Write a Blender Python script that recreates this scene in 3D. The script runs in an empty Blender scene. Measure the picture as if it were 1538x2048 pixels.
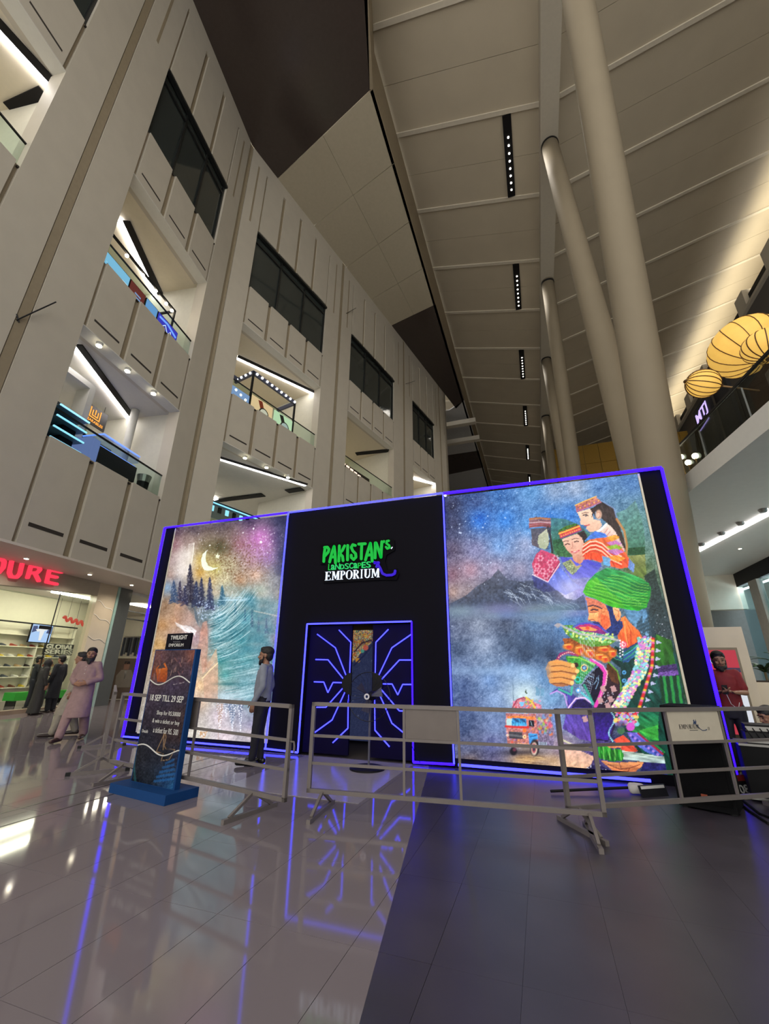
import bpy, bmesh, math, random
import numpy as np
from mathutils import Vector, Matrix, noise as mnoise

# ------------------------------------------------------------------ camera
FPX, CX, CY, CAMH = 840.0, 769.0, 1024.0, 1.45
_p, _r, _w = [math.radians(v) for v in (20.4, 0.66, 19.5)]
_fh = np.array([-math.sin(_w), math.cos(_w), 0.0]); _up = np.array([0, 0, 1.0])
FWD = math.cos(_p) * _fh + math.sin(_p) * _up
_ri = np.array([math.cos(_w), math.sin(_w), 0.0]); _uc = np.cross(_ri, FWD)
RGT = math.cos(_r) * _ri + math.sin(_r) * _uc
UPV = math.cos(_r) * _uc - math.sin(_r) * _ri
scene = bpy.context.scene
C = scene.collection
cam_d = bpy.data.cameras.new('camera'); cam = bpy.data.objects.new('camera', cam_d); C.objects.link(cam)
cam_d.sensor_fit = 'VERTICAL'; cam_d.sensor_height = 36.0; cam_d.lens = FPX / 2048.0 * 36.0
cam_d.clip_start = 0.05; cam_d.clip_end = 400
cam.matrix_world = Matrix(((RGT[0], UPV[0], -FWD[0], 0), (RGT[1], UPV[1], -FWD[1], 0), (RGT[2], UPV[2], -FWD[2], CAMH), (0, 0, 0, 1)))
scene.camera = cam
# ------------------------------------------------------------------ world, exposure
W = bpy.data.worlds.new('world'); scene.world = W; W.use_nodes = True
W.node_tree.nodes['Background'].inputs[0].default_value = (1.0, 0.975, 0.92, 1)
W.node_tree.nodes['Background'].inputs[1].default_value = WORLD_STRENGTH = 2.0
scene.view_settings.view_transform = 'Standard'; scene.view_settings.look = 'None'
scene.view_settings.exposure = 0.0; scene.view_settings.gamma = 1.0
scene.view_settings.use_curve_mapping = False
SLOT_W = 1500.0      # recessed roof downlight slots (watts each)
UPL_W = 900.0        # uplights on the ledge of the right-hand wall
STRIP = 14.0          # emission of the linear ceiling lights
NEON = 5.0

# ------------------------------------------------------------------ survey helpers: a sighted pixel meets a real plane
def ray(x, y):
    d = (x - CX) * RGT - (y - CY) * UPV + FPX * FWD
    return d / np.linalg.norm(d)
def proj(P):
    v = np.asarray(P, float) - np.array([0, 0, CAMH]); z = v @ FWD
    return CX + FPX * (v @ RGT) / z, CY - FPX * (v @ UPV) / z
O0 = np.array([0, 0, CAMH])
def onz(x, y, z=0.0):
    d = ray(x, y); return O0 + d * ((z - CAMH) / d[2])
def ony(x, y, Y):
    d = ray(x, y); return O0 + d * (Y / d[1])
def onx(x, y, X):
    d = ray(x, y); return O0 + d * (X / d[0])
def onpl(x, y, p0, n):
    d = ray(x, y); return O0 + d * (np.dot(np.asarray(p0, float) - O0, n) / np.dot(d, n))

# ------------------------------------------------------------------ materials
def s2l(c):
    return tuple(((v / 255.0) / 12.92 if v / 255.0 <= 0.04045 else ((v / 255.0 + 0.055) / 1.055) ** 2.4) for v in c)
MATS = {}
def mat(name, col, rough=0.6, metal=0.0, emit=None, estr=1.0, var=0.06, nscale=6.0, bump=0.0, bscale=40.0, alpha=None, spec=0.5, coat=0.0, trans=0.0):
    """col is an sRGB triple 0..255; var = lightness variation driven by a noise texture"""
    if name in MATS: return MATS[name]
    m = bpy.data.materials.new(name); m.use_nodes = True; nt = m.node_tree; b = nt.nodes['Principled BSDF']
    c = s2l(col)
    tc = nt.nodes.new('ShaderNodeTexCoord')
    if var > 0:
        n = nt.nodes.new('ShaderNodeTexNoise'); n.inputs['Scale'].default_value = nscale; n.inputs['Detail'].default_value = 5
        nt.links.new(tc.outputs['Object'], n.inputs['Vector'])
        r = nt.nodes.new('ShaderNodeValToRGB'); r.color_ramp.elements[0].position = 0.3; r.color_ramp.elements[1].position = 0.7
        r.color_ramp.elements[0].color = tuple(max(0, v * (1 - var)) for v in c) + (1,)
        r.color_ramp.elements[1].color = tuple(min(1, v * (1 + var)) for v in c) + (1,)
        nt.links.new(n.outputs['Fac'], r.inputs['Fac']); nt.links.new(r.outputs['Color'], b.inputs['Base Color'])
    else:
        b.inputs['Base Color'].default_value = c + (1,)
    b.inputs['Roughness'].default_value = rough; b.inputs['Metallic'].default_value = metal
    b.inputs['Specular IOR Level'].default_value = spec
    if coat: b.inputs['Coat Weight'].default_value = coat; b.inputs['Coat Roughness'].default_value = 0.05
    if emit is not None:
        b.inputs['Emission Color'].default_value = s2l(emit) + (1,); b.inputs['Emission Strength'].default_value = estr
    if bump > 0:
        n2 = nt.nodes.new('ShaderNodeTexNoise'); n2.inputs['Scale'].default_value = bscale; n2.inputs['Detail'].default_value = 4
        nt.links.new(tc.outputs['Object'], n2.inputs['Vector'])
        bp = nt.nodes.new('ShaderNodeBump'); bp.inputs['Strength'].default_value = bump; bp.inputs['Distance'].default_value = 0.02
        nt.links.new(n2.outputs['Fac'], bp.inputs['Height']); nt.links.new(bp.outputs['Normal'], b.inputs['Normal'])
    if alpha is not None: b.inputs['Alpha'].default_value = alpha
    MATS[name] = m
    return m
def glow(name, rgb_lin, strength):
    if name in MATS: return MATS[name]
    m = bpy.data.materials.new(name); m.use_nodes = True; b = m.node_tree.nodes['Principled BSDF']
    b.inputs['Base Color'].default_value = (0.02, 0.02, 0.02, 1); b.inputs['Specular IOR Level'].default_value = 0.08; b.inputs['Roughness'].default_value = 0.8
    b.inputs['Emission Color'].default_value = tuple(rgb_lin) + (1,); b.inputs['Emission Strength'].default_value = strength
    MATS[name] = m; return m
def glassmat(name, tint=(0.85, 0.93, 0.9), fac=0.10, rough=0.02):
    if name in MATS: return MATS[name]
    m = bpy.data.materials.new(name); m.use_nodes = True; nt = m.node_tree
    for n in list(nt.nodes): nt.nodes.remove(n)
    out = nt.nodes.new('ShaderNodeOutputMaterial'); mix = nt.nodes.new('ShaderNodeMixShader')
    tr = nt.nodes.new('ShaderNodeBsdfTransparent'); gl = nt.nodes.new('ShaderNodeBsdfGlossy')
    tr.inputs[0].default_value = tint + (1,); gl.inputs['Roughness'].default_value = rough; gl.inputs['Color'].default_value = (0.9, 0.95, 0.95, 1)
    lw = nt.nodes.new('ShaderNodeLayerWeight'); lw.inputs['Blend'].default_value = fac
    mu = nt.nodes.new('ShaderNodeMath'); mu.operation = 'MULTIPLY'; mu.inputs[1].default_value = 0.45
    nt.links.new(lw.outputs['Fresnel'], mu.inputs[0]); nt.links.new(mu.outputs[0], mix.inputs[0]); nt.links.new(tr.outputs[0], mix.inputs[1]); nt.links.new(gl.outputs[0], mix.inputs[2])
    nt.links.new(mix.outputs[0], out.inputs[0]); MATS[name] = m; return m
def printmat(name, estr=1.0, rough=0.4):
    """flat print: colours come from the print's own colour attribute; back-lit when estr > 0"""
    if name in MATS: return MATS[name]
    m = bpy.data.materials.new(name); m.use_nodes = True; nt = m.node_tree; b = nt.nodes['Principled BSDF']
    a = nt.nodes.new('ShaderNodeVertexColor'); a.layer_name = 'print'
    if estr > 0:
        b.inputs['Base Color'].default_value = (0.02, 0.02, 0.02, 1)
        nt.links.new(a.outputs['Color'], b.inputs['Emission Color']); b.inputs['Emission Strength'].default_value = estr
    else:
        nt.links.new(a.outputs['Color'], b.inputs['Base Color'])
    b.inputs['Roughness'].default_value = rough; b.inputs['Specular IOR Level'].default_value = 0.12; MATS[name] = m; return m

# ------------------------------------------------------------------ mesh helpers
class MB:
    def __init__(s): s.v = []; s.f = []
    def add(s, vs, fs):
        o = len(s.v); s.v += [tuple(map(float, p)) for p in vs]; s.f += [tuple(i + o for i in q) for q in fs]; return s
    def hexa(s, p):   # 8 points: bottom ring 0-3, top ring 4-7
        return s.add(p, [(3, 2, 1, 0), (4, 5, 6, 7), (0, 1, 5, 4), (1, 2, 6, 5), (2, 3, 7, 6), (3, 0, 4, 7)])
    def box(s, x0, x1, y0, y1, z0, z1):
        return s.hexa([(x0, y0, z0), (x1, y0, z0), (x1, y1, z0), (x0, y1, z0), (x0, y0, z1), (x1, y0, z1), (x1, y1, z1), (x0, y1, z1)])
    def bar(s, a, b, w, h=None, up=(0, 0, 1)):
        h = h or w; a = Vector(a); b = Vector(b); d = (b - a).normalized(); u = Vector(up)
        if abs(d.dot(u)) > 0.98: u = Vector((0, 1, 0))
        r = d.cross(u).normalized() * (w / 2); u = r.cross(d).normalized() * (h / 2)
        return s.hexa([a - r - u, a + r - u, a + r + u, a - r + u, b - r - u, b + r - u, b + r + u, b - r + u])
    def tube(s, pts, r, n=8, cap=True):
        pts = [Vector(p) for p in pts]; m = len(pts); rr = r if isinstance(r, (list, tuple)) else [r] * m
        o = len(s.v); ref = None
        for i, p in enumerate(pts):
            d = (pts[min(i + 1, m - 1)] - pts[max(i - 1, 0)]).normalized()
            if ref is None: ref = d.orthogonal().normalized()
            else:
                ref = (ref - d * ref.dot(d))
                ref = ref.normalized() if ref.length > 1e-6 else d.orthogonal().normalized()
            q = d.cross(ref)
            for k in range(n):
                t = 2 * math.pi * k / n; s.v.append(tuple(p + (ref * math.cos(t) + q * math.sin(t)) * rr[i]))
        for i in range(m - 1):
            for k in range(n):
                a = o + i * n + k; b = o + i * n + (k + 1) % n; s.f.append((a, b, b + n, a + n))
        if cap: s.f.append(tuple(o + k for k in reversed(range(n)))); s.f.append(tuple(o + (m - 1) * n + k for k in range(n)))
        return s
    def lathe(s, c, prof, n=16):   # prof: list of (r, z)
        c = Vector(c); o = len(s.v)
        for r, z in prof:
            for k in range(n):
                t = 2 * math.pi * k / n; s.v.append((c.x + r * math.cos(t), c.y + r * math.sin(t), c.z + z))
        for i in range(len(prof) - 1):
            for k in range(n):
                a = o + i * n + k; b = o + i * n + (k + 1) % n; s.f.append((a, b, b + n, a + n))
        s.f.append(tuple(o + k for k in reversed(range(n)))); s.f.append(tuple(o + (len(prof) - 1) * n + k for k in range(n)))
        return s
    def rings(s, rings, cap=True):  # list of rings with equal counts
        o = len(s.v); n = len(rings[0])
        for r in rings: s.v += [tuple(p) for p in r]
        for i in range(len(rings) - 1):
            for k in range(n):
                a = o + i * n + k; b = o + i * n + (k + 1) % n; s.f.append((a, b, b + n, a + n))
        if cap: s.f.append(tuple(o + k for k in reversed(range(n)))); s.f.append(tuple(o + (len(rings) - 1) * n + k for k in range(n)))
        return s
    def prism(s, poly, d):   # 3-D polygon extruded by vector d
        n = len(poly); d = Vector(d); a = [Vector(p) for p in poly]
        return s.add([tuple(p) for p in a] + [tuple(p + d) for p in a],
                     [tuple(range(n)), tuple(reversed(range(n, 2 * n)))] + [(i, i + n, (i + 1) % n + n, (i + 1) % n) for i in range(n)])
    def ball(s, c, rx, ry=None, rz=None, n=12, m=8, rot=None):
        ry = ry or rx; rz = rz or rx; rings = []
        for i in range(1, m):
            t = math.pi * i / m; ring = []
            for k in range(n):
                q = 2 * math.pi * k / n; p = Vector((rx * math.sin(t) * math.cos(q), ry * math.sin(t) * math.sin(q), -rz * math.cos(t)))
                if rot is not None: p = rot @ p
                ring.append((c[0] + p.x, c[1] + p.y, c[2] + p.z))
            rings.append(ring)
        return s.rings(rings)
    def mesh(s, name):
        me = bpy.data.meshes.new(name); me.from_pydata(s.v, [], s.f); me.update()
        bm = bmesh.new(); bm.from_mesh(me); bmesh.ops.recalc_face_normals(bm, faces=bm.faces); bm.to_mesh(me); bm.free()
        return me
    def build(s, name, m, parent=None, smooth=False):
        return obj(name, s.mesh(name), m, parent, smooth)
def obj(name, me, m, parent=None, smooth=False):
    if m is not None and len(me.materials) == 0: me.materials.append(m)
    o = bpy.data.objects.new(name, me); C.objects.link(o)
    if parent is not None: o.parent = parent
    if smooth and len(me.polygons): me.polygons.foreach_set('use_smooth', [True] * len(me.polygons))
    return o
def tag(o, label=None, cat=None, group=None, kind=None):
    if label: o['label'] = label
    if cat: o['category'] = cat
    if group: o['group'] = group
    if kind: o['kind'] = kind
    return o
def thing(name, label, cat, loc=(0, 0, 0), rz=0.0, group=None, kind=None):
    o = bpy.data.objects.new(name, None); C.objects.link(o); o.location = loc; o.rotation_euler = (0, 0, rz); o.empty_display_size = 0.1
    return tag(o, label, cat, group, kind)
def struct(name, label, parent=None):
    return thing(name, label, 'structure' if False else None, kind='structure')
def text_mesh(txt, size=1.0, ext=0.01, bevel=0.0, align='LEFT', shear=0.0, offset=0.0):
    cu = bpy.data.curves.new('t', 'FONT'); cu.body = txt; cu.size = size; cu.extrude = ext; cu.align_x = align; cu.shear = shear
    cu.resolution_u = 3; cu.offset = offset; cu.bevel_depth = bevel; cu.bevel_resolution = 0
    o = bpy.data.objects.new('t', cu); C.objects.link(o)
    me = bpy.data.meshes.new_from_object(o.evaluated_get(bpy.context.evaluated_depsgraph_get()))
    bpy.data.objects.remove(o); bpy.data.curves.remove(cu); return me
def place_text(name, me, m, origin, right, up, parent=None, width=None, height=None):
    """fit a flat text mesh on a plane: right/up are unit directions in the world"""
    co = np.zeros(len(me.vertices) * 3); me.vertices.foreach_get('co', co); co = co.reshape(-1, 3)
    mn = co.min(0); mx = co.max(0)
    sx = (width / (mx[0] - mn[0])) if width else 1.0; sy = (height / (mx[1] - mn[1])) if height else sx
    if not width and height: sx = sy
    r = np.array(right, float); u = np.array(up, float); n = np.cross(r, u)
    P = np.array(origin, float) + (co[:, :1] - mn[0]) * sx * r + (co[:, 1:2] - mn[1]) * sy * u + co[:, 2:3] * n
    me.vertices.foreach_set('co', P.ravel()); me.update()
    return obj(name, me, m, parent)
def copy_tree(o, parent=None):
    c = o.copy(); C.objects.link(c); c.parent = parent
    for ch in o.children: copy_tree(ch, c)
    return c
def pt_rot(p, a):
    return (p[0] * math.cos(a) - p[1] * math.sin(a), p[0] * math.sin(a) + p[1] * math.cos(a))
rnd = random.Random(7)

# ------------------------------------------------------------------ common materials
M_BEIGE = mat('beige_cladding', (200, 192, 177), 0.55, var=0.03, nscale=1.5)
M_CHAN = mat('recessed_channel', (156, 142, 118), 0.6, var=0.05)
M_SLOT = mat('dark_vent_slot', (52, 46, 42), 0.6)
M_DARKMETAL = mat('dark_metal', (34, 34, 36), 0.4, 0.6)
M_WHITE = mat('white_plaster', (222, 220, 212), 0.6, var=0.02)
M_BLACK = mat('black_paint', (16, 15, 18), 0.6, spec=0.25)
M_STRIP = glow('linear_led', (1.0, 0.96, 0.95), STRIP)
M_BULB = glow('warm_bulb', (1.0, 0.88, 0.62), 30.0)
M_GLASS = glassmat('balustrade_glass', (0.86, 0.93, 0.90), 0.08)
M_STEEL = mat('brushed_steel', (150, 148, 144), 0.35, 0.8)
# ================================================================== FLOOR
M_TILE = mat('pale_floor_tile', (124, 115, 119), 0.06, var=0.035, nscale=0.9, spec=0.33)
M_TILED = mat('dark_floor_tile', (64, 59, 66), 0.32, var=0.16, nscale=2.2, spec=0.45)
M_GROUT = mat('floor_grout', (70, 62, 58), 0.8)
floor = MB().box(-30, 34, -14, 95, -0.30, -0.013).build('floor', mat('far_floor_stone', (160, 152, 146), 0.15, var=0.04))
MB().box(-24, 8, -1, 17, -0.013, -0.011).build('grout_bed', M_GROUT, floor)
tag(floor, 'pale polished stone floor laid with long tiles, left of the dark area', 'floor', kind='structure')
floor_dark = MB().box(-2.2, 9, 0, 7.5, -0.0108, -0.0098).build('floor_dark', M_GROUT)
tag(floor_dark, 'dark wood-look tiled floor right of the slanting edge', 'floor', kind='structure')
TX, TY, X0, Y0 = 0.455, 0.94, -1.16, 3.75
def edge_x(y): return -1.165 - (y - 3.72) * 0.1816
def clip(poly, side):   # side -1 keeps x < edge, +1 keeps x > edge
    out = []
    g = lambda p: (p[0] - edge_x(p[1])) * side
    for i, a in enumerate(poly):
        b = poly[(i + 1) % len(poly)]; ga, gb = g(a), g(b)
        if ga >= 0: out.append(a)
        if ga * gb < 0: t = ga / (ga - gb); out.append((a[0] + t * (b[0] - a[0]), a[1] + t * (b[1] - a[1])))
    return out
full = {}
for key, m in (('l', M_TILE), ('d', M_TILED)):
    g = 0.0017 if key == 'l' else 0.0006
    mb = MB().box(g, TX - g, g, TY - g, -0.010, 0.0); full[key] = mb.mesh('tile'); full[key].materials.append(m)
cells = []
for i in range(-48, 20):
    for j in range(-5, 14):
        x, y = X0 + i * TX, Y0 + j * TY
        cx, cy = x + TX / 2, y + TY / 2
        if cy < 0.3: continue
        u, v = proj((cx, cy, 0))
        if (np.array([cx, cy, -CAMH]) @ FWD) < 0.25 or not (-420 < u < 1950 and v < 2900): continue
        if cy > 7.6 and -8.4 < cx < 2.2: continue
        dist = cx * cx + cy * cy
        cells.append((dist, x, y))
cells.sort()
nl = nd = 0; restl, restd = MB(), MB()
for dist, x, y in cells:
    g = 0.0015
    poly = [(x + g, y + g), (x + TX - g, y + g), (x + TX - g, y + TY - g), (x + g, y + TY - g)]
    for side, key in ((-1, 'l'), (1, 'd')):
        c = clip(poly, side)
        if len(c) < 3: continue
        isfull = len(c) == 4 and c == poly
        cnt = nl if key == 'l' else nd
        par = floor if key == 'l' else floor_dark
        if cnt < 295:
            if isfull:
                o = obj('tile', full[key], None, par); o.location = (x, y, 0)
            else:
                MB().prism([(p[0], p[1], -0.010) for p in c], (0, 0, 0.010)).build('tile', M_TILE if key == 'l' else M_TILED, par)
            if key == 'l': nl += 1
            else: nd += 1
        else:
            (restl if key == 'l' else restd).prism([(p[0], p[1], -0.010) for p in c], (0, 0, 0.010))
if restl.v: tag(restl.build('far_tiles', M_TILE, floor), kind='stuff')
if restd.v: tag(restd.build('far_tiles', M_TILED, floor_dark), kind='stuff')
for gx in (-5.0, -5.43):
    MB().box(gx - 0.012, gx + 0.012, 0.3, 12, -0.005, 0.0015).build('joint_strip', mat('joint_metal', (60, 54, 50), 0.4, 0.5), floor)
mt = MB().prism([(-4.0, 5.22, 0.001), (-2.12, 5.22, 0.001), (-2.12, 7.45, 0.001), (-4.05, 7.45, 0.001)], (0, 0, 0.006)).build('entrance_mat', mat('entrance_mat', (158, 150, 156), 0.18, var=0.03))
tag(mt, 'thin pale mat lying in front of the neon doorway', 'mat')

# ================================================================== ROOF
XB0, XB1, ZB, SLOPE = 3.5, 4.55, 33.0, 0.28
M_ROOF = mat('roof_panel', (198, 186, 164), 0.6, var=0.03, nscale=0.7, bump=0.12, bscale=3.0)
M_BATT = mat('roof_batten', (218, 208, 190), 0.6, var=0.03)
def roofz(x): return 33.9 + SLOPE * ((XB0 - x) if x < XB0 else (x - XB1) if x > XB1 else 0)
ceiling = struct('ceiling', 'tall butterfly roof of beige panels sloping down to the central beam'); ceiling['category'] = 'ceiling'
CELL, YS0 = 5.52, 17.5
def roofslab(x0, x1, y0, y1, lo, hi):
    return MB().hexa([(x0, y0, roofz(x0) + lo), (x1, y0, roofz(x1) + lo), (x1, y1, roofz(x1) + lo), (x0, y1, roofz(x0) + lo),
                      (x0, y0, roofz(x0) + hi), (x1, y0, roofz(x1) + hi), (x1, y1, roofz(x1) + hi), (x0, y1, roofz(x0) + hi)])
slots = []
for k in range(-5, 13):
    ya = YS0 + k * CELL
    for x0, x1 in ((-17.0, XB0 + 0.03), (XB1 - 0.03, 27.5)):
        for h in (0, 1):
            y0, y1 = ya + h * CELL / 2 + 0.012, ya + (h + 1) * CELL / 2 - 0.012
            roofslab(x0, x1, y0, y1, 0.0, 0.25).build('panel', M_ROOF, ceiling)
        roofslab(x0, x1, ya - 0.13, ya + 0.13, -0.10, 0.02).build('batten', M_BATT, ceiling)
    if k % 2 == 0: slots.append(ya)
MB().box(-18, 28.5, -12, 92, 41, 41.2).build('roof_deck', M_ROOF, ceiling)
beam = MB().box(XB0, XB1, -12, 90, ZB, 34.4).build('trim_1', mat('beam_white', (196, 188, 172), 0.55, var=0.03))
tag(beam, 'long pale roof beam running down the valley of the ceiling', 'beam', kind='structure')
# recessed downlight slots
n_slot = 0
slot_pos = ['overhead', 'nearest in view', 'second', 'third', 'fourth', 'fifth', 'sixth', 'seventh', 'last']
for ya in slots:
    if ya < 0 or ya > 75: continue
    xc = 1.62 if ya > 5 else 1.62
    nm = slot_pos[max(0, min(8, int(round((ya - 17.5) / 11.04)) + 1))]
    t = thing('roof_downlight', 'black roof slot with a line of small lamps, %s of the row' % nm, 'light', (xc, ya + CELL / 2, roofz(xc)), group='roof light slots')
    L = CELL - 0.35
    mb = MB().box(-0.26, 0.26, -L / 2, L / 2, -0.13, -0.02); mb.build('housing', M_BLACK, t)
    for q in range(8):
        yy = -L / 2 + L * (0.24 + 0.66 * q / 7.0)
        MB().lathe((0.02, yy, -0.165), [(0.065, 0), (0.065, 0.04)], 10).build('lamp', glow('slot_lamp', (1.0, 0.93, 0.8), 9.0), t)
    ld = bpy.data.lights.new('downlight', 'SPOT'); ld.energy = SLOT_W; ld.spot_size = math.radians(120); ld.spot_blend = 0.8; ld.shadow_soft_size = 0.6; ld.color = (1.0, 0.93, 0.82)
    lo = bpy.data.objects.new('lamp_beam', ld); C.objects.link(lo); lo.location = (xc, ya + CELL / 2, roofz(xc) - 0.5); lo.parent = None
    lo.parent = t; lo.location = (0, 0, -0.5)

# ================================================================== V-SHAPED ROUND COLUMNS
M_COL = mat('round_column', (140, 128, 107), 0.75, var=0.03, nscale=1.0)
def column(b, tp, r0, r1, label):
    t = thing('round_column', label, 'column', b, kind='structure')
    b = Vector((0, 0, 0)); e = Vector(tp) - Vector(t.location)
    pts = [b.lerp(e, k / 8.0) for k in range(9)]
    MB().tube(pts, [r0 + (r1 - r0) * k / 8.0 for k in range(9)], 28).build('shaft', M_COL, t, True)
    d = e.normalized()
    MB().tube([e - d * 0.3, e - d * 0.15], r1 + 0.035, 28).build('collar', M_DARKMETAL, t)
column((4.0, 14.8, 0), (4.05, 8.8, 33.1), 0.60, 0.52, 'thick leaning round column, nearest, right behind the booth')
column((4.15, 15.2, 0), (4.05, 19.5, 33.1), 0.58, 0.50, 'leaning round column second from front, behind the booth')
column((4.05, 35.6, 0), (4.05, 30.2, 33.1), 0.58, 0.50, 'leaning round column third from front')
column((4.15, 36.2, 0), (4.05, 40.6, 33.1), 0.58, 0.50, 'leaning round column fourth from front')
column((4.05, 57.0, 0), (4.05, 52.0, 33.1), 0.58, 0.50, 'leaning round column fifth from front')
column((4.15, 57.6, 0), (4.05, 62.5, 33.1), 0.58, 0.50, 'farthest leaning round column')

# ================================================================== LEFT FACADE
class Seg:
    def __init__(s, p0, az):
        a = math.radians(az); s.p = np.array([p0[0], p0[1], 0.0]); s.u = np.array([math.sin(a), math.cos(a), 0.0]); s.n = np.array([math.cos(a), -math.sin(a), 0.0])
    def P(s, t, d, z): return s.p + s.u * t + s.n * d + np.array([0, 0, z])
    def box(s, s0, s1, d0, d1, z0, z1, mb=None):
        mb = mb or MB()
        return mb.hexa([s.P(s0, d0, z0), s.P(s1, d0, z0), s.P(s1, d1, z0), s.P(s0, d1, z0), s.P(s0, d0, z1), s.P(s1, d0, z1), s.P(s1, d1, z1), s.P(s0, d1, z1)])
    def hit(s, x, y, d=0.0):
        return onpl(x, y, s.p + s.n * d, s.n)
S1 = Seg((-13.05, 7.9), -9.0)
SEAM = 5.27
_c = S1.P(SEAM, 0, 0)
S2 = Seg(_c[:2], 12.2)
Z_BANDS = [(4.5, 7.75), (11.85, 14.7), (19.35, 22.1), (26.6, 32.6)]
ZTOP = 32.6
wall_left = struct('wall_left', 'tall beige clad facade of the left-hand galleries'); wall_left['category'] = 'wall'
def pillar(seg, s0, s1, seam, zb=4.5):
    if seam is None:
        seg.box(s0, s1, -0.55, 0, zb, ZTOP).build('pillar', M_BEIGE, wall_left); return
    w = 0.17
    if seam - w > s0 + 0.02: seg.box(s0, seam - w, -0.55, 0, zb, ZTOP).build('pillar', M_BEIGE, wall_left)
    if seam + w < s1 - 0.02: seg.box(seam + w, s1, -0.55, 0, zb, ZTOP).build('pillar', M_BEIGE, wall_left)
    seg.box(max(s0, seam - w + 0.03), min(s1, seam + w - 0.03), -0.55, -0.015, zb, ZTOP).build('pillar_strip', M_CHAN, wall_left)
    seg.box(max(s0, seam - w), min(s1, seam + w), -0.55, -0.08, zb, ZTOP).build('channel', M_CHAN, wall_left)
def bay(seg, s0, s1, n):
    pw = (s1 - s0) / n; cw = 0.13
    for bi, (z0, z1) in enumerate(Z_BANDS):
        zt = z1 if bi < 3 else z1 - 0.95
        for k in range(n):
            a, b = s0 + k * pw + cw, s0 + (k + 1) * pw - cw
            seg.box(a, b, -0.5, 0, z0, zt).build('panel', M_BEIGE, wall_left)
            if bi < 3:
                seg.box(a + 0.16, b - 0.16, -0.02, 0.006, z0 + 0.42 + 0.1 * (bi == 0), z0 + 0.50 + 0.13 * (bi == 0)).build('vent_slot', M_SLOT, wall_left)
        for k in range(n + 1):
            c = s0 + k * pw
            seg.box(max(s0, c - cw), min(s1, c + cw), -0.5, -0.09, z0, zt).build('channel', M_CHAN, wall_left)
            if bi < 3: seg.box(max(s0, c - 0.05), min(s1, c + 0.05), -0.12, -0.03, z1 - 0.12, z1 - 0.06).build('bracket', M_SLOT, wall_left)
        if bi == 3: seg.box(s0, s1, -0.5, 0, zt, z1).build('cornice', M_BEIGE, wall_left)
        else: seg.box(s0, s1, -0.7, -0.5, z0, z1).build('backing', M_BEIGE, wall_left)
        if bi < 3 and bi > 0: seg.box(s0, s1, -0.5, 0.0, z0 - 0.03, z0).build('soffit_lip', M_WHITE, wall_left)
BAYS = [(S1, -9.1, -4.1, 3), (S1, -1.1, 3.9, 3), (S2, 1.4, 8.1, 4), (S2, 11.2, 18.0, 4), (S2, 21.6, 26.6, 3)]
for b in BAYS: bay(*b)
for a in ((S1, -12.1, -9.1, -10.6), (S1, -4.1, -1.1, -2.7), (S1, 3.9, SEAM, SEAM), (S2, 0.0, 1.4, 0.0), (S2, 8.1, 11.2, 9.75), (S2, 18.0, 21.6, 19.9), (S2, 26.6, 30.2, 28.3)): pillar(*a)
S2.box(29.7, 30.2, -8, 0, 4.5, ZTOP).build('return_wall', M_BEIGE, wall_left)
# grooves over the pillars in the top band
for seg, s in ((S2, 8.9), (S2, 10.6), (S2, 18.8), (S2, 21.0), (S2, 27.3), (S2, 29.4), (S2, 0.75), (S1, 4.5), (S1, -1.9), (S1, -3.4)):
    seg.box(s - 0.06, s + 0.06, -0.02, 0.004, 26.6, 31.6).build('top_groove', M_CHAN, wall_left)
# thin rods sticking out of the pillars
for q0, q1 in (((33, 640), (112, 604)), ((692, 627), (712, 616)), ((811, 768), (830, 762))):
    sg = S1 if q0[0] < 400 else S2
    a = sg.hit(*q0); b = sg.hit(*q1, 0.3)
    MB().tube([a, b], 0.02, 6).build('rod', M_DARKMETAL, wall_left)
a = S1.hit(33, 628); b = S1.hit(38, 645); MB().tube([a, b], 0.022, 6).build('rod', M_DARKMETAL, wall_left)

# ---- dark top-floor windows
M_FRAME = mat('window_frame', (40, 42, 42), 0.4, 0.3)
M_WGLASS = mat('dark_window_glass', (58, 64, 62), 0.06, var=0.10, nscale=0.5, spec=0.7)
wl = ['leftmost dark window high above the left edge', 'tall dark three-pane window nearest the viewer', 'dark three-pane window, second along the facade', 'dark three-pane window, third along the facade', 'small dark three-pane window at the far end of the facade']
for i, (seg, s0, s1, n) in enumerate(BAYS):
    w = struct('window_%d' % (i + 1), wl[i]); w['category'] = 'window'
    z0, z1 = 22.1, 26.6
    mb = MB()
    fw = 0.10
    for k in range(4):
        c = s0 + (s1 - s0) * k / 3.0; c = min(max(c, s0 + fw / 2), s1 - fw / 2)
        seg.box(c - fw / 2, c + fw / 2, -0.30, -0.12, z0, z1).build('mullion', M_FRAME, w)
    for zz in (z0, z1 - 0.12, z1 - 0.85): seg.box(s0, s1, -0.30, -0.12, zz, zz + 0.12).build('rail', M_FRAME, w)
    seg.box(s0, s1, -0.14, 0.05, z1 - 0.30, z1 - 0.16).build('blind_box', M_FRAME, w)
    for k in range(3):
        a, b = s0 + (s1 - s0) * k / 3.0, s0 + (s1 - s0) * (k + 1) / 3.0
        seg.box(a, b, -0.24, -0.20, z0, z1 - 0.8).build('pane', M_WGLASS, w)
        seg.box(a, b, -0.24, -0.20, z1 - 0.8, z1).build('pane', M_WGLASS, w)

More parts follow.
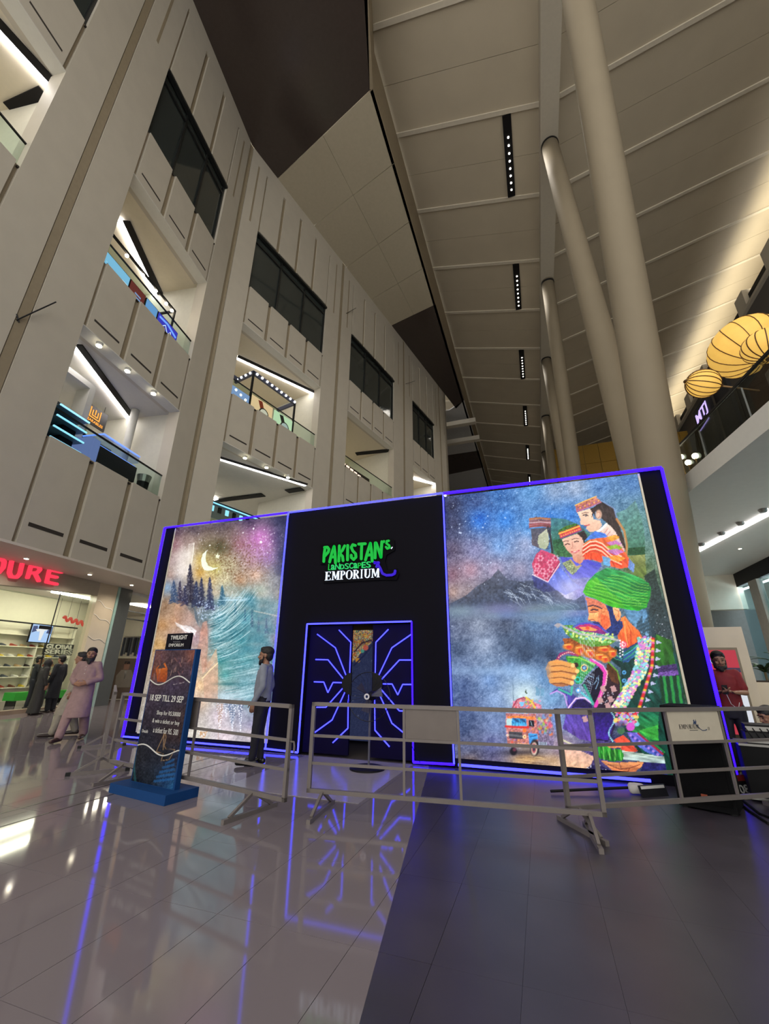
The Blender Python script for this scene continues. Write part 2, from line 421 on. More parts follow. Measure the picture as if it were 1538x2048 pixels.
# ---- gallery floors, ceilings, back walls
M_GALC = mat('gallery_ceiling', (214, 210, 200), 0.6, var=0.02)
M_GALW = mat('gallery_wall', (216, 212, 196), 0.6, var=0.03)
def strip_poly(d0, d1, sa=-14.0, sb=30.2):
    # plan polygon following both facade segments between depths d0 and d1
    k1a, k1b = S1.P(sa, d0, 0), S1.P(sa, d1, 0); e1, e2 = S2.P(sb, d0, 0), S2.P(sb, d1, 0)
    bis = (S1.n + S2.n); bis /= np.linalg.norm(bis); c = S1.P(SEAM, 0, 0)
    return [k1a, c + bis * d0 / (bis @ S1.n), e1, e2, c + bis * d1 / (bis @ S1.n), k1b]
def slab(name, d0, d1, z0, z1, m, label, cat, sb=30.2):
    pl = strip_poly(d0, d1, sb=sb)
    o = MB().prism([(p[0], p[1], z0) for p in pl], (0, 0, z1 - z0)).build(name, m); return tag(o, label, cat, kind='structure')
slab('ceiling_gallery_lower', -10, -0.5, 11.88, 12.2, M_GALC, 'white ceiling of the lower gallery', 'ceiling')
slab('ceiling_gallery_upper', -10, -0.5, 19.38, 19.8, mat('gallery_ceiling_warm', (226, 216, 194), 0.6, var=0.02), 'cream ceiling of the upper gallery', 'ceiling')
slab('floor_gallery_lower', -10, -0.5, 7.2, 7.70, M_GALC, 'floor slab of the lower gallery', 'floor')
slab('floor_gallery_upper', -10, -0.5, 14.2, 14.65, M_GALC, 'floor slab of the upper gallery', 'floor')
slab('wall_gallery', -10.4, -10.0, 4.5, 27, M_GALW, 'pale back wall behind the galleries', 'wall')
slab('ceiling_top_floor', -10, -0.4, 26.7, 27.0, M_GALC, 'ceiling above the dark top-floor windows', 'ceiling')
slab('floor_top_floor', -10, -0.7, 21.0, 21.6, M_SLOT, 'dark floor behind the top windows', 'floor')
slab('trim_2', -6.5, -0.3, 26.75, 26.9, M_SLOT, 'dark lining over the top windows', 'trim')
# cross walls / piers inside the galleries that show in the openings
for seg, s0, s1, d0, d1 in ((S1, 4.1, 5.0, -4.8, -0.6), (S2, 8.3, 9.6, -5.0, -0.6), (S2, 18.2, 19.6, -5.0, -0.6), (S2, 26.8, 28.0, -5, -0.6), (S1, -3.6, -2.2, -5, -0.6)):
    for z0, z1 in ((7.7, 11.88), (14.65, 19.38)):
        o = seg.box(s0, s1, d0, d1, z0, z1).build('wall_gallery_pier', M_GALW); tag(o, 'cream pier standing inside the gallery behind the facade pillar', 'wall', group='gallery piers', kind='structure')
# glass balustrades
bl = [('left edge', 0), ('nearest bay', 1), ('second bay', 2), ('third bay', 3), ('far bay', 4)]
for i, (seg, s0, s1, n) in enumerate(BAYS):
    for lv, zb in (('lower', 7.75), ('upper', 14.7)):
        if i == 0 and lv == 'lower': continue
        t = thing('glass_balustrade', 'clear glass balustrade with dark handrail, %s gallery, %s' % (lv, bl[i][0]), 'balustrade', seg.P(s0, -0.2, zb), group='gallery balustrades')
        o = np.array(t.location)
        np_ = 3
        for k in range(np_):
            a, b = s0 + (s1 - s0) * k / np_ + 0.01, s0 + (s1 - s0) * (k + 1) / np_ - 0.01
            mb = seg.box(a, b, -0.215, -0.195, zb, zb + 0.98); mb.v = [tuple(np.array(v) - o) for v in mb.v]; mb.build('pane', M_GLASS, t)
        mb = seg.box(s0, s1, -0.23, -0.18, zb + 0.98, zb + 1.03); mb.v = [tuple(np.array(v) - o) for v in mb.v]; mb.build('handrail', M_DARKMETAL, t)
# linear ceiling lights (ends sighted on the ceiling planes)
def linear(q0, q1, z, label, wd=0.16, warm=False, slot=True, par_up=0.0):
    a = Vector(onz(*q0, z)); b = Vector(onz(*q1, z))
    t = thing('linear_light', label, 'light', a, group='linear ceiling lights')
    d = (b - a)
    MB().bar((0, 0, 0), d, wd, 0.06).build('diffuser', M_STRIP, t)
    if slot:
        nn = d.cross(Vector((0, 0, 1))).normalized() * (wd * 1.15)
        MB().bar(nn, d + nn, wd * 1.2, 0.05).build('dark_slot', M_BLACK, t)
linear((143, 688), (271, 855), 11.82, 'slanting white linear light on the lower gallery ceiling, nearest bay', 0.20)
linear((238, 440), (319, 610), 19.3, 'slanting white linear light on the upper gallery ceiling, nearest bay', 0.26)
linear((-20, 46), (104, 180), 19.3, 'white linear light in the upper opening at the left edge', 0.22)
linear((473, 716), (634, 791), 19.3, 'long white linear light on the upper gallery ceiling, second bay', 0.19)
linear((429, 915), (611, 971), 11.82, 'long white linear light on the lower gallery ceiling, second bay', 0.17)
linear((720, 925), (779, 943), 19.3, 'short linear light on the upper gallery ceiling, third bay', 0.3, slot=False)
linear((818, 955), (869, 968), 19.3, 'linear light on the upper gallery ceiling, far bay', 0.3, slot=False)
# black air slots in the gallery ceilings
for i, (q0, q1, z) in enumerate((((359, 634), (391, 620), 19.33), ((303, 894), (326, 884), 11.83), ((592, 806), (630, 795), 19.33), ((574, 983), (605, 978), 11.83), ((412, 1004), (527, 990), 11.83), ((712, 908), (779, 901), 19.33), ((22, 222), (92, 190), 19.33))):
    a, b = Vector(onz(*q0, z)), Vector(onz(*q1, z))
    o = MB().bar(a, b, 0.5, 0.05).build('trim_%d' % (i + 3), M_BLACK); tag(o, 'black air slot in a gallery ceiling', 'trim', group='ceiling air slots', kind='structure')
# round spotlights just inside the lower openings
for i, q in enumerate(((198, 691), (255, 742), (307, 787), (490, 916), (533, 935), (576, 955))):
    a = onz(q[0], q[1], 11.72)
    t = thing('spotlight', 'small warm ceiling spotlight, %s of three, %s bay' % (('nearest', 'middle', 'farthest')[i % 3], ('first', 'second')[i // 3]), 'light', a, group='gallery spotlights')
    MB().lathe((0, 0, 0), [(0.09, 0.0), (0.12, 0.16)], 12).build('can', M_WHITE, t)
    MB().lathe((0, 0, -0.03), [(0.09, 0.0), (0.09, 0.03)], 12).build('bulb', M_BULB, t)
# hidden-from-nobody lamps inside the galleries: plain ceiling panel lights further back
for seg, s in ((S1, -6.5), (S1, 1.4), (S2, 4.7), (S2, 14.6), (S2, 24.1)):
    for z, nm in ((11.80, 'lower'), (19.30, 'upper')):
        o = seg.box(s - 1.6, s + 1.6, -7.2, -6.6, z, z + 0.05).build('ceiling_panel_light', glow('gallery_panel_' + nm, (1.0, 0.95, 0.86) if nm == 'lower' else (1.0, 0.88, 0.68), 22.0))
        tag(o, 'flat ceiling light deep inside the %s gallery, %s bay' % (nm, {-6.5: 'left-edge', 1.4: 'nearest', 4.7: 'second', 14.6: 'third', 24.1: 'farthest'}[s]), 'light', group='deep gallery lights')

# ---- glossy soffit at the top of the facade
M_SOFD = mat('dark_gloss_soffit', (66, 56, 52), 0.2, var=0.05, spec=0.6)
M_SOFL = mat('pale_gloss_soffit', (190, 180, 158), 0.16, var=0.03, spec=0.5)
XE = -5.6
def fx(y):   # facade x at depth y
    if y <= _c[1]: return S1.p[0] + S1.u[0] / S1.u[1] * (y - S1.p[1])
    return S2.p[0] + S2.u[0] / S2.u[1] * (y - S2.p[1])
soffit = struct('ceiling_soffit', 'glossy dark and pale soffit overhanging the facade'); soffit['category'] = 'ceiling'
def sof(pts, m, nm='panel'):
    MB().prism([(x, y, ZTOP) for x, y in pts], (0, 0, 0.12)).build(nm, m, soffit)
sof([(fx(-12), -12), (fx(13.1), 13.1), (fx(15.3), 15.3), (-5.8, 13.0), (-4.4, 9), (-4.4, -12)], M_SOFD)
g = 0.03
def sl(ya0, ya1, yb0, yb1, x0f, x1f):
    # pale panels between the two slanting joints, split into fields
    pass
ya = [15.3, 19.0, 23.0, 26.7, 30.2]; yb = [13.0, 17.0, 21.0, 25.1, 29.1]
for k in range(4):
    for h in (0, 1):
        def P(t, yy0, yy1):
            x0, x1 = fx(yy0), XE; return (x0 + (x1 - x0) * t, yy0 + (yy1 - yy0) * t)
        t0, t1 = (0, 0.52) if h == 0 else (0.52, 1.0)
        a = P(t0, ya[k], yb[k]); b = P(t0, ya[k + 1], yb[k + 1]); c = P(t1, ya[k + 1], yb[k + 1]); d = P(t1, ya[k], yb[k])
        e = 0.018
        sof([(a[0], a[1] + e), (b[0], b[1] - e), (c[0] - e, c[1] - e), (d[0] - e, d[1] + e)], M_SOFL)
sof([(fx(30.2), 30.2), (fx(46), 46.0), (-5.5, 44.5), (XE, 29.1)], M_SOFD)
sof([(-18, 46.05), (-18, 58), (-5.5, 58), (-5.5, 44.55), (-7.6, 46.05)], mat('far_soffit', (196, 196, 198), 0.4))
sof([(-18, 58.05), (-18, 66), (-5.5, 64), (-5.5, 58.05)], M_SOFD)
sof([(-18, 66.05), (-18, 90), (-5.5, 90), (-5.5, 64.05)], mat('far_soffit', (196, 196, 198), 0.4))
for p, q in (((-4.4, -12), (-4.4, 9)), ((-4.4, 9), (XE, 13.0)), ((XE, 13.0), (XE, 44.5)), ((XE, 44.5), (-5.5, 90))):
    MB().bar((p[0] - 0.1, p[1], ZTOP + 1.9), (q[0] - 0.1, q[1], ZTOP + 1.9), 0.2, 3.8).build('fascia', M_CHAN, soffit)
# beams crossing behind the end of the facade
for y, z in ((47.5, 31.2), (51.0, 30.6)):
    o = MB().box(-16, -4.6, y, y + 0.7, z, z + 0.6).build('trim_%d' % int(y), M_BEIGE); tag(o, 'beige cross beam beyond the end of the facade', 'beam', group='far cross beams', kind='structure')
MB_far = MB().box(-17, -16.5, 42, 92, 0, 36).build('wall_far_left', M_GALW); tag(MB_far, 'pale wall in the far recess past the facade', 'wall', kind='structure')

# ================================================================== GROUND-FLOOR SHOPFRONTS UNDER THE FACADE
slab('ceiling_shopfront', -14, 0.03, 4.42, 4.49, mat('shopfront_soffit', (226, 216, 204), 0.5, var=0.02), 'pale soffit over the ground-floor shopfronts', 'ceiling')
for i, (s_, d_) in enumerate(((-4.5, -1.1), (-2.2, -1.1), (0.3, -1.1), (2.6, -1.1), (4.6, -1.1), (6.6, -1.2))):
    t = thing('soffit_downlight', 'small recessed downlight in the shopfront soffit, %s from the left' % ('first', 'second', 'third', 'fourth', 'fifth', 'sixth')[i], 'light', S1.P(s_, d_, 4.42), group='soffit downlights')
    MB().lathe((0, 0, -0.02), [(0.07, 0), (0.09, 0.02)], 12).build('ring', M_WHITE, t)
    MB().lathe((0, 0, -0.03), [(0.055, 0), (0.055, 0.01)], 12).build('lens', M_BULB, t)
    ld = bpy.data.lights.new('soffit_beam', 'SPOT'); ld.energy = 160; ld.spot_size = math.radians(150); ld.spot_blend = 1.0; ld.color = (1, .92, .8); ld.shadow_soft_size = .08
    lo = bpy.data.objects.new('soffit_beam', ld); C.objects.link(lo); lo.parent = t; lo.location = (0, 0, -0.06)
# ================================================================== RIGHT SIDE
M_RWALL = mat('taupe_wall', (104, 100, 98), 0.6, var=0.04, nscale=0.4)
wr = MB().box(22.0, 22.5, -14, 92, 7.0, 33.4).build('wall_right', M_RWALL); tag(wr, 'plain taupe wall above the right-hand gallery', 'wall', kind='structure')
MB().box(21.7, 23.2, -14, 92, 33.4, 33.7).build('ledge', M_BEIGE, wr)
for k in range(0, 15):
    y = 12 + k * 5.52
    MB().box(21.8, 22.7, y, y + 1.6, 33.7, 35.6).build('bracket', M_BEIGE, wr)
    MB().box(22.2, 22.6, y + 1.6, y + 5.52, 33.7, 35.0).build('dark_gap', M_BLACK, wr)  # solid black box stands in for the dark opening between brackets
    if 1 <= k <= 11:
        t = thing('uplight', 'warm uplight on the right-hand ledge, %s from the front' % ('first', 'second', 'third', 'fourth', 'fifth', 'sixth', 'seventh', 'eighth', 'ninth', 'tenth', 'eleventh')[k - 1], 'light', (22.9, y + 3.4, 33.9), group='ledge uplights')
        MB().box(-0.25, 0.25, -0.6, 0.6, -0.2, 0.15).build('housing', M_BLACK, t)
        ld = bpy.data.lights.new('uplight_beam', 'SPOT'); ld.energy = UPL_W; ld.spot_size = math.radians(165); ld.spot_blend = 1.0; ld.color = (1.0, 0.88, 0.62); ld.shadow_soft_size = 0.3
        lo = bpy.data.objects.new('uplight_beam', ld); C.objects.link(lo); lo.parent = t; lo.location = (0, 0, 0.3); lo.rotation_euler = (math.radians(180), math.radians(-22), 0)
wr2 = MB().box(27.3, 27.8, -14, 92, 33, 41).build('wall_right_top', M_ROOF); tag(wr2, 'upper wall where the roof comes down on the right', 'wall', kind='structure')
# gold panelled end wall
ge = struct('wall_end', 'gold panelled wall at the far end behind the columns'); ge['category'] = 'wall'
M_GOLD = mat('gold_panel', (176, 140, 62), 0.35, 0.4, var=0.08)
for k in range(10):
    for j in range(6):
        MB().box(5.0 + k * 2.0 + 0.02, 5.0 + (k + 1) * 2.0 - 0.02, 60, 60.2, 14 + j * 3 + 0.02, 17 + j * 3 - 0.02 ).build('panel', M_GOLD, ge)
MB().box(-20, 27, 86, 86.4, 0, 40).build('back_wall', M_RWALL, ge)
# level-one slab on the right
def sx(y): return 6.875 - 0.1575 * y if y < 15.5 else 4.43 + (y - 15.5) * 0.02
ys = [-14, 0, 8, 15.5, 40, 85]
pl = [(sx(y), y) for y in ys] + [(22, 85), (22, -14)]
o = MB().prism([(x, y, 6.45) for x, y in pl], (0, 0, 0.55)).build('ceiling_right', M_WHITE); tag(o, 'white slab and soffit of the right-hand gallery', 'ceiling', kind='structure')
t = thing('glass_balustrade', 'glass balustrade with steel posts along the right-hand gallery', 'balustrade', (sx(8), 8, 7.0), group='gallery balustrades')
for k in range(9):
    y0, y1 = 3.0 + k * 2.0, 5.0 + k * 2.0
    a, b = Vector((sx(y0) + 0.12 - sx(8), y0 - 8, 0)), Vector((sx(y1) + 0.12 - sx(8), y1 - 8, 0))
    MB().bar(a + Vector((0, 0, 0.52)), b - (b - a) * 0.01 + Vector((0, 0, 0.52)), 0.02, 1.0).build('pane', glassmat('smoked_glass', (0.62, 0.64, 0.64), 0.12), t)
    MB().bar(a + Vector((0.1, 0, 0)), a + Vector((0.1, 0, 1.0)), 0.04).build('post', M_STEEL, t)
MB().bar((sx(3) + 0.12 - sx(8), -5, 1.06), (sx(15.5) + .12 - sx(8), 7.5, 1.06), 0.06).build('handrail', M_DARKMETAL, t)
# ================================================================== EXHIBITION BOOTH
YB = 7.53
BX0, BX1, BH = -8.38, 2.25, 4.63
CXL, CXR = -4.88, -1.44
DX0, DX1, DZ = -4.21, -2.10, 2.24
M_BOOTH = mat('booth_black', (11, 9, 18), 0.8, var=0.05, nscale=1.0, spec=0.12)
M_NEON = glow('blue_neon', (0.034, 0.036, 1.0), NEON * 1.1)
M_NEOND = glow('violet_neon', (0.018, 0.002, 1.0), NEON)
booth = thing('exhibition_booth', 'large black exhibition booth with two glowing murals and blue neon edges', 'booth', ((BX0 + BX1) / 2, YB, 0))
def bp(mb): 
    mb.v = [(v[0] - booth.location.x, v[1] - booth.location.y, v[2]) for v in mb.v]; return mb
YBK = 11.6
bp(MB().box(BX0, -8.08, YB, YBK, 0.02, BH)).build('edge_panel', M_BOOTH, booth)
bp(MB().box(1.92, BX1, YB, YBK, 0.02, BH)).build('edge_panel', M_BOOTH, booth)
bp(MB().box(-8.08, CXL, YB + 0.12, YBK, 0.02, BH)).build('side_block', M_BOOTH, booth)
bp(MB().box(CXR, 1.92, YB + 0.12, YBK, 0.02, BH)).build('side_block', M_BOOTH, booth)
bp(MB().box(CXL, DX0, YB - 0.03, YBK, 0.02, BH)).build('centre_panel', M_BOOTH, booth)
bp(MB().box(DX1, CXR, YB - 0.03, YBK, 0.02, BH)).build('centre_panel', M_BOOTH, booth)
bp(MB().box(DX0, DX1, YB - 0.03, YBK, DZ, BH)).build('lintel', M_BOOTH, booth)
bp(MB().box(BX0, BX1, YB + 0.2, YBK + 0.1, BH, BH + 0.05)).build('roof_cap', M_BOOTH, booth)
bp(MB().box(DX0, DX1, 10.6, 10.8, 0.02, DZ)).build('inner_wall', M_BOOTH, booth)
bp(MB().box(-8.09, -8.06, YB - 0.012, YB + 0.05, 0.15, BH - 0.03)).build('mural_trim', mat('cream_trim', (214, 206, 182), 0.5), booth)
bp(MB().box(1.895, 1.925, YB - 0.012, YB + 0.05, 0.15, BH - 0.03)).build('mural_trim', mat('cream_trim', (214, 206, 182), 0.5), booth)
bp(MB().box(BX0, CXL, YB - 0.02, YB + 0.1, 0.0, 0.13)).build('plinth', M_BOOTH, booth)
bp(MB().box(CXR, BX1, YB - 0.02, YB + 0.1, 0.0, 0.13)).build('plinth', M_BOOTH, booth)
# door leaves standing ajar
dl = {}
for nm, x0, x1 in (('l', DX0 + 0.01, -3.31), ('r', -2.89, DX1 - 0.01)):
    dl[nm] = bp(MB().box(x0, x1, YB + 0.06, YB + 0.11, 0.03, DZ - 0.03)).build('door_leaf', mat('door_navy', (14, 8, 44), 0.8, spec=0.1), booth)
def neon(pts, m=None, parent=None, r=0.013, name='neon_tube'):
    mb = MB(); 
    for a, b in zip(pts[:-1], pts[1:]): mb.tube([a, b], r, 6)
    return bp(mb).build(name, m or M_NEON, parent or booth)
yn = YB - 0.05
neon([(BX0, yn, 0.05), (BX0, yn, BH)], M_NEOND, r=0.028)
neon([(BX0, yn, BH), (CXL, yn, BH + 0.01)], M_NEOND, r=0.022)
neon([(CXL, yn, BH + 0.01), (CXR, yn, BH + 0.03)], M_NEON, r=0.018)
neon([(CXR, yn, BH + 0.02), (BX1, yn, BH + 0.01)], M_NEOND, r=0.028)
neon([(BX1, yn, BH), (BX1, yn, 0.16)], M_NEOND, r=0.024)
neon([(CXL, yn - 0.03, BH), (CXL, yn - 0.03, 0.06)], M_NEON, r=0.016)
neon([(CXR, yn - 0.03, BH), (CXR, yn - 0.03, 0.06)], M_NEON, r=0.016)
neon([(BX0, yn, 0.06), (CXL, yn, 0.05), (DX0, yn - 0.03, 0.04)], M_NEON, r=0.018)
neon([(DX0, yn - 0.03, 0.04), (DX0, yn - 0.03, DZ)], M_NEON, r=0.016)
neon([(DX0, yn - 0.03, DZ), (DX1, yn - 0.03, DZ)], M_NEON, r=0.015)
neon([(DX1, yn - 0.03, DZ), (DX1, yn - 0.03, 0.04)], M_NEOND, r=0.016)
neon([(DX1, yn - 0.03, 0.04), (CXR, yn, 0.05)], M_NEOND, r=0.02)
neon([(CXR + 0.06, yn, 0.05), (BX1 - 1.0, yn, 0.05)], M_NEON, r=0.022)
ZN = lambda p: ony(560 + p[0] / 3.792, 1020 + p[1] / 3.792, YB + 0.045)
left_lines = [[(447, 910), (537, 1003), (528, 1243)], [(282, 942), (420, 1045), (502, 1258)], [(270, 1134), (364, 1136), (486, 1287)], [(258, 1303), (332, 1305), (363, 1385), (402, 1308), (480, 1310)],
              [(482, 1345), (348, 1496), (258, 1496)], [(495, 1375), (395, 1592), (245, 1700)], [(518, 1395), (515, 1655), (400, 1765)]]
right_lines = [[(822, 905), (727, 1003), (722, 1243)], [(1000, 940), (848, 1045), (745, 1262)], [(1000, 1138), (905, 1138), (768, 1287)], [(762, 1318), (850, 1320), (893, 1402), (930, 1323), (1000, 1323)],
               [(762, 1355), (905, 1523), (985, 1527)], [(750, 1390), (800, 1500), (848, 1617), (985, 1728)], [(718, 1440), (720, 1670), (830, 1795)]]
for L, d in ((left_lines, dl['l']), (right_lines, dl['r'])):
    for ln in L: neon([ZN(p) for p in ln], M_NEON, d, 0.011)
for q, d in (((545, 1318), dl['l']), ((705, 1318), dl['r'])):
    c = ZN(q); a = []
    sgn = -1 if d is dl['l'] else 1
    for k in range(13):
        t = math.pi * (-0.5 + k / 12.0); a.append((c[0] + sgn * 0.19 * math.cos(t), c[1], c[2] + 0.19 * math.sin(t)))
    bp(MB().prism(a, (0, -0.03, 0))).build('door_hub', M_BLACK, d)
sc = MB().box(1.0 - 4.05, 1.0 - 4.0, 0, 0, 0, 0)
# the small white floodlight on top of the booth
t = thing('floodlight', 'small white floodlight on top of the booth roof', 'light', (-1.52, YB + 0.4, BH + 0.062))
MB().box(-0.07, 0.07, -0.05, 0.05, -0.01, 0.10).build('housing', M_WHITE, t)
MB().box(-0.06, 0.06, -0.056, -0.05, 0.0, 0.09).build('lens', glow('flood_lens', (0.9, 0.95, 1.0), 3.0), t)

# ------------------------------------------------------------------ booth lettering
YS = YB - 0.075
sign = thing('booth_sign', 'glowing green, white and indigo lettering on the black centre of the booth', 'sign', ony(715, 1120, YB - 0.03))
def sp(mb): mb.v = [(v[0] - sign.location.x, v[1] - sign.location.y, v[2] - sign.location.z) for v in mb.v]; return mb
SZ = lambda x, y, Y=YS: ony(600 + x / 6.408, 1060 + y / 6.408, Y)
M_GREEN = glow('green_letter', (0.002, 0.50, 0.045), 1.0)
M_GREEN2 = glow('mint_letter', (0.02, 0.62, 0.14), 1.0)
M_WLET = glow('white_letter', (0.75, 0.85, 1.0), 1.3)
M_BLET = glow('indigo_letter', (0.035, 0.004, 0.62), 1.0)
bo = [(262, 190), (420, 165), (860, 125), (1060, 120), (1130, 90), (1210, 130), (1215, 260), (1110, 320), (1090, 400), (1120, 510), (1240, 490), (1270, 560), (1240, 640), (1040, 640), (300, 680), (290, 560), (330, 520), (330, 440), (262, 440)]
sp(MB().prism([SZ(*p, YB - 0.06) for p in bo], (0, 0.025, 0))).build('backing_board', mat('sign_board', (8, 7, 12), 0.8, spec=0.1), sign)
def brush(strokes, m, w, name='letter', widths=None):
    mb = MB()
    for st in strokes:
        P = [Vector(SZ(*p)) for p in st]
        # flat rounded stroke: chain of boxes and discs
        for a, b in zip(P[:-1], P[1:]):
            d = (b - a); 
            if d.length < 1e-5: continue
            d.normalize(); n = Vector((-d.z, 0, d.x)) * w / 2
            mb.prism([a - n, b - n, b + n, a + n], (0, -0.022, 0))
        for c in P:
            mb.prism([c + Vector((math.cos(2 * math.pi * k / 10) * w / 2, 0, math.sin(2 * math.pi * k / 10) * w / 2)) for k in range(10)], (0, -0.0222, 0))
    return sp(mb).build(name, m, sign)
bw = 0.054
brush([[(325, 230), (312, 320), (308, 405)], [(318, 225), (355, 222), (375, 250), (365, 285), (322, 335)]], M_GREEN, bw)
brush([[(440, 212), (410, 300), (383, 412)], [(440, 212), (452, 300), (458, 425)], [(398, 350), (455, 345)]], M_GREEN, bw)
brush([[(508, 205), (505, 300), (500, 402)], [(575, 205), (545, 265), (510, 300), (548, 340), (555, 395)]], M_GREEN, bw)
brush([[(615, 200), (613, 300), (612, 385)]], M_GREEN, bw)
brush([[(712, 200), (680, 190), (660, 225), (680, 270), (715, 305), (720, 350), (690, 380), (662, 355), (660, 325)]], M_GREEN, bw)
brush([[(755, 183), (840, 178)], [(795, 185), (790, 280), (788, 372)]], M_GREEN, bw)
brush([[(905, 172), (870, 280), (842, 385)], [(905, 172), (922, 290), (928, 400)], [(862, 325), (920, 318)]], M_GREEN, bw)
brush([[(965, 360), (966, 260), (968, 168)], [(978, 168), (1015, 270), (1040, 350)], [(1040, 350), (1045, 250), (1052, 152)]], M_GREEN, bw)
brush([[(1080, 143), (1078, 158)]], M_GREEN, 0.036, 'apostrophe')
brush([[(1140, 140), (1115, 145), (1112, 175), (1145, 200), (1150, 228), (1120, 240), (1105, 220)]], M_GREEN, 0.042)
# LaNDSCaPES
x = 362.0
for ch, w, hgt, m, off in (('L', 28, 78, 0, -.004), ('a', 46, 66, 1, 0.012), ('N', 58, 76, 1, 0.0), ('D', 50, 62, 1, 0.012), ('S', 52, 72, 1, 0), ('C', 48, 76, 1, 0.008), ('a', 48, 70, 1, .018), ('P', 42, 68, 0, -.004), ('E', 50, 76, 1, .012), ('S', 60, 78, 1, .01)):
    me = text_mesh(ch, 1.0, 0.011, offset=off)
    yb = 515 - (x - 362) * 0.064
    a = SZ(x, yb); b = SZ(x + w, yb - w * 0.064); c = SZ(x, yb - hgt)
    r = (b - a); wd = np.linalg.norm(r)
    o = place_text('letter', me, M_GREEN2 if m else M_GREEN, a, r / wd, (0, 0, 1), None, wd, c[2] - a[2])
    o.parent = sign; o.matrix_parent_inverse = Matrix.Translation(-sign.location)
    x += w + 7
# EMPORIUM with serifs: thick stems, thin hairlines
def serif(ch):
    T, t = 0.24, 0.07      # thick, thin (in letter widths)
    R = []
    def stem(x, w=T, y0=0.0, y1=1.0): R.append([(x, y0), (x + w, y0), (x + w, y1), (x, y1)])
    def ser(x0, x1, y): R.append([(x0, y - 0.025 if y > .5 else y), (x1, y - 0.025 if y > .5 else y), (x1, y if y > .5 else y + 0.035), (x0, y if y > .5 else y + 0.035)])
    def bowl(cx, cy, rx, ry, thick, thin, a0=-90, a1=90, n=10):
        o = []; i = []
        for k in range(n + 1):
            a = math.radians(a0 + (a1 - a0) * k / n); w = thin + (thick - thin) * abs(math.cos(a))
            o.append((cx + rx * math.cos(a), cy + ry * math.sin(a))); i.append((cx + (rx - w) * math.cos(a), cy + (ry - thin) * math.sin(a)))
        for k in range(n): R.append([o[k], o[k + 1], i[k + 1], i[k]])
    if ch == 'E':
        stem(0.12); ser(0, 0.9, 0.0); ser(0, 0.86, 1.0); R.append([(0.3, .48), (.66, .48), (.66, .54), (.3, .54)]); R.append([(.82, 0), (.9, 0), (.9, .24), (.86, .24)]); R.append([(.80, 1), (.86, 1), (.86, .78), (.82, .78)]); R.append([(.62, .4), (.68, .4), (.68, .62), (.62, .62)])
    elif ch == 'I': stem(0.38); ser(0.2, 0.8, 0); ser(0.2, 0.8, 1.0)
    elif ch == 'P': stem(0.14); ser(0, 0.56, 0); ser(0, 0.5, 1.0); bowl(0.46, 0.74, 0.46, 0.26, 0.22, 0.045)
    elif ch == 'R': stem(0.12); ser(0, 0.5, 0); ser(0, 0.5, 1.0); bowl(0.42, 0.75, 0.44, 0.25, 0.22, 0.045); R.append([(.42, .5), (.62, .5), (1.0, 0.0), (.74, 0.0)])
    elif ch == 'O': bowl(0.5, 0.5, 0.5, 0.52, 0.22, 0.04, -90, 90, 12); bowl(0.5, 0.5, -0.5, 0.52, -0.22, 0.04, -90, 90, 12)
    elif ch == 'U':
        stem(0.12, T, 0.3, 1.0); stem(0.8, t, 0.3, 1.0); ser(0, 0.5, 1.0); ser(0.66, 1.0, 1.0)
        for k in range(8):
            a0, a1 = math.pi + math.pi * k / 8, math.pi + math.pi * (k + 1) / 8
            f = lambda a, r, q: (0.495 + r * math.cos(a), 0.3 + q * math.sin(a))
            R.append([f(a0, .375, .32), f(a1, .375, .32), f(a1, .21, .24), f(a0, .21, .24)])
    elif ch == 'M':
        stem(0.12, t); stem(0.74, 0.18); ser(0, 0.3, 0); ser(0.64, 1.0, 0); ser(0.0, 0.3, 1.0); ser(.74, 1.0, 1.0)
        R.append([(.10, 1.0), (.32, 1.0), (.54, .12), (.46, .12)]); R.append([(.74, 1.0), (.80, 1.0), (.54, .12), (.48, .12)])
    return R
def serif_word(word, org, right, up, widths, height, m, parent, depth, gap=0.0, loc=None, fwd=(0, -1, 0), name='letter'):
    x = 0.0; r = np.array(right); u = np.array(up)
    for ch, w in zip(word, widths):
        mb = MB()
        for q in serif(ch):
            if ch == 'O' and False: pass
            mb.prism([tuple(np.array(org) + r * (x + p[0] * w) + u * (p[1] * height)) for p in q], tuple(np.array(fwd) * depth))
        o = mb.build(name, m, None)
        o.parent = parent; o.matrix_parent_inverse = Matrix.Translation(-parent.location) if loc is None else loc
        x += w + gap
a = SZ(322, 648); b = SZ(1022, 605); r = b - a; L = np.linalg.norm(r); r /= L
ws = np.array([84, 108, 74, 88, 84, 48, 88, 108.]); ws = ws / (ws.sum() + 7 * 6) * L; 
serif_word('EMPORIUM', a, r, (0, 0, 1), ws, SZ(322, 540)[2] - a[2], M_WLET, sign, 0.022, gap=L * 6 / (682 + 42.0))
brush([[(960, 415), (1000, 440), (1030, 490), (1060, 560), (1110, 582), (1180, 578), (1215, 560), (1222, 525)]], M_BLET, 0.046, 'swoosh')
brush([[(960, 425), (1010, 420), (985, 470)]], M_BLET, 0.05, 'swoosh')
brush([[(1172, 240), (1185, 222)]], M_WLET, 0.012, 'highlight')

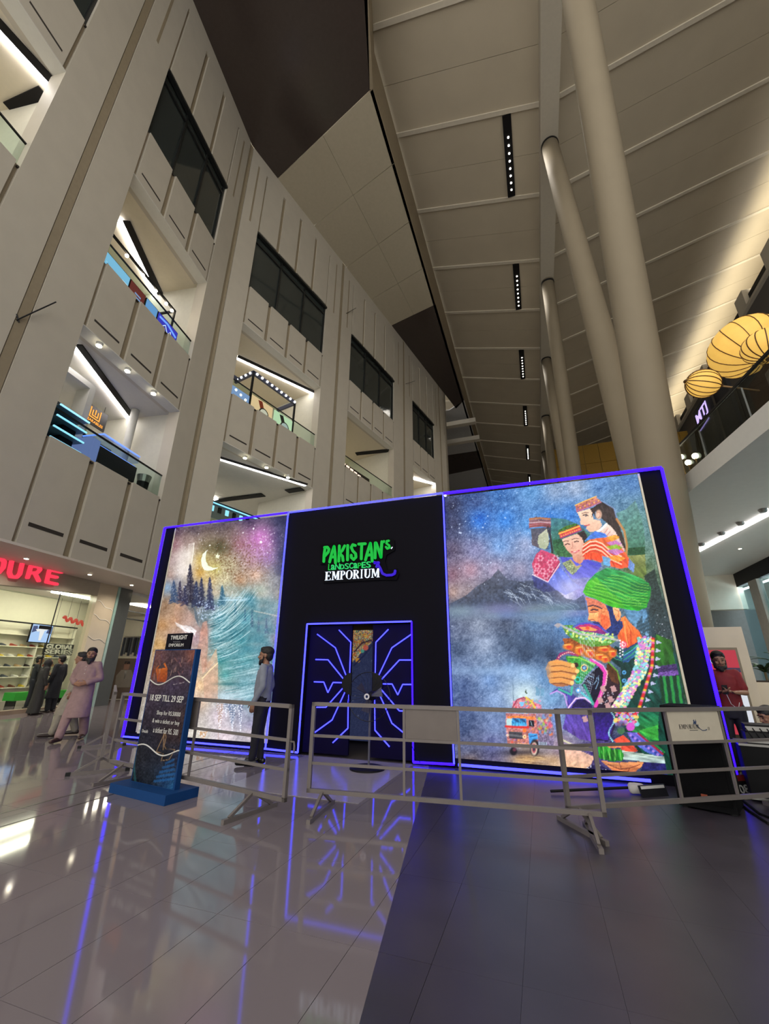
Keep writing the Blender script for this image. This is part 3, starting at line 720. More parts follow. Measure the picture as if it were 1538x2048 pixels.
# ================================================================== STANDEE SIGN
ang = math.atan2(-0.17, 1.01)
stand = thing('sign_stand', 'tall blue-edged promotional stand with dark print and a blue base box', 'sign', (-4.56, 4.66, 0), ang)
M_BLUE = mat('stand_blue', (16, 60, 112), 0.7, var=0.04, spec=0.2)
MB().box(-0.53, 0.53, -0.22, 0.22, 0.0, 0.10).build('base', M_BLUE, stand)
MB().box(-0.42, 0.42, -0.035, 0.035, 0.10, 1.655).build('board', M_BLUE, stand)
MB().box(-0.23, 0.27, -0.028, -0.005, 1.655, 1.86).build('header_board', mat('header_dark', (16, 13, 24), 0.7, spec=0.12), stand)
M_INK = mat('white_ink', (214, 212, 206), 0.5)
M_INK2 = mat('grey_ink', (120, 118, 122), 0.5)
def stxt(txt, x, z, w, h, m=M_INK, par=None, y=-0.040, off=0.0, shear=0.0):
    o = place_text('lettering', text_mesh(txt, 1.0, 0.001, offset=off, shear=shear), m, (x, y, z), (1, 0, 0), (0, 0, 1), par or stand, w, h); return o
stxt('TWILIGHT', -0.15, 1.78, 0.34, 0.055, y=-0.0295, off=0.02)
MB().tube([(-0.08 + 0.007 * k, -0.030, 1.750 + 0.010 * math.sin(k * 1.7)) for k in range(22)], 0.0025, 4).build('script', M_INK2, stand)
stxt('EMPORIUM', -0.16, 1.69, 0.30, 0.04, M_INK, y=-0.0295)
stxt('18 SEP TILL 29 SEP', -0.33, 1.02, 0.66, 0.075, off=0.012)
stxt('Shop for RS.50000', -0.14, 0.85, 0.46, 0.062)
stxt('& win a ticket or buy', -0.20, 0.755, 0.53, 0.062)
stxt('a ticket for RS. 500', -0.15, 0.66, 0.48, 0.062)
stxt('Details', -0.37, 0.645, 0.12, 0.035)
def wave(z0, amp, ph, nm):
    pts = [(-0.40 + 0.80 * k / 24.0, -0.040, z0 + amp * math.sin(ph + 2 * math.pi * 1.05 * k / 24.0)) for k in range(25)]
    MB().tube(pts, 0.008, 5).build(nm, M_INK, stand)
wave(1.27, 0.055, math.pi, 'wave_line'); wave(0.47, 0.045, 0.6, 'wave_line')

# ================================================================== CROWD BARRIERS
M_BAR = mat('galvanised_tube', (114, 106, 102), 0.5, 0.2, var=0.05)
M_RUB = mat('black_rubber', (22, 22, 22), 0.8)
def barrier(p0, p1, label, panel=(0.36, 0.56), panel_mat=None, foot_at=(0.1, 0.9), hook=True, feet=(True, True), flen=0.36, rubber=False):
    p0 = Vector((p0[0], p0[1], 0)); p1 = Vector((p1[0], p1[1], 0)); L = (p1 - p0).length; rz = math.atan2(p1.y - p0.y, p1.x - p0.x)
    t = thing('crowd_barrier', label, 'barrier', p0, rz, 'crowd barriers round the booth')
    w = 0.04
    for z in (0.20, 0.46, 0.73, 1.055):
        MB().box(w / 2 if z < 1.0 and z > .3 else 0, L, -w / 2 * (0.7 if .3 < z < 1 else 1), w / 2 * (0.7 if .3 < z < 1 else 1), z - w * (.35 if .3 < z < 1 else .5), z + w * (.35 if .3 < z < 1 else .5)).build('rail', M_BAR, t)
    for x in (0.0, L - w): MB().box(x, x + w, -w / 2, w / 2, 0.18, 1.075).build('post', M_BAR, t)
    for f in panel:
        x = f * L; MB().box(x - 0.013, x + 0.013, -0.012, 0.012, 0.2, 1.055).build('upright', M_BAR, t)
    pn = MB().box(panel[0] * L + 0.015, panel[1] * L - 0.015, -0.006, 0.006, 0.745, 1.035).build('sign_panel', panel_mat or mat('grey_panel', (106, 97, 92), 0.55), t)
    for i, f in enumerate(foot_at):
        if not feet[i]: continue
        x = f * L
        mb = MB().box(x - 0.02, x + 0.02, -flen, flen, 0.0, 0.04)
        mb.bar((x, -flen * 0.8, 0.04), (x, 0, 0.20), 0.028); mb.bar((x, flen * 0.8, 0.04), (x, 0, 0.20), 0.028)
        ft = mb.build('foot', M_BAR, t)
        for s in ((-1, 1) if rubber else ()): MB().box(x - 0.024, x + 0.024, s * flen - 0.03, s * flen + 0.03, 0.0, 0.044).build('rubber_end', M_RUB, ft)
    if hook:
        MB().tube([(L, 0, 0.72), (L + 0.05, 0, 0.72), (L + 0.06, 0, 0.68), (L + 0.06, 0, 0.62)], 0.010, 6).build('hook', M_BAR, t)
    return t, pn, L
barrier((-5.85, 5.08), (-2.56, 4.36), 'grey steel crowd barrier standing behind the blue promotional stand', (0.30, 0.53), foot_at=(0.12, 0.86))
barrier((-2.54, 4.76), (0.43, 5.06), 'grey steel crowd barrier across the neon doorway, with plain grey panel', (0.36, 0.555), foot_at=(0.06, 0.95), hook=False)
tB3, pn, L3 = barrier((0.09, 5.13), (2.75, 6.80), 'grey steel crowd barrier on the right with a white logo panel', (0.43, 0.66), mat('white_panel', (190, 180, 162), 0.5), foot_at=(0.04, 0.9), hook=False)
barrier((-6.02, 5.10), (-8.15, 6.86), 'grey steel crowd barrier seen end-on at the left, beyond the stand', (0.3, 0.6), foot_at=(0.05, 0.92), rubber=True)
# EMPORIUM logo on the white panel
M_BLKINK = mat('black_ink', (30, 28, 30), 0.5)
pw0, pw1 = 0.43 * L3 + 0.015, 0.66 * L3 - 0.015
serif_word('EMPORIUM', (pw0 + 0.13, -0.0065, 0.86), (1, 0, 0), (0, 0, 1), np.array([84, 108, 74, 88, 84, 48, 88, 108.]) / 682.0 * 0.24, 0.045, M_BLKINK, tB3, 0.0015, gap=0.003, loc=Matrix.Identity(4))
MB().box(pw0 + 0.26, pw0 + 0.37, -0.0075, -0.0065, 0.843, 0.848).build('lettering', M_BLKINK, tB3)
MB().tube([(pw0 + 0.335, -0.008, 0.945), (pw0 + 0.36, -0.008, 0.905), (pw0 + 0.40, -0.008, 0.86), (pw0 + 0.43, -0.008, 0.842), (pw0 + 0.47, -0.008, 0.843), (pw0 + 0.49, -0.008, 0.85)], 0.004, 5).build('logo_swoosh', mat('navy_ink', (40, 60, 96), 0.5), tB3)
for dx in (0.0, 0.022): MB().prism([(pw0 + 0.325 + dx, -0.007, 0.91), (pw0 + 0.345 + dx, -0.007, 0.955), (pw0 + 0.35 + dx, -0.007, 0.93), (pw0 + 0.34 + dx, -0.007, 0.9)], (0, -0.001, 0)).build('logo_leaf', mat('navy_ink', (40, 60, 96), 0.5), tB3)
for dx in (0.51, 0.525): MB().box(pw0 + dx, pw0 + dx + 0.004, -0.008, -0.0065, 0.842, 0.875).build('lettering', M_BLKINK, tB3)

# ================================================================== PEDESTAL FAN
fan = thing('pedestal_fan', 'black pedestal fan with white hub in front of the neon doorway', 'fan', (-2.66, 6.86, 0.0075))
MB().lathe((0, 0, 0), [(0.27, 0.0), (0.27, 0.025), (0.22, 0.04), (0.05, 0.05)], 28).build('base', M_BLACK, fan)
MB().tube([(0, 0.06, 0.04), (0, 0.06, 1.0)], 0.017, 10).build('pole', mat('fan_grey', (84, 82, 96), 0.4), fan)
hz = 1.02; hx = 0.02
MB().ball((hx, 0.10, hz), 0.075, 0.13, 0.075).build('motor', M_BLACK, fan, True)
gd = MB()
gd.tube([(hx + 0.36 * math.cos(2 * math.pi * k / 32), -0.06, hz + 0.36 * math.sin(2 * math.pi * k / 32)) for k in range(33)], 0.006, 5)
for k in range(28):
    a = 2 * math.pi * k / 28; c, s = math.cos(a), math.sin(a)
    gd.tube([(hx + 0.06 * c, -0.13, hz + 0.06 * s), (hx + 0.25 * c, -0.12, hz + 0.25 * s), (hx + 0.36 * c, -0.06, hz + 0.36 * s), (hx + 0.25 * c, 0.01, hz + 0.25 * s), (hx + 0.06 * c, 0.03, hz + 0.06 * s)], 0.0016, 3)
tag(gd.build('guard', mat('fan_wire', (30, 30, 36), 0.4, 0.5), fan), kind='stuff')
for k in range(3):
    a = 2 * math.pi * k / 3 + 0.3
    pts = []
    for r, da in ((0.05, -0.25), (0.24, -0.3), (0.25, 0.3), (0.05, 0.3)): pts.append((hx + r * math.cos(a + da), -0.06 + 0.05 * da, hz + r * math.sin(a + da)))
    MB().prism(pts, (0, 0.006, 0)).build('blade', mat('fan_blade', (46, 44, 70), 0.4), fan)
mb = MB()
for k in range(16):
    a0, a1 = 2 * math.pi * k / 16, 2 * math.pi * (k + 1) / 16
    mb.hexa([(hx + r * math.cos(a), y, hz + r * math.sin(a)) for y in (-0.135, -0.145) for r, a in ((0.022, a0), (0.045, a0), (0.045, a1), (0.022, a1))])
mb.build('hub_ring', mat('hub_white', (210, 205, 210), 0.4, emit=(150, 140, 170), estr=0.0), fan)
MB().tube([(0.05, 0.12, 0.9), (0.25, 0.3, 0.6), (0.55, 0.5, 0.3), (0.7, 0.5, 0.05)], 0.006, 5).build('cord', M_BLACK, fan)
# ================================================================== FLAT PRINTS (murals, posters): colours painted per print cell
def vnoise(x, y, seed=0):
    xi = np.floor(x).astype(np.int64); yi = np.floor(y).astype(np.int64); fx_ = x - xi; fy_ = y - yi
    def h(a, b):
        n = (a * 374761393 + b * 668265263 + seed * 1442695041) & 0x7fffffff
        n = ((n ^ (n >> 13)) * 1274126177) & 0x7fffffff
        return ((n ^ (n >> 16)) & 0xffff) / 65535.0
    u = fx_ * fx_ * (3 - 2 * fx_); v = fy_ * fy_ * (3 - 2 * fy_)
    return (h(xi, yi) * (1 - u) + h(xi + 1, yi) * u) * (1 - v) + (h(xi, yi + 1) * (1 - u) + h(xi + 1, yi + 1) * u) * v
def fbm(x, y, seed=0, o=4):
    t = 0; a = 0.5; n = 0
    for k in range(o): t = t + a * vnoise(x * 2 ** k, y * 2 ** k, seed + k); n += a; a *= 0.5
    return t / n
class Paint:
    def __init__(s, x, y): s.x = x; s.y = y; s.c = np.zeros((len(x), 3)); s.rng = np.random.RandomState(3); s.o = (0, 0, 1.0)
    def frame(s, ox, oy, k): s.o = (ox, oy, k); return s
    def T(s, pts): p = np.asarray(pts, float).reshape(-1, 2); return np.c_[s.o[0] + p[:, 0] / s.o[2], s.o[1] + p[:, 1] / s.o[2]]
    def field(s, ctl, power=2.4):
        ctl = np.array(ctl, float); w = 0; acc = np.zeros((len(s.x), 3))
        for q in ctl:
            d = ((s.x - q[0]) ** 2 + (s.y - q[1]) ** 2 + 60.0) ** (-power / 2.0); w = w + d; acc += d[:, None] * q[2:5]
        s.c = acc / w[:, None]
    def mix(s, a, col):
        a = np.clip(a, 0, 1)[:, None]; s.c = s.c * (1 - a) + np.asarray(col, float) * a
    def idx(s, p, pad):
        return np.nonzero((s.x > p[:, 0].min() - pad) & (s.x < p[:, 0].max() + pad) & (s.y > p[:, 1].min() - pad) & (s.y < p[:, 1].max() + pad))[0]
    def inside(s, p, i):
        x, y = s.x[i], s.y[i]; r = np.zeros(len(i), bool); n = len(p); j = n - 1
        for k in range(n):
            x0, y0 = p[k]; x1, y1 = p[j]
            if y0 != y1: r ^= ((y0 > y) != (y1 > y)) & (x < (x1 - x0) * (y - y0) / (y1 - y0) + x0)
            j = k
        return r
    def poly(s, pts, col, a=1.0, col2=None, tex=0.0, ts=3.0, ang=None, seed=1):
        p = s.T(pts); i = s.idx(p, 0); 
        if not len(i): return
        i = i[s.inside(p, i)]
        if not len(i): return
        col = np.tile(np.asarray(col, float), (len(i), 1))
        x, y = s.x[i], s.y[i]
        if col2 is not None:   # vertical blend
            t = ((y - p[:, 1].min()) / max(1e-6, np.ptp(p[:, 1])))[:, None]; col = col * (1 - t) + np.asarray(col2, float) * t
        if tex:
            if ang is not None:
                ca, sa = math.cos(ang), math.sin(ang); u = x * ca + y * sa; v = -x * sa + y * ca; n = fbm(u / (ts * 5), v / ts, seed, 3)
            else: n = fbm(x / ts, y / ts, seed, 3)
            col = col * (1 + tex * (n - 0.5) * 2)[:, None]
        s.c[i] = s.c[i] * (1 - a) + np.clip(col, 0, 255) * a
    def line(s, pts, w, col, a=1.0, close=False):
        p = s.T(pts)
        if close: p = np.vstack([p, p[:1]])
        i = s.idx(p, w + 1)
        if not len(i): return
        d = np.full(len(i), 1e9); x, y = s.x[i], s.y[i]
        for k in range(len(p) - 1):
            a0, b0 = p[k], p[k + 1]; e = b0 - a0; L = e @ e + 1e-9
            t = np.clip(((x - a0[0]) * e[0] + (y - a0[1]) * e[1]) / L, 0, 1)
            d = np.minimum(d, np.hypot(x - a0[0] - t * e[0], y - a0[1] - t * e[1]))
        al = (np.clip((w / 2 - d) / 0.8 + 0.5, 0, 1) * a)[:, None]
        s.c[i] = s.c[i] * (1 - al) + np.asarray(col, float) * al
    def blob(s, x, y, rx, ry, col, a=1.0, hard=1.0, ang=0.0):
        c = s.T([(x, y)])[0]; dx, dy = s.x - c[0], s.y - c[1]
        if ang: dx, dy = dx * math.cos(ang) + dy * math.sin(ang), -dx * math.sin(ang) + dy * math.cos(ang)
        q = (dx / (rx / s.o[2])) ** 2 + (dy / (ry / s.o[2])) ** 2
        s.mix(a * np.exp(-q ** hard), col)
    def dot(s, x, y, r, col, a=1.0):
        c = s.T([(x, y)])[0]; rr = r / s.o[2]; i = np.nonzero((abs(s.x - c[0]) < rr + 1) & (abs(s.y - c[1]) < rr + 1))[0]
        if len(i):
            al = (np.clip((rr - np.hypot(s.x[i] - c[0], s.y[i] - c[1])) / 0.8 + 0.5, 0, 1) * a)[:, None]; s.c[i] = s.c[i] * (1 - al) + np.asarray(col, float) * al
    def speckle(s, amp, sc=1.6, seed=5, mask=None):
        n = (fbm(s.x / sc, s.y / sc, seed, 2) - 0.5) * 2 * amp
        if mask is not None: n = n * mask
        s.c = np.clip(s.c + n[:, None], 0, 255)
    def stars(s, n, box, seed=1, rmax=1.3, a=0.95, col=(235, 240, 255), fall=None):
        r = np.random.RandomState(seed)
        for k in range(n):
            x, y = r.uniform(box[0], box[2]), r.uniform(box[1], box[3])
            if fall and r.rand() > math.exp(-((x - fall[0]) / fall[2]) ** 2 - ((y - fall[1]) / fall[3]) ** 2): continue
            o = s.o; s.o = (0, 0, 1.0); s.dot(x, y, 0.35 + rmax * r.rand() ** 4, col, a * (0.4 + 0.6 * r.rand())); s.o = o
def grid_print(name, m, parent, fn, nx, nz, painter, offset):
    """fn(u,v) -> world points of the flat print; painter(Paint) fills the colours"""
    u, v = np.meshgrid(np.linspace(0, 1, nx), np.linspace(0, 1, nz)); P = fn(u.ravel(), v.ravel())
    q = P - O0; z = q @ FWD; px = CX + FPX * (q @ RGT) / z; py = CY - FPX * (q @ UPV) / z
    pa = Paint(px, py); painter(pa)
    me = bpy.data.meshes.new(name); n = nx * nz; nf = (nx - 1) * (nz - 1)
    me.vertices.add(n); me.vertices.foreach_set('co', (P - np.asarray(offset)).ravel().astype(np.float32))
    a = (np.arange(nz - 1)[:, None] * nx + np.arange(nx - 1)[None]).ravel(); f = np.c_[a, a + 1, a + nx + 1, a + nx]
    me.loops.add(nf * 4); me.loops.foreach_set('vertex_index', f.ravel().astype(np.int32))
    me.polygons.add(nf); me.polygons.foreach_set('loop_start', (np.arange(nf) * 4).astype(np.int32)); me.update(calc_edges=True)
    c = np.clip(pa.c, 0, 255) / 255.0; lin = np.where(c <= 0.04045, c / 12.92, ((c + 0.055) / 1.055) ** 2.4)
    at = me.color_attributes.new('print', 'FLOAT_COLOR', 'POINT'); at.data.foreach_set('color', np.c_[lin, np.ones(n)].ravel().astype(np.float32))
    return obj(name, me, m, parent)
M_LIT = printmat('backlit_print', 1.12)
M_PRN = printmat('plain_print', 0.0)

# ------------------------------------------------------------------ right mural
def paint_right(s):
    s.field([(900,1010,45,50,80),(950,1000,50,75,125),(1000,990,60,110,170),(1060,985,90,140,190),(1110,980,135,155,185),(1150,975,150,165,190),(1200,970,90,130,180),(1260,965,80,120,170),
      (905,1050,48,52,82),(960,1040,40,110,200),(1010,1040,50,120,200),(1060,1050,80,140,200),(1100,1040,55,120,200),(1140,1030,60,120,195),(1250,1030,95,130,160),(1280,1040,95,135,135),
      (905,1100,85,75,98),(950,1100,130,130,168),(1000,1090,112,152,205),(1050,1090,150,160,192),(1120,1075,50,115,150),(1270,1100,115,155,145),(1255,1070,110,150,150),
      (905,1150,135,102,116),(940,1140,175,140,156),(990,1140,165,152,178),(1040,1140,140,135,160),(1280,1150,90,110,62),(1265,1125,95,110,60),
      (905,1185,165,138,128),(935,1185,142,126,130),(985,1180,98,98,108),(1030,1180,72,82,108),(1130,1195,195,190,222),(1160,1180,120,110,190),(1110,1170,100,100,190),
      (905,1215,70,72,84),(950,1210,58,64,80),(1010,1215,50,60,80),(1080,1215,80,100,130),(1130,1205,215,208,212),
      (910,1260,95,106,132),(960,1250,132,142,162),(1010,1250,68,78,100),(1070,1245,90,122,160),(1130,1250,70,122,175),(1160,1240,70,112,165),
      (915,1300,66,82,110),(970,1290,155,168,192),(1020,1290,78,94,120),(1080,1285,100,132,172),(1120,1280,90,122,165),
      (920,1335,112,132,168),(980,1325,110,130,160),(1050,1310,46,62,88),(1100,1310,46,62,88),(1020,1340,122,152,192),
      (925,1370,68,88,130),(980,1360,108,140,188),(1050,1350,132,168,208),(1090,1360,88,130,178),
      (930,1410,74,90,132),(990,1400,130,156,198),(1050,1390,190,212,216),(1100,1395,108,150,192),
      (930,1450,58,74,110),(990,1450,110,130,172),(1110,1440,120,140,192),
      (935,1490,84,90,120),(985,1490,100,105,152),(1120,1490,150,130,150),
      (940,1525,95,80,80),(990,1530,82,76,110),(1050,1520,172,142,110),(1110,1530,190,160,130),
      (1300,1180,70,92,72),(1310,1220,40,50,50),(1322,1255,38,48,52),(1290,1240,92,134,168),(1325,1300,58,70,80),(1340,1330,40,72,36),(1350,1380,30,62,36),(1320,1450,30,90,50),(1340,1540,40,36,80),(1250,1420,20,40,46),(1200,1500,60,40,110)])
    X, Y = s.x, s.y
    sky = np.clip((1180 - Y) / 60, 0, 1)
    s.speckle(26, 2.2, 5); s.speckle(20, 8, 9); s.speckle(22, 1.2, 11, sky)
    for st in range(6): pass
    s.stars(520, (895, 970, 1290, 1180), 2, 1.2, 0.8, (215, 230, 255), (990, 1050, 110, 90)); s.stars(160, (895, 1230, 1130, 1520), 4, 1.0, 0.6, (220, 230, 250))
    # mountains behind the women
    s.frame(1040, 970, 6.152)
    s.poly([(380,400),(560,420),(680,470),(760,520),(860,600),(860,880),(480,890),(380,860)], (70,120,110), 0.7, (60,110,60), 0.35, 5)
    s.poly([(1180,350),(1300,300),(1420,190),(1500,420),(1538,640),(1538,870),(1330,870),(1300,600)], (110,150,145), 0.75, (60,105,80), 0.4, 4)
    s.poly([(1330,770),(1538,760),(1538,860),(1330,860)], (40,72,44), 0.8, None, 0.5, 2)
    s.poly([(1330,865),(1538,858),(1560,1160),(1400,1100),(1360,980)], (150,150,90), 0.8, (90,110,52), 0.4, 4, 0.8)
    s.poly([(400,680),(500,660),(560,760),(640,880),(480,890),(420,800)], (40,84,58), 0.9, (70,110,70), 0.5, 2.5)
    # dark mountain range with snow
    s.frame(880, 940, 2.958)
    s.poly([(60,790),(150,745),(215,690),(300,640),(345,585),(400,650),(480,660),(560,650),(640,680),(700,715),(745,760),(800,770),(850,735),(870,830),(700,830),(560,860),(300,830),(70,830)], (78,84,100), 0.75, (50,62,84), 0.45, 4)
    rr = np.random.RandomState(8)
    for k in range(46):
        x0, y0 = rr.uniform(375, 780), rr.uniform(665, 800); l = rr.uniform(15, 50); s.line([(x0, y0), (x0 + l, y0 + l * rr.uniform(.2, .6)), (x0 + l * 1.5, y0 + l * rr.uniform(.7, 1.6))], 0.9, (205,218,235), 0.65)
    for k in range(26): s.blob(rr.uniform(60, 860), rr.uniform(805, 880), rr.uniform(60, 140), rr.uniform(18, 40), (rr.uniform(96,140), rr.uniform(112,156), rr.uniform(140,186)), .40)
    # mist forest
    for k in range(90):
        x0 = rr.uniform(400, 740); y1 = rr.uniform(960, 1080); s.line([(x0, y1 - rr.uniform(15, 60)), (x0, y1)], 1.2, (60,78,104), 0.25)
    s.blob(560, 1050, 160, 70, (44,60,84), 0.5); s.blob(300, 1190, 260, 26, (150,180,215), 0.45); s.blob(500, 1330, 110, 90, (205,220,222), 0.55)
    # ---------------- women
    s.frame(1040, 970, 6.152)
    # left woman (seen from behind)
    s.poly([(130,540),(340,520),(365,700),(335,790),(240,780),(150,740)], (88,72,74), 0.75, None, .3, 3)
    s.poly([(230,620),(330,540),(355,640),(350,740),(310,795),(240,770),(215,700)], (196,196,170), 0.9, (170,180,150), .12, 4)
    s.poly([(112,410),(200,392),(375,405),(380,525),(250,510),(110,530)], (128,96,88), 0.95, (158,96,96), 0.5, 2.2, 0.05)
    for yy, cc in ((420,(190,120,60)),(445,(110,80,110)),(468,(210,180,200)),(490,(150,70,90)),(512,(120,60,60))): s.line([(115,yy),(250,yy-14),(378,yy)], 1.6, cc, .8)
    s.line([(345,520),(372,640),(400,830)], 4.0, (52,46,52), .9); s.line([(372,520),(380,700)], 2.5, (60,50,56), .7)
    s.poly([(265,795),(430,860),(490,940),(480,1010),(340,1190),(170,1110),(150,960),(200,850)], (204,70,106), 0.9, (190,60,90), .25, 4)
    for cx_, cy_ in ((370,955),(250,900),(210,1000),(280,1060),(200,1080),(320,1120),(380,1040),(440,900)):
        for k in range(6):
            a = k * 1.05; s.dot(cx_ + 30 * math.cos(a), cy_ + 30 * math.sin(a), 13, (238,190,205), .6)
        s.dot(cx_, cy_, 12, (170,40,80), .8)
    s.line([(490,965),(345,1195),(150,1100)], 2.0, (240,225,235), .8); s.line([(480,960),(345,1160)], 1.2, (80,40,70), .7)
    s.poly([(490,1000),(640,1180),(760,1260),(560,1353),(330,1230),(370,1160)], (90,110,205), 0.8, (120,130,210), .3, 5, 1.2)
    s.poly([(150,1110),(340,1200),(450,1300),(300,1320),(170,1250)], (66,70,140), 0.8, (52,56,100), .3, 4)
    # middle woman
    s.poly([(490,880),(650,900),(740,880),(800,900),(1000,1000),(900,1130),(640,1160),(560,1050)], (84,84,190), .95, (110,110,200), .25, 6, .6)
    s.poly([(640,850),(780,800),(800,900),(740,980),(660,930)], (214,160,140), 1, (206,140,112), .1, 4)
    s.poly([(520,960),(610,920),(690,1020),(745,1000),(700,1060),(650,1110),(580,1050)], (140,150,110), .95, None, .6, 1.8)
    s.line([(620,920),(690,1010),(750,990)], 3, (200,170,90), .8)
    s.poly([(700,590),(790,560),(830,640),(800,690),(780,760),(760,680)], (56,46,48), 1, None, .3, 2)
    s.poly([(520,665),(700,600),(760,650),(790,720),(770,800),(700,870),(640,860),(580,800),(540,740)], (226,186,164), 1, (214,160,140), .08, 5)
    s.line([(530,700),(560,688),(600,690)], 1.3, (90,60,56)); s.line([(640,672),(680,655),(720,662)], 1.3, (90,60,56))
    s.line([(555,735),(585,722),(612,730)], 2.0, (70,46,46)); s.line([(670,700),(700,690),(720,697)], 2.0, (70,46,46))
    s.line([(640,700),(650,760),(630,778),(660,784)], 1.0, (180,120,104)); s.line([(635,822),(680,830),(725,806)], 2.6, (190,60,80)); s.line([(650,828),(715,815)], 1.0, (245,225,220))
    s.poly([(470,590),(480,560),(560,510),(690,470),(740,500),(755,560),(620,610),(500,660),(488,625)], (196,70,60), 1, (204,84,80), .3, 2)
    s.poly([(468,590),(480,555),(560,505),(690,470),(725,490),(600,540)], (70,110,50), 1, None, .5, 1.8)
    s.line([(478,600),(600,556),(735,505)], 2.2, (230,190,80)); s.line([(500,655),(620,608),(755,556)], 2.2, (150,60,120))
    for k in range(9): s.dot(510 + k * 27, 628 - k * 10, 9, (240,170,110), .8)
    # right woman
    s.poly([(900,280),(1000,200),(1150,280),(1180,380),(1230,520),(1290,700),(1310,820),(1240,720),(1160,560),(1060,460),(1010,420),(930,330)], (62,52,52), 1, (72,60,56), .4, 2, 1.1)
    s.line([(1010,200),(1160,290),(1190,420),(1270,560),(1310,700),(1310,830)], 2.2, (130,150,190), .8); s.line([(1190,420),(1280,560),(1315,740),(1308,840)], 4.5, (206,130,60), .75)
    s.poly([(705,335),(860,290),(890,330),(900,420),(985,440),(1010,500),(960,560),(860,580),(820,540),(815,500),(750,485),(742,450),(745,420)], (232,200,176), 1, (222,180,156), .07, 5)
    s.poly([(860,290),(940,270),(1000,300),(980,330),(930,310),(925,370),(960,420),(930,400),(905,350),(880,420),(890,340)], (66,52,50), 1)
    s.blob(968, 365, 40, 62, (224,184,160), 1, 3); s.line([(950,340),(985,330),(985,390),(960,410)], 1.2, (170,116,100))
    s.line([(775,372),(815,362),(838,378)], 1.8, (60,46,50)); s.line([(760,352),(800,338),(840,342)], 1.2, (100,70,64)); s.line([(800,500),(830,496),(852,490)], 2.0, (196,70,80)); s.dot(812, 380, 9, (50,56,80))
    s.poly([(680,245),(920,140),(990,190),(1000,215),(880,270),(700,335),(685,300)], (186,124,104), 1, (170,96,90), .35, 2)
    s.line([(680,250),(800,195),(940,140)], 2.0, (230,180,90)); s.line([(695,320),(850,275),(990,215)], 2.0, (170,110,150))
    for k in range(10): s.dot(715 + k * 28, 290 - k * 11, 9, (230,180,110) if k % 2 else (160,100,160), .9)
    s.poly([(960,560),(1060,470),(1110,500),(1170,570),(1230,680),(1290,800),(1240,850),(1150,690),(1040,600)], (226,206,190), 1, (214,170,170), .1, 4)
    for k in range(8): s.line([(985 + k * 33, 590 + k * 30), (1055 + k * 26, 500 + k * 38)], 1.0, (190,80,80), .8)
    s.line([(950,575),(1000,550),(1065,480)], 4.5, (235,235,230), .9)
    s.poly([(790,690),(880,600),(930,570),(1050,600),(1080,640),(960,660),(860,670)], (70,110,200), 1, (90,140,215), .3, 2.5, .4)
    s.poly([(780,730),(860,670),(960,655),(1120,640),(1180,690),(1310,850),(1350,930),(1340,1010),(1230,1030),(1120,1000),(1010,940),(900,900),(800,900),(760,830)], (226,110,66), 1, (220,90,60), .3, 3, 1.1)
    for k, cc in enumerate(((250,225,205),(190,50,46),(250,225,205),(190,50,46),(245,215,190),(200,60,50))):
        yy = 690 + k * 24; s.line([(775,yy+70),(860,yy+10),(930,yy),(1010,yy+30),(1120,yy+130),(1250,yy+190)], 2.2, cc, .85)
    for cc, y0 in (((236,160,60),650),((180,120,190),720),((130,180,60),770),((180,120,190),820),((230,150,60),900)): s.poly([(1060,y0-10),(1180,y0-40),(1230+ (y0-650)*.3,y0),(1130+(y0-650)*.3,y0+50)], cc, .85, None, .3, 2, .9)
    s.poly([(800,910),(1000,960),(1010,1010),(860,980)], (80,80,190), .8); s.poly([(1010,870),(1110,900),(1110,1000),(1030,980)], (100,170,220), .9, None, .2, 3)
    s.poly([(800,830),(980,840),(1010,960),(900,920),(790,920)], (226,80,50), .9, None, .4, 2, 1.4)
    s.poly([(1340,900),(1410,980),(1400,1080),(1330,1020)], (110,140,210), .85, None, .4, 2, 1.2)
    s.blob(640, 1260, 200, 120, (205,200,226), .6)
    # ---------------- turbaned musician
    s.frame(1080, 1130, 5.303)
    # trees, right dark zone
    s.poly([(1100,120),(1215,40),(1290,330),(1360,620),(1400,800),(1250,760),(1150,600),(1180,300)], (44,56,54), .85, (60,72,78), .5, 2.2)
    s.poly([(890,470),(1120,470),(1160,620),(1150,760),(1050,700),(930,560)], (96,140,178), .9, (110,150,180), .3, 4)
    for k in range(12): x0 = 1030 + 16 * k; s.line([(x0, 700 + (k % 3) * 20), (x0 + 2, 620 - (k % 4) * 25)], 2.5, (48,66,74), .8)
    s.stars(60, (1290, 1230, 1345, 1290), 8, .9, .7)
    # neck, face
    s.poly([(860,560),(900,540),(960,620),(1050,700),(1085,770),(960,880),(880,870),(820,760),(840,690)], (224,130,70), 1, (214,90,50), .3, 2.2, 1.3)
    s.line([(900,600),(900,700),(930,850)], 2, (240,180,110), .7); s.line([(960,700),(970,780),(960,860)], 2, (190,60,40), .7); s.line([(880,720),(900,840)], 2.4, (230,80,50), .7)
    s.poly([(485,340),(600,370),(690,420),(720,480),(740,560),(750,640),(700,690),(650,650),(620,600),(590,595),(515,590),(510,560),(520,520),(510,470),(495,400)], (224,140,96), 1, (226,130,84), .25, 3)
    s.poly([(485,340),(600,370),(680,420),(700,470),(600,440),(510,430)], (206,120,96), 1, None, .2, 3); s.poly([(520,500),(620,500),(600,600),(515,590)], (240,200,130), .8, (236,160,100), .2, 2)
    s.poly([(640,520),(720,540),(745,620),(700,690),(650,640)], (226,96,60), .75, None, .3, 2)
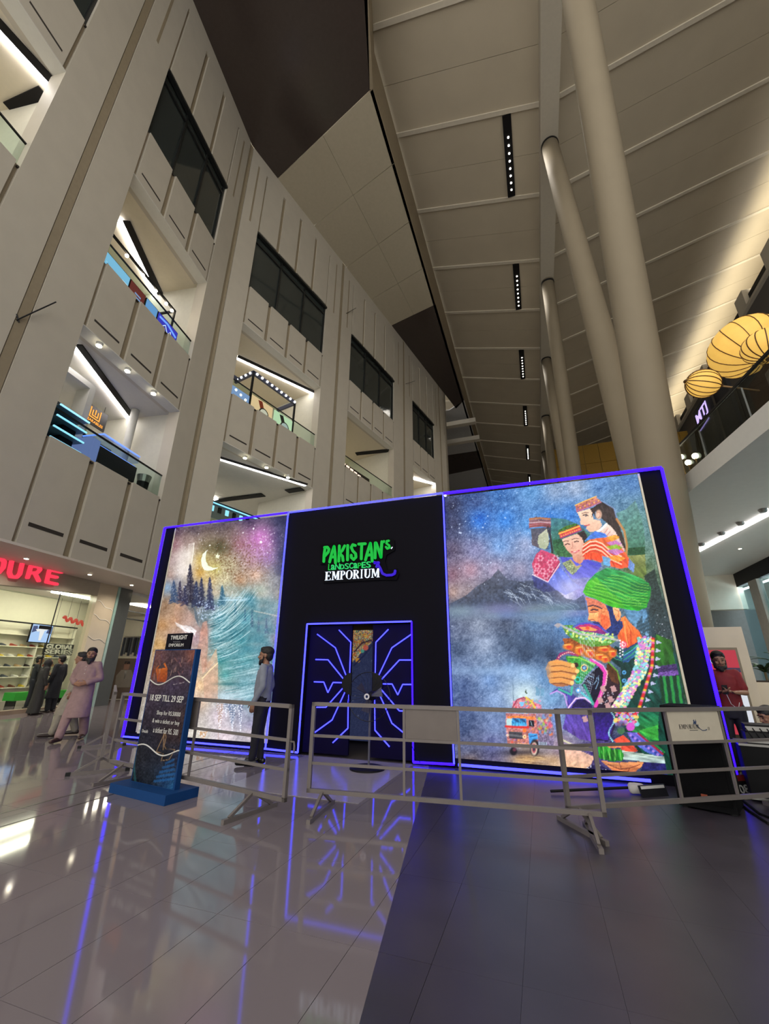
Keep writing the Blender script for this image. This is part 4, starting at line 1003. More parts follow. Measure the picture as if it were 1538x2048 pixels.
    s.line([(512,440),(560,428),(610,440),(655,462)], 2.4, (50,44,66)); s.line([(540,480),(570,470),(610,478)], 2.8, (56,44,60)); s.line([(530,505),(600,500)], 1.2, (170,70,60)); s.line([(520,588),(560,575),(590,598)], 1.5, (150,70,60))
    s.poly([(700,430),(780,430),(790,520),(800,580),(870,600),(885,650),(850,700),(820,750),(770,755),(700,730),(690,700),(750,650),(740,560),(720,480)], (40,54,104), 1, (46,62,120), .35, 2.5)
    s.poly([(560,600),(620,600),(690,690),(640,680),(580,640)], (48,56,104), .9)
    s.poly([(770,450),(830,455),(860,510),(850,570),(820,600),(800,560),(780,510)], (238,190,140), 1, (222,140,90), .2, 2); s.line([(790,470),(830,490),(835,550)], 1.5, (190,100,70))
    # turban
    tb = [(455,280),(500,180),(590,90),(700,30),(780,40),(900,75),(1050,130),(1150,190),(1180,250),(1165,350),(1130,450),(1050,485),(960,480),(870,460),(780,450),(680,410),(600,365),(480,325)]
    s.poly(tb, (60,150,90), 1, (50,150,50), .35, 3.0, .35)
    s.poly([(455,280),(500,180),(600,130),(700,250),(860,380),(900,460),(780,450),(680,410),(600,365),(480,325)], (104,186,50), .7, (74,170,40), .3, 2.5, .6)
    s.poly([(960,180),(1150,200),(1175,260),(1080,300),(960,260)], (30,84,56), .55)
    for k in range(17):
        o = k * 22; s.line([(470 + o * .8, 300 - o * .55), (620 + o * .8, 340 - o * .62), (860 + o * .55, 420 - o * .62), (1120 + o * .10, 440 - o * .62)], 1.3, (34,110,60) if k % 2 else (140,210,90), .65)
    for k in range(40): s.dot(560 + k * 13, 170 + k * 6 + 10 * math.sin(k * .5), 6, (160,220,110), .6); s.dot(520 + k * 14, 250 + k * 4.5, 5, (150,215,100), .5)
    # coat
    s.frame(1080, 1280, 5.303)
    s.poly([(1070,0),(1240,-60),(1400,10),(1480,300),(1530,640),(1600,1000),(1660,1485),(1150,1485),(1000,1100),(900,960),(780,760),(840,620),(860,300),(700,180),(800,60),(880,110)], (24,62,62), 1, (22,70,56), .4, 4, 1.1)
    s.poly([(1230,-60),(1390,0),(1440,260),(1260,280),(1200,200)], (56,104,40), 1, (40,90,36), .45, 5, 1.2)
    s.poly([(1240,280),(1450,250),(1460,320),(1250,350)], (66,50,96), 1, None, .5, 2.5); s.poly([(1250,350),(1460,320),(1470,370),(1255,400)], (120,80,160), .9, None, .5, 2)
    for k in range(6): s.line([(1280 + k * 36, 390), (1310 + k * 38, 660)], 5.5, (50,150,70) if k % 2 else (20,60,34), .85)
    s.poly([(880,120),(1070,20),(1060,120),(940,230),(880,240)], (40,110,90), 1, (50,90,150), .5, 3, -.5)
    for k in range(5): s.line([(890, 210 - k * 22), (980, 150 - k * 22), (1065, 60 - k * 12)], 1.8, ((60,160,110),(60,80,170),(90,190,200),(40,120,80),(60,60,140))[k], .85); s.line([(870, 220 - k * 10), (800, 200 - k * 22), (740, 150 - k * 12)], 1.6, ((60,160,140),(60,80,170),(90,190,200),(40,120,80),(60,60,140))[k], .8)
    for yy in (345, 430, 505): s.dot(892, yy, 22, (90,160,210)); s.dot(892, yy, 10, (30,70,110))
    s.poly([(1090,560),(1240,420),(1290,600),(1240,720),(1100,720)], (26,74,66), 1, None, .5, 4, .9)
    s.poly([(1040,760),(1260,760),(1250,1050),(1100,1010),(960,960)], (30,96,74), 1, (60,150,70), .5, 5, .6); s.poly([(1050,960),(1250,900),(1260,1070),(1130,1050)], (70,170,70), .8, None, .4, 4, .3)
    s.poly([(920,980),(1040,980),(1300,1190),(1300,1260),(1130,1190),(980,1080)], (110,96,190), 1, (80,110,190), .35, 4, .6)
    for k in range(14): s.dot(960 + k * 24, 1010 + k * 17, 14, (60,60,140) if k % 2 else (170,130,210), .9)
    s.line([(1040,990),(1300,1210)], 4, (150,50,70)); s.line([(1060,980),(1320,1190)], 3, (40,130,70))
    s.poly([(1100,1290),(1320,1290),(1360,1485),(1000,1485),(1060,1400)], (44,38,96), 1, (40,50,110), .4, 5)
    # instrument (rubab)
    s.poly([(720,240),(800,300),(845,370),(850,620),(780,780),(800,900),(770,1000),(720,1080),(600,1060),(560,760),(600,560),(680,400)], (60,36,34), 1, (40,30,70), .35, 4, 1.3)
    s.poly([(700,250),(790,310),(835,380),(830,470),(760,440),(710,330)], (110,70,36), .95, (80,50,36), .5, 3, 1.2)
    s.line([(720,230),(820,330),(858,470),(858,600)], 2.6, (110,170,60), .9)
    s.poly([(440,480),(560,330),(640,270),(690,330),(680,430),(640,560),(590,680),(500,560)], (22,18,40), 1, (26,20,50), .4, 3)
    s.line([(540,215),(640,270),(690,340),(680,470),(640,590),(590,700)], 7.0, (216,70,170), 1); s.line([(560,205),(670,270),(715,350),(700,480)], 1.6, (240,190,220), .9)
    for k in range(14): s.dot(712 - k * k * .5, 330 + k * 22, 7, (250,190,170), .9)
    for a, b in (((500,430),(540,480)),((520,380),(570,400)),((600,400),(570,470)),((620,380),(590,520))): s.line([a, ((a[0]+b[0])/2+14, (a[1]+b[1])/2), b], 1.4, (150,190,220), .9)
    s.poly([(270,170),(420,165),(600,260),(480,390),(440,470),(380,470),(340,330),(300,260)], (70,150,60), 1, (50,140,90), .4, 3); s.line([(300,180),(420,190),(580,260)], 2, (160,210,90)); s.line([(190,200),(220,150),(300,130),(400,160)], 6, (150,50,110)); 
    for k in range(9): s.dot(200 + k * 20, 185 - 55 * math.sin(k / 8 * 2.2), 7, (240,200,170), .9)
    s.dot(470, 295, 38, (240,200,90)); s.dot(470, 295, 28, (40,60,110)); s.dot(470, 295, 14, (120,180,220)); s.dot(380, 265, 28, (60,40,40)); s.dot(400, 420, 32, (60,190,170)); s.dot(400, 420, 18, (40,120,80)); s.dot(404, 535, 26, (90,160,220)); s.dot(404, 535, 12, (230,240,255))
    # tuning-peg head with beads
    s.poly([(240,-20),(560,-20),(740,60),(820,110),(740,230),(560,200),(430,170),(270,90)], (150,84,44), 1, None, .4, 3)
    for x0, y0, w, h in ((300,70,60,36),(420,110,52,56),(530,140,56,50),(680,100,70,30),(770,145,46,44),(640,180,60,40),(690,205,44,40)):
        s.blob(x0, y0, w, h, (220,130,50), 1, 3); s.blob(x0 + 8, y0 + 4, w * .5, h * .55, (200,60,50), .9, 2); s.line([(x0 - w * .7, y0 - h * .5), (x0 + w * .4, y0 - h * .6)], 1.4, (250,210,120), .9)
    s.frame(1080, 1130, 5.303)
    s.poly([(230,640),(360,640),(560,740),(740,760),(830,790),(740,850),(560,870),(420,830),(330,780),(270,720)], (96,140,60), 1, None, .4, 2)
    rb = np.random.RandomState(5)
    for k in range(120):
        t = rb.rand(); x0 = 280 + 500 * t; y0 = 700 + 90 * t + rb.uniform(-40, 60) - 40 * abs(t - .5)
        s.dot(x0, y0, rb.uniform(9, 15), ((210,220,110),(110,190,110),(170,215,150),(230,230,160),(90,160,170))[rb.randint(5)], .95)
    s.poly([(360,665),(420,635),(520,625),(610,650),(700,720),(690,740),(560,715),(430,700)], (190,50,110), 1, (120,50,130), .25, 2); s.poly([(420,660),(520,650),(620,690),(560,700),(450,690)], (230,150,90), 1); s.dot(505, 668, 20, (220,90,60))
    s.line([(350,660),(420,625),(520,615),(620,640),(720,720)], 2.6, (90,80,190))
    s.line([(160,640),(210,630),(270,665),(420,730),(700,770),(830,800)], 4, (190,180,190), .8); s.dot(190, 640, 26, (170,160,160), .8)
    for k in range(8): s.line([(420 + k * 22, 720 + k * 6), (445 + k * 18, 1050 + k * 20), (400 + k * 14, 1500)], 0.8, (210,225,235), .7)
    s.dot(885, 845, 38, (226,90,120)); s.dot(885, 845, 24, (240,190,190)); s.dot(885, 845, 14, (200,60,90))
    for k in range(11): s.dot(850 + (k % 2) * 26, 800 + k * 17, 9, (235,235,240), .95)
    # hand on the neck of the rubab
    s.frame(1080, 1280, 5.303)
    s.poly([(60,300),(90,230),(180,205),(260,230),(330,260),(380,290),(395,330),(390,380),(350,390),(360,440),(330,470),(280,490),(180,495),(110,460),(75,380)], (196,140,90), .95, (176,110,70), .25, 4, .2)
    for y0, x1 in ((240,340),(300,385),(365,350),(425,330)):
        s.line([(120,y0+10),(220,y0),(x1,y0+32)], 10.0, (224,160,90), .8); s.line([(120,y0+38),(230,y0+30),(x1,y0+58)], 1.8, (110,60,40), .85); s.dot(x1 + 10, y0 + 30, 22, (240,200,130), .9); s.line([(150,y0-4),(280,y0+4)], 2, (240,150,80), .7)
    s.blob(70, 340, 40, 110, (120,140,160), .45)
    # lower body of the instrument
    s.poly([(110,560),(200,530),(290,600),(290,720),(240,940),(420,1050),(560,1080),(560,760),(520,640),(400,610),(330,560),(200,500)], (70,60,150), .9, (100,70,160), .35, 3, 1.2)
    s.line([(110,570),(180,540),(260,580),(290,700)], 2.4, (190,150,220)); s.line([(300,720),(380,620),(470,610),(560,680)], 3, (220,190,230)); s.poly([(340,700),(400,630),(470,625),(560,690),(560,720),(340,720)], (40,28,80), 1, None, .4, 2)
    s.line([(200,520),(330,580),(340,500)], 4, (70,180,150), .9); s.line([(440,560),(540,640)], 4, (90,190,200), .9)
    s.line([(470,480),(530,600),(560,680)], 5, (60,170,140), .8)
    s.poly([(570,770),(760,770),(790,860),(760,960),(720,1060),(600,1050)], (40,28,92), 1, (70,40,150), .3, 4)
    for k in range(20): s.dot(760 + 30 * math.sin(k * .35), 770 + k * 16, 8, (150,210,225), .95); s.dot(640 + 150 * (k / 20.0), 620 + 60 * math.sin(k), 6, (220,220,230), .8)
    for x0, y0 in ((780,520),(750,630),(720,700),(670,520),(640,640),(480,840)): s.poly([(x0-36,y0-24),(x0+10,y0-38),(x0+36,y0+18),(x0-14,y0+36)], (190,150,150), .95)
    # bead garland
    for k in range(60):
        t = k / 59.0; gx = 1110 - 90 * t - 330 * max(0, t - .45) ; gy = -20 + 760 * t
        for j in range(5):
            s.dot(gx - 56 + j * 30 + rb.uniform(-8, 8) - t * 20, gy + rb.uniform(-9, 9), rb.uniform(12, 19), ((225,220,130),(120,190,170),(220,140,190),(140,200,220),(240,240,190),(190,120,200))[rb.randint(6)], .95)
    for k in range(34):
        t = k / 33.0; s.blob(1200 - 30 * t - 190 * max(0, t - .4), -10 + 720 * t, 20, 18, ((206,40,50),(230,190,60),(230,110,170),(200,50,60))[k % 4], .95, 3)
        if k % 4 == 0: s.poly([(1235 - 30*t - 190*max(0,t-.4), 0+720*t), (1290 - 30*t - 190*max(0,t-.4), 30+720*t), (1230 - 30*t - 190*max(0,t-.4), 46+720*t)], (190,190,225), .9)
    for k in range(110):
        x0, y0 = rb.uniform(790, 1040), rb.uniform(740, 900); s.dot(x0, y0, rb.uniform(12, 22), ((225,120,170),(210,50,60),(170,130,210),(130,200,210),(230,200,110))[rb.randint(5)], .9)
    s.dot(960, 920, 46, (200,90,190)); s.dot(860, 960, 40, (70,110,80)); s.blob(860, 900, 60, 40, (70,80,110), .7, 2)
    # lower hand and green cuff
    s.poly([(780,1060),(880,1010),(940,1060),(1040,1180),(900,1200),(830,1120)], (226,84,60), .95, (214,80,60), .35, 4, .6); s.poly([(700,1100),(880,1100),(860,1140),(720,1150)], (226,130,90), 1, None, .3, 3)
    s.poly([(860,1170),(1320,1240),(1330,1310),(880,1270)], (176,190,176), 1, (150,170,170), .4, 4, .15); s.line([(880,1190),(1320,1262)], 1.2, (110,130,120), .8)
    s.poly([(615,1110),(690,1110),(760,1160),(860,1160),(890,1220),(880,1280),(760,1290),(620,1250)], (50,140,50), 1, (40,120,44), .5, 3, 1.3)
    for k in range(8): s.line([(640 + k * 30, 1130 + k * 4), (650 + k * 30, 1270)], 1.6, (140,220,110) if k % 2 else (20,70,30), .8)
    s.poly([(650,1280),(800,1300),(1100,1290),(1080,1340),(980,1420),(860,1430),(760,1380)], (216,150,100), 1, (200,110,70), .3, 4, .2)
    s.line([(720,1320),(850,1370),(940,1360)], 2.0, (110,60,50)); s.line([(840,1300),(860,1360)], 1.6, (120,70,60)); s.line([(930,1400),(950,1360),(1060,1320)], 1.6, (120,60,50))
    s.poly([(250,1140),(440,1180),(580,1240),(540,1320),(460,1400),(300,1430),(240,1300)], (224,180,160), .9, (214,170,130), .25, 5); s.line([(240,1060),(420,1150),(600,1180)], 3.5, (210,205,170), .9); s.poly([(400,1120),(560,1150),(570,1180),(420,1160)], (180,180,70), .9)
    s.poly([(520,1340),(620,1310),(760,1390),(800,1485),(450,1485)], (40,34,80), 1, None, .4, 4); 
    for k in range(26): s.dot(rb.uniform(470, 760), rb.uniform(1330, 1470), 6, (220,220,235), .9)
    s.poly([(510,1395),(570,1390),(575,1440),(520,1445)], (180,160,210), .95)
    # ---------------- truck
    s.frame(980, 1360, 9.61)
    s.blob(560, 1400, 420, 60, (40,36,50), .7); s.blob(800, 1520, 420, 80, (190,150,100), .7)
    for k in range(22): y0 = 1450 + rb.uniform(0, 200); x0 = rb.uniform(450, 1000); s.line([(x0, y0), (x0 + rb.uniform(80, 220), y0 + rb.uniform(-10, 20))], 1.6, (220,190,140) if k % 2 else (110,84,66), .5)
    s.poly([(880,120),(955,180),(955,300),(880,300)], (90,140,170), .6); s.poly([(970,160),(1040,170),(1040,300),(970,300)], (100,150,180), .6); s.line([(440,100),(455,400)], 1.0, (80,100,120), .8)
    s.poly([(900,640),(1150,640),(1240,1000),(1220,1260),(920,1240)], (150,120,140), .95, (120,110,140), .5, 2.2)
    for k in range(40): s.blob(rb.uniform(930, 1200), rb.uniform(660, 1200), 26, 30, ((150,190,70),(220,110,60),(220,90,120),(110,150,200),(220,200,160))[rb.randint(5)], .75, 2)
    s.poly([(420,560),(440,450),(520,360),(640,325),(760,350),(860,430),(980,480),(1000,580)], (200,120,130), 1, (190,130,150), .4, 2)
    for k in range(46): s.blob(rb.uniform(450, 960), rb.uniform(380, 570), 22, 20, ((220,80,70),(230,190,90),(120,160,210),(230,130,170),(110,160,80))[rb.randint(5)], .8, 2)
    s.line([(430,540),(520,380),(640,335),(760,360),(850,480)], 2.0, (150,60,90)); s.line([(690,330),(800,420),(870,540)], 3.2, (220,200,70), .9); s.poly([(560,420),(660,420),(640,500),(590,500)], (120,190,230), .95); s.poly([(665,250),(690,180),(720,270)], (60,80,60), .9)
    s.poly([(300,640),(880,650),(930,1100),(900,1290),(350,1290),(310,1000)], (186,120,120), 1, (180,116,110), .4, 2)
    for k in range(70): s.blob(rb.uniform(320, 900), rb.uniform(640, 1280), 20, 16, ((220,70,50),(230,150,70),(150,120,180),(230,190,180),(110,80,90))[rb.randint(5)], .75, 2)
    s.poly([(335,690),(860,700),(880,760),(330,740)], (226,130,70), 1, None, .4, 2); s.poly([(320,745),(420,740),(415,890),(315,890)], (176,206,206), 1); s.poly([(420,735),(700,745),(705,890),(415,885)], (60,150,210), 1, (90,180,230), .35, 2, 1.5)
    for k in range(16): s.line([(440 + k * 16, 740), (438 + k * 16, 800 + 40 * rb.rand())], .9, (24,50,90), .8)
    s.line([(300,890),(560,905),(740,910)], 3.5, (206,50,50)); s.poly([(745,770),(840,780),(850,900),(750,895)], (26,30,44), 1); s.line([(780,790),(810,880)], 1.5, (170,190,200), .8)
    s.poly([(350,985),(620,1000),(625,1130),(370,1120)], (66,64,72), 1, None, .25, 1.5); 
    for k in range(7): s.line([(355,1000 + k * 18), (620, 1012 + k * 18)], .7, (130,130,134), .8)
    s.dot(665, 970, 40, (230,120,60)); s.dot(665, 1090, 36, (235,215,170)); s.dot(665, 1090, 18, (200,120,70)); s.dot(335, 1060, 26, (220,190,180))
    s.poly([(730,1020),(910,1040),(930,1140),(860,1150),(800,1200),(760,1240)], (80,160,220), 1, (70,140,210), .2, 3); s.line([(780,1090),(900,1060)], 1.4, (30,60,120))
    s.poly([(380,1210),(760,1220),(770,1300),(370,1280)], (206,150,120), .95, None, .4, 1.6)
    s.blob(860, 1300, 90, 165, (26,22,30), 1, 4); s.blob(850, 1320, 62, 130, (220,200,180), 1, 5); s.blob(845, 1315, 44, 96, (170,80,90), 1, 5); s.blob(845, 1315, 26, 56, (60,60,80), 1, 4)
    s.blob(450, 1370, 70, 80, (24,22,32), 1, 4); s.blob(470, 1340, 36, 36, (120,60,80), .8, 3)
    s.poly([(930,1190),(1090,1200),(1090,1310),(950,1300)], (150,160,180), 1, None, .5, 1.5, 1.5)
    s.frame(0, 0, 1.0)
    s.speckle(12, 1.1, 21); s.stars(260, (900, 975, 1130, 1180), 22, .9, .8, (225,235,255)); s.c = np.clip((s.c - 120) * 1.15 + 122, 0, 255)
grid_print('mural_panel', M_LIT, booth, lambda u, v: np.c_[CXR + 0.01 + u * (1.90 - CXR - 0.02), np.full(len(u), YB), 0.13 + v * (BH - 0.16)], 300, 420, paint_right, booth.location)['label'] = 'glowing mural of a turbaned musician, three women and a painted truck'

# ------------------------------------------------------------------ left mural
def paint_left(s):
    s.field([(350,1062,90,70,84),(390,1060,92,80,86),(440,1052,96,84,88),(500,1045,88,74,98),(560,1040,58,62,92),
      (350,1090,150,112,120),(380,1085,160,140,136),(345,1120,170,150,150),(375,1110,214,206,200),(368,1140,222,214,208),(340,1150,176,150,140),
      (410,1095,120,110,92),(440,1095,90,84,66),(480,1090,160,120,130),(520,1075,190,140,190),(555,1075,90,86,120),(570,1110,62,72,108),
      (400,1120,206,176,104),(400,1145,206,160,84),(430,1140,200,190,120),(460,1130,190,180,150),(500,1120,180,150,150),(540,1115,150,130,170),(565,1140,90,90,120),
      (420,1160,226,200,150),(450,1160,214,206,170),(480,1160,190,150,120),(510,1150,214,180,160),(550,1160,170,170,170),
      (335,1175,120,150,180),(355,1165,130,130,140),(390,1180,110,112,128),(430,1185,206,186,160),(460,1185,190,190,176),(520,1180,186,186,170),(560,1190,170,160,150),
      (330,1210,140,112,88),(355,1215,176,140,110),(385,1210,90,96,104),(420,1210,100,124,150),(450,1200,110,150,170),(500,1200,80,140,160),(550,1210,150,170,176),
      (325,1250,170,130,88),(350,1240,190,150,120),(380,1235,176,150,140),(405,1235,100,124,136),(440,1240,84,144,160),(490,1240,84,150,166),(540,1240,140,152,162),(560,1240,140,130,150),
      (320,1290,186,150,100),(350,1275,190,160,150),(390,1275,170,150,170),(410,1265,190,140,130),(430,1270,80,150,160),(480,1280,70,140,150),(530,1280,110,150,160),(555,1280,150,140,160),
      (400,1320,190,166,150),(415,1330,196,150,130),(440,1320,60,140,140),(490,1320,130,180,184),(540,1310,110,140,150),
      (400,1370,226,190,150),(425,1360,206,176,150),(450,1350,90,160,160),(490,1370,130,170,180),(540,1370,110,130,160),
      (400,1400,206,180,160),(450,1395,170,190,200),(500,1395,120,160,172),
      (440,1430,206,190,200),(480,1430,150,150,170),(530,1440,130,130,170),(395,1470,206,200,190),(450,1470,214,200,206),(500,1470,190,180,186),(540,1490,150,140,150)])
    X, Y = s.x, s.y
    s.speckle(22, 2.0, 31); s.speckle(16, 7, 33)
    s.frame(310, 1050, 5.696)
    rb = np.random.RandomState(12)
    s.blob(1200, 180, 180, 160, (206,120,196), .5); s.blob(720, 260, 110, 60, (70,70,48), .5); s.blob(1220, 330, 160, 120, (190,140,200), .4)
    s.frame(0, 0, 1.0)
    s.stars(520, (430, 1045, 575, 1150), 5, 1.1, .85, (240,225,245), (520, 1085, 50, 40)); s.stars(60, (340, 1050, 575, 1250), 6, .9, .6)
    n = fbm(X / 2.0, Y / 2.0, 44, 3); band = np.exp(-((X - 470) / 70) ** 2 - ((Y - 1125) / 45) ** 2)
    s.mix(np.clip((n - .52) * 7, 0, 1) * band * .75, (104,72,48))
    s.frame(310, 1050, 5.696)
    s.blob(330, 440, 110, 190, (226,218,214), .6, 1.5); s.poly([(380,215),(445,200),(440,300),(420,420),(400,560),(360,560)], (226,218,212), .45)
    s.line([(445,205),(438,300),(418,430)], 1.4, (240,236,226), .9)
    # crescent and star
    th = np.linspace(-0.55 * math.pi, 0.32 * math.pi, 20)
    out = [(660 - 140 * math.cos(a + .45), 400 + 125 * math.sin(a * -1 - .05) * -1) for a in th]
    s.poly([(592,285),(545,330),(525,400),(535,470),(565,515),(610,522),(670,510),(722,485),(660,488),(610,465),(582,420),(575,360)], (228,240,226), 1)
    s.poly([(712,318),(720,342),(745,350),(724,362),(728,385),(708,370),(690,378),(698,356),(684,338),(706,340)], (232,240,214), 1)
    s.blob(620, 410, 170, 170, (206,206,120), .18)
    s.dot(1207, 195, 14, (255,250,255)); s.dot(1122, 42, 9, (250,245,255)); s.dot(625, 232, 8, (250,245,230)); s.dot(1003, 88, 7, (250,245,250))
    # firs
    def fir(x, y0, y1, w, col, a=.9):
        s.line([(x, y0), (x + 2, y1)], 1.8, col, a)
        k = y0 + 10
        while k < y1:
            t = (k - y0) / (y1 - y0)
            for sg in (-1, 1):
                ww = w * (.10 + .75 * t) * rb.uniform(.55, 1.1) * sg
                s.line([(x, k), (x + ww * .6, k + 8 + 10 * t), (x + ww, k + 6 + 16 * t)], rb.uniform(1.3, 2.4), col, a * rb.uniform(.55, 1))
            if rb.rand() < .25: s.dot(x + rb.uniform(-w, w) * t * .6, k, 4, (206,214,236), .6)
            k += 9
    for a in ((400,445,880,92,(48,46,66)),(470,640,920,76,(56,64,92)),(530,600,920,66,(52,56,82)),(625,595,950,72,(58,62,92)),(765,690,900,62,(62,102,124)),(285,640,880,60,(66,62,84)),(215,630,880,80,(62,82,112)),(340,690,900,70,(58,58,84)),(915,850,1010,26,(60,104,122)),(1025,950,1080,20,(70,110,130)),(1105,970,1160,26,(84,110,128)),(1180,1050,1200,26,(110,124,140)),(1270,1060,1220,30,(110,116,138))): fir(*a)
    for k in range(120): x0, y0 = rb.uniform(470, 760), rb.uniform(860, 1080); s.dot(x0, y0, rb.uniform(4, 8), (200,215,240), .6)
    # rock and hand-like cliff
    s.poly([(240,860),(330,870),(380,960),(450,1050),(480,1130),(520,1190),(560,1090),(600,1100),(605,1400),(440,1420),(330,1220),(240,1100),(215,980)], (186,150,136), .3, (190,150,140), .3, 6)
    s.poly([(440,900),(455,1060),(500,1150),(480,1010)], (96,110,122), .8)
    s.poly([(225,1105),(300,1140),(400,1150),(475,1205),(450,1260),(420,1220),(340,1210),(250,1150)], (236,236,240), .6, None, .4, 2, .5)
    for k in range(12): s.line([(300 + k * 12, 1150 + rb.uniform(0, 60)), (360 + k * 10, 1200 + rb.uniform(0, 80))], 1.2, (245,245,248), .7)
    # wave: fanned curved streaks
    wv = np.clip(fbm(X / 26, Y / 14, 71, 4) * 1.9 - .55, 0, 1) * np.exp(-((X - 490) / 62) ** 4 - ((Y - 1270) / 85) ** 4)
    s.mix(wv * .55, (52,122,140))
    for k in range(190):
        a = rb.uniform(0, 1); x0 = 600 + rb.uniform(0, 160); y0 = 1560 - 560 * a + rb.uniform(-30, 30); L_ = rb.uniform(90, 420); st = .18 + .62 * a
        s.line([(x0 + L_ * q, y0 - L_ * (st * q * q + .12 * q)) for q in (0, .2, .4, .6, .8, 1)], rb.uniform(.7, 1.5), (208,230,234) if k % 3 else (28,92,106), rb.uniform(.2, .55))
    s.line([(1130,980),(1250,1005),(1420,1042)], 2.2, (200,196,186), .6)
    for k in range(14): s.line([(790 + rb.uniform(-90, 250), 815 + rb.uniform(-15, 50)), (900 + rb.uniform(-90, 200), 825 + rb.uniform(-10, 60))], 1.2, (190,220,235), .5)
    s.frame(310, 1240, 5.696)
    s.poly([(540,30),(590,10),(605,300),(575,590),(540,610),(520,420),(470,400)], (196,144,126), .45, (200,150,130), .3, 6)
    s.poly([(700,320),(718,500),(715,900),(560,900),(550,660),(620,560),(690,470),(600,560),(590,520)], (206,176,150), .75, (196,160,140), .15, 6); s.line([(540,665),(620,580),(715,490)], 2.0, (240,220,180), .8)
    for k in range(44):
        x0 = rb.uniform(725, 1150); y0 = rb.uniform(420, 900); l = rb.uniform(60, 240); s.line([(x0, y0), (x0 + l * .5, y0 - l * .08), (x0 + l, y0 - l * .2)], 1.6, (190,216,222) if k % 3 else (50,110,118), .5)
    s.blob(840, 730, 120, 18, (40,100,108), .6); s.blob(900, 860, 200, 40, (190,214,224), .5)
    # reflected firs
    for x0, y0, y1, w, cc in ((740,950,1300,44,(176,150,140)),(880,950,1260,52,(110,124,150)),(975,960,1260,32,(110,120,146)),(810,950,1100,36,(130,136,156)),(545,1270,1370,56,(190,150,110))):
        k = y0
        while k < y1:
            t = 1 - (k - y0) / (y1 - y0); s.poly([(x0 - w * t - 3, k), (x0 + w * t + 3, k), (x0 + w * t * .8, k + 11), (x0 - w * t * .8, k + 11)], cc, .8); 
            for q in range(3): s.dot(x0 + rb.uniform(-w, w) * t, k + rb.uniform(0, 12), 5, (235,235,245), .9)
            k += 13
    s.line([(722,1250),(720,1390)], 1.2, (176,150,140), .8)
    s.blob(1200, 1200, 180, 60, (150,140,190), .4)
    s.frame(0, 0, 1.0); s.stars(420, (345, 1060, 575, 1200), 15, .9, .7, (240,236,245)); s.speckle(14, 1.1, 51)
    dk = np.clip((1075 - Y + (X - 340) * -.10) / 40, 0, 1) * .45; s.mix(dk, (52,46,62)); s.mix(np.clip((X - 545 + (Y - 1050) * .08) / 30, 0, 1) * np.clip((1230 - Y) / 120, 0, 1) * .6, (44,50,84))
    s.c = np.clip((s.c - 128) * 1.22 + 122, 0, 255)
grid_print('mural_panel', M_LIT, booth, lambda u, v: np.c_[-8.06 + u * (CXL + 8.06 - 0.01), np.full(len(u), YB), 0.13 + v * (BH - 0.16)], 250, 330, paint_left, booth.location)['label'] = 'glowing mural of crescent, firs, cliff and wave'

# ------------------------------------------------------------------ printed strip inside the doorway
def paint_door(s):
    X, Y = s.x, s.y
    s.c = np.tile(np.array([52, 60, 96.]), (len(X), 1))
    n = fbm(X / 5, Y / 5, 3, 3); cols = np.array([(206,176,90),(196,96,70),(90,140,120),(214,190,150),(70,80,110),(180,120,60)], float)
    k = (fbm(X / 3.2, Y / 4.5, 8, 3) * 14).astype(int) % 6
    m = (Y < 1330 - (X - 700) * 1.05)
    s.c[m] = cols[k[m]] * (0.75 + .5 * n[m])[:, None]
    s.frame(560, 1020, 3.792)
    s.line([(565,1075),(620,1010),(695,985)], 3, (70,54,60)); s.dot(650, 1045, 20, (206,100,84)); s.dot(625, 1070, 14, (90,170,150)); s.dot(590, 1140, 18, (214,150,60)); s.line([(560,1180),(640,1100),(695,1030)], 3, (40,44,80))
    s.frame(0, 0, 1); s.stars(40, (695, 1300, 750, 1440), 3, .8, .5); s.speckle(14, 1.5, 2)
grid_print('doorway_print', printmat('door_print', 0.55), booth, lambda u, v: np.c_[-4.1 + u * 1.0, np.full(len(u), 9.0), 0.05 + v * 2.6], 70, 200, paint_door, booth.location)

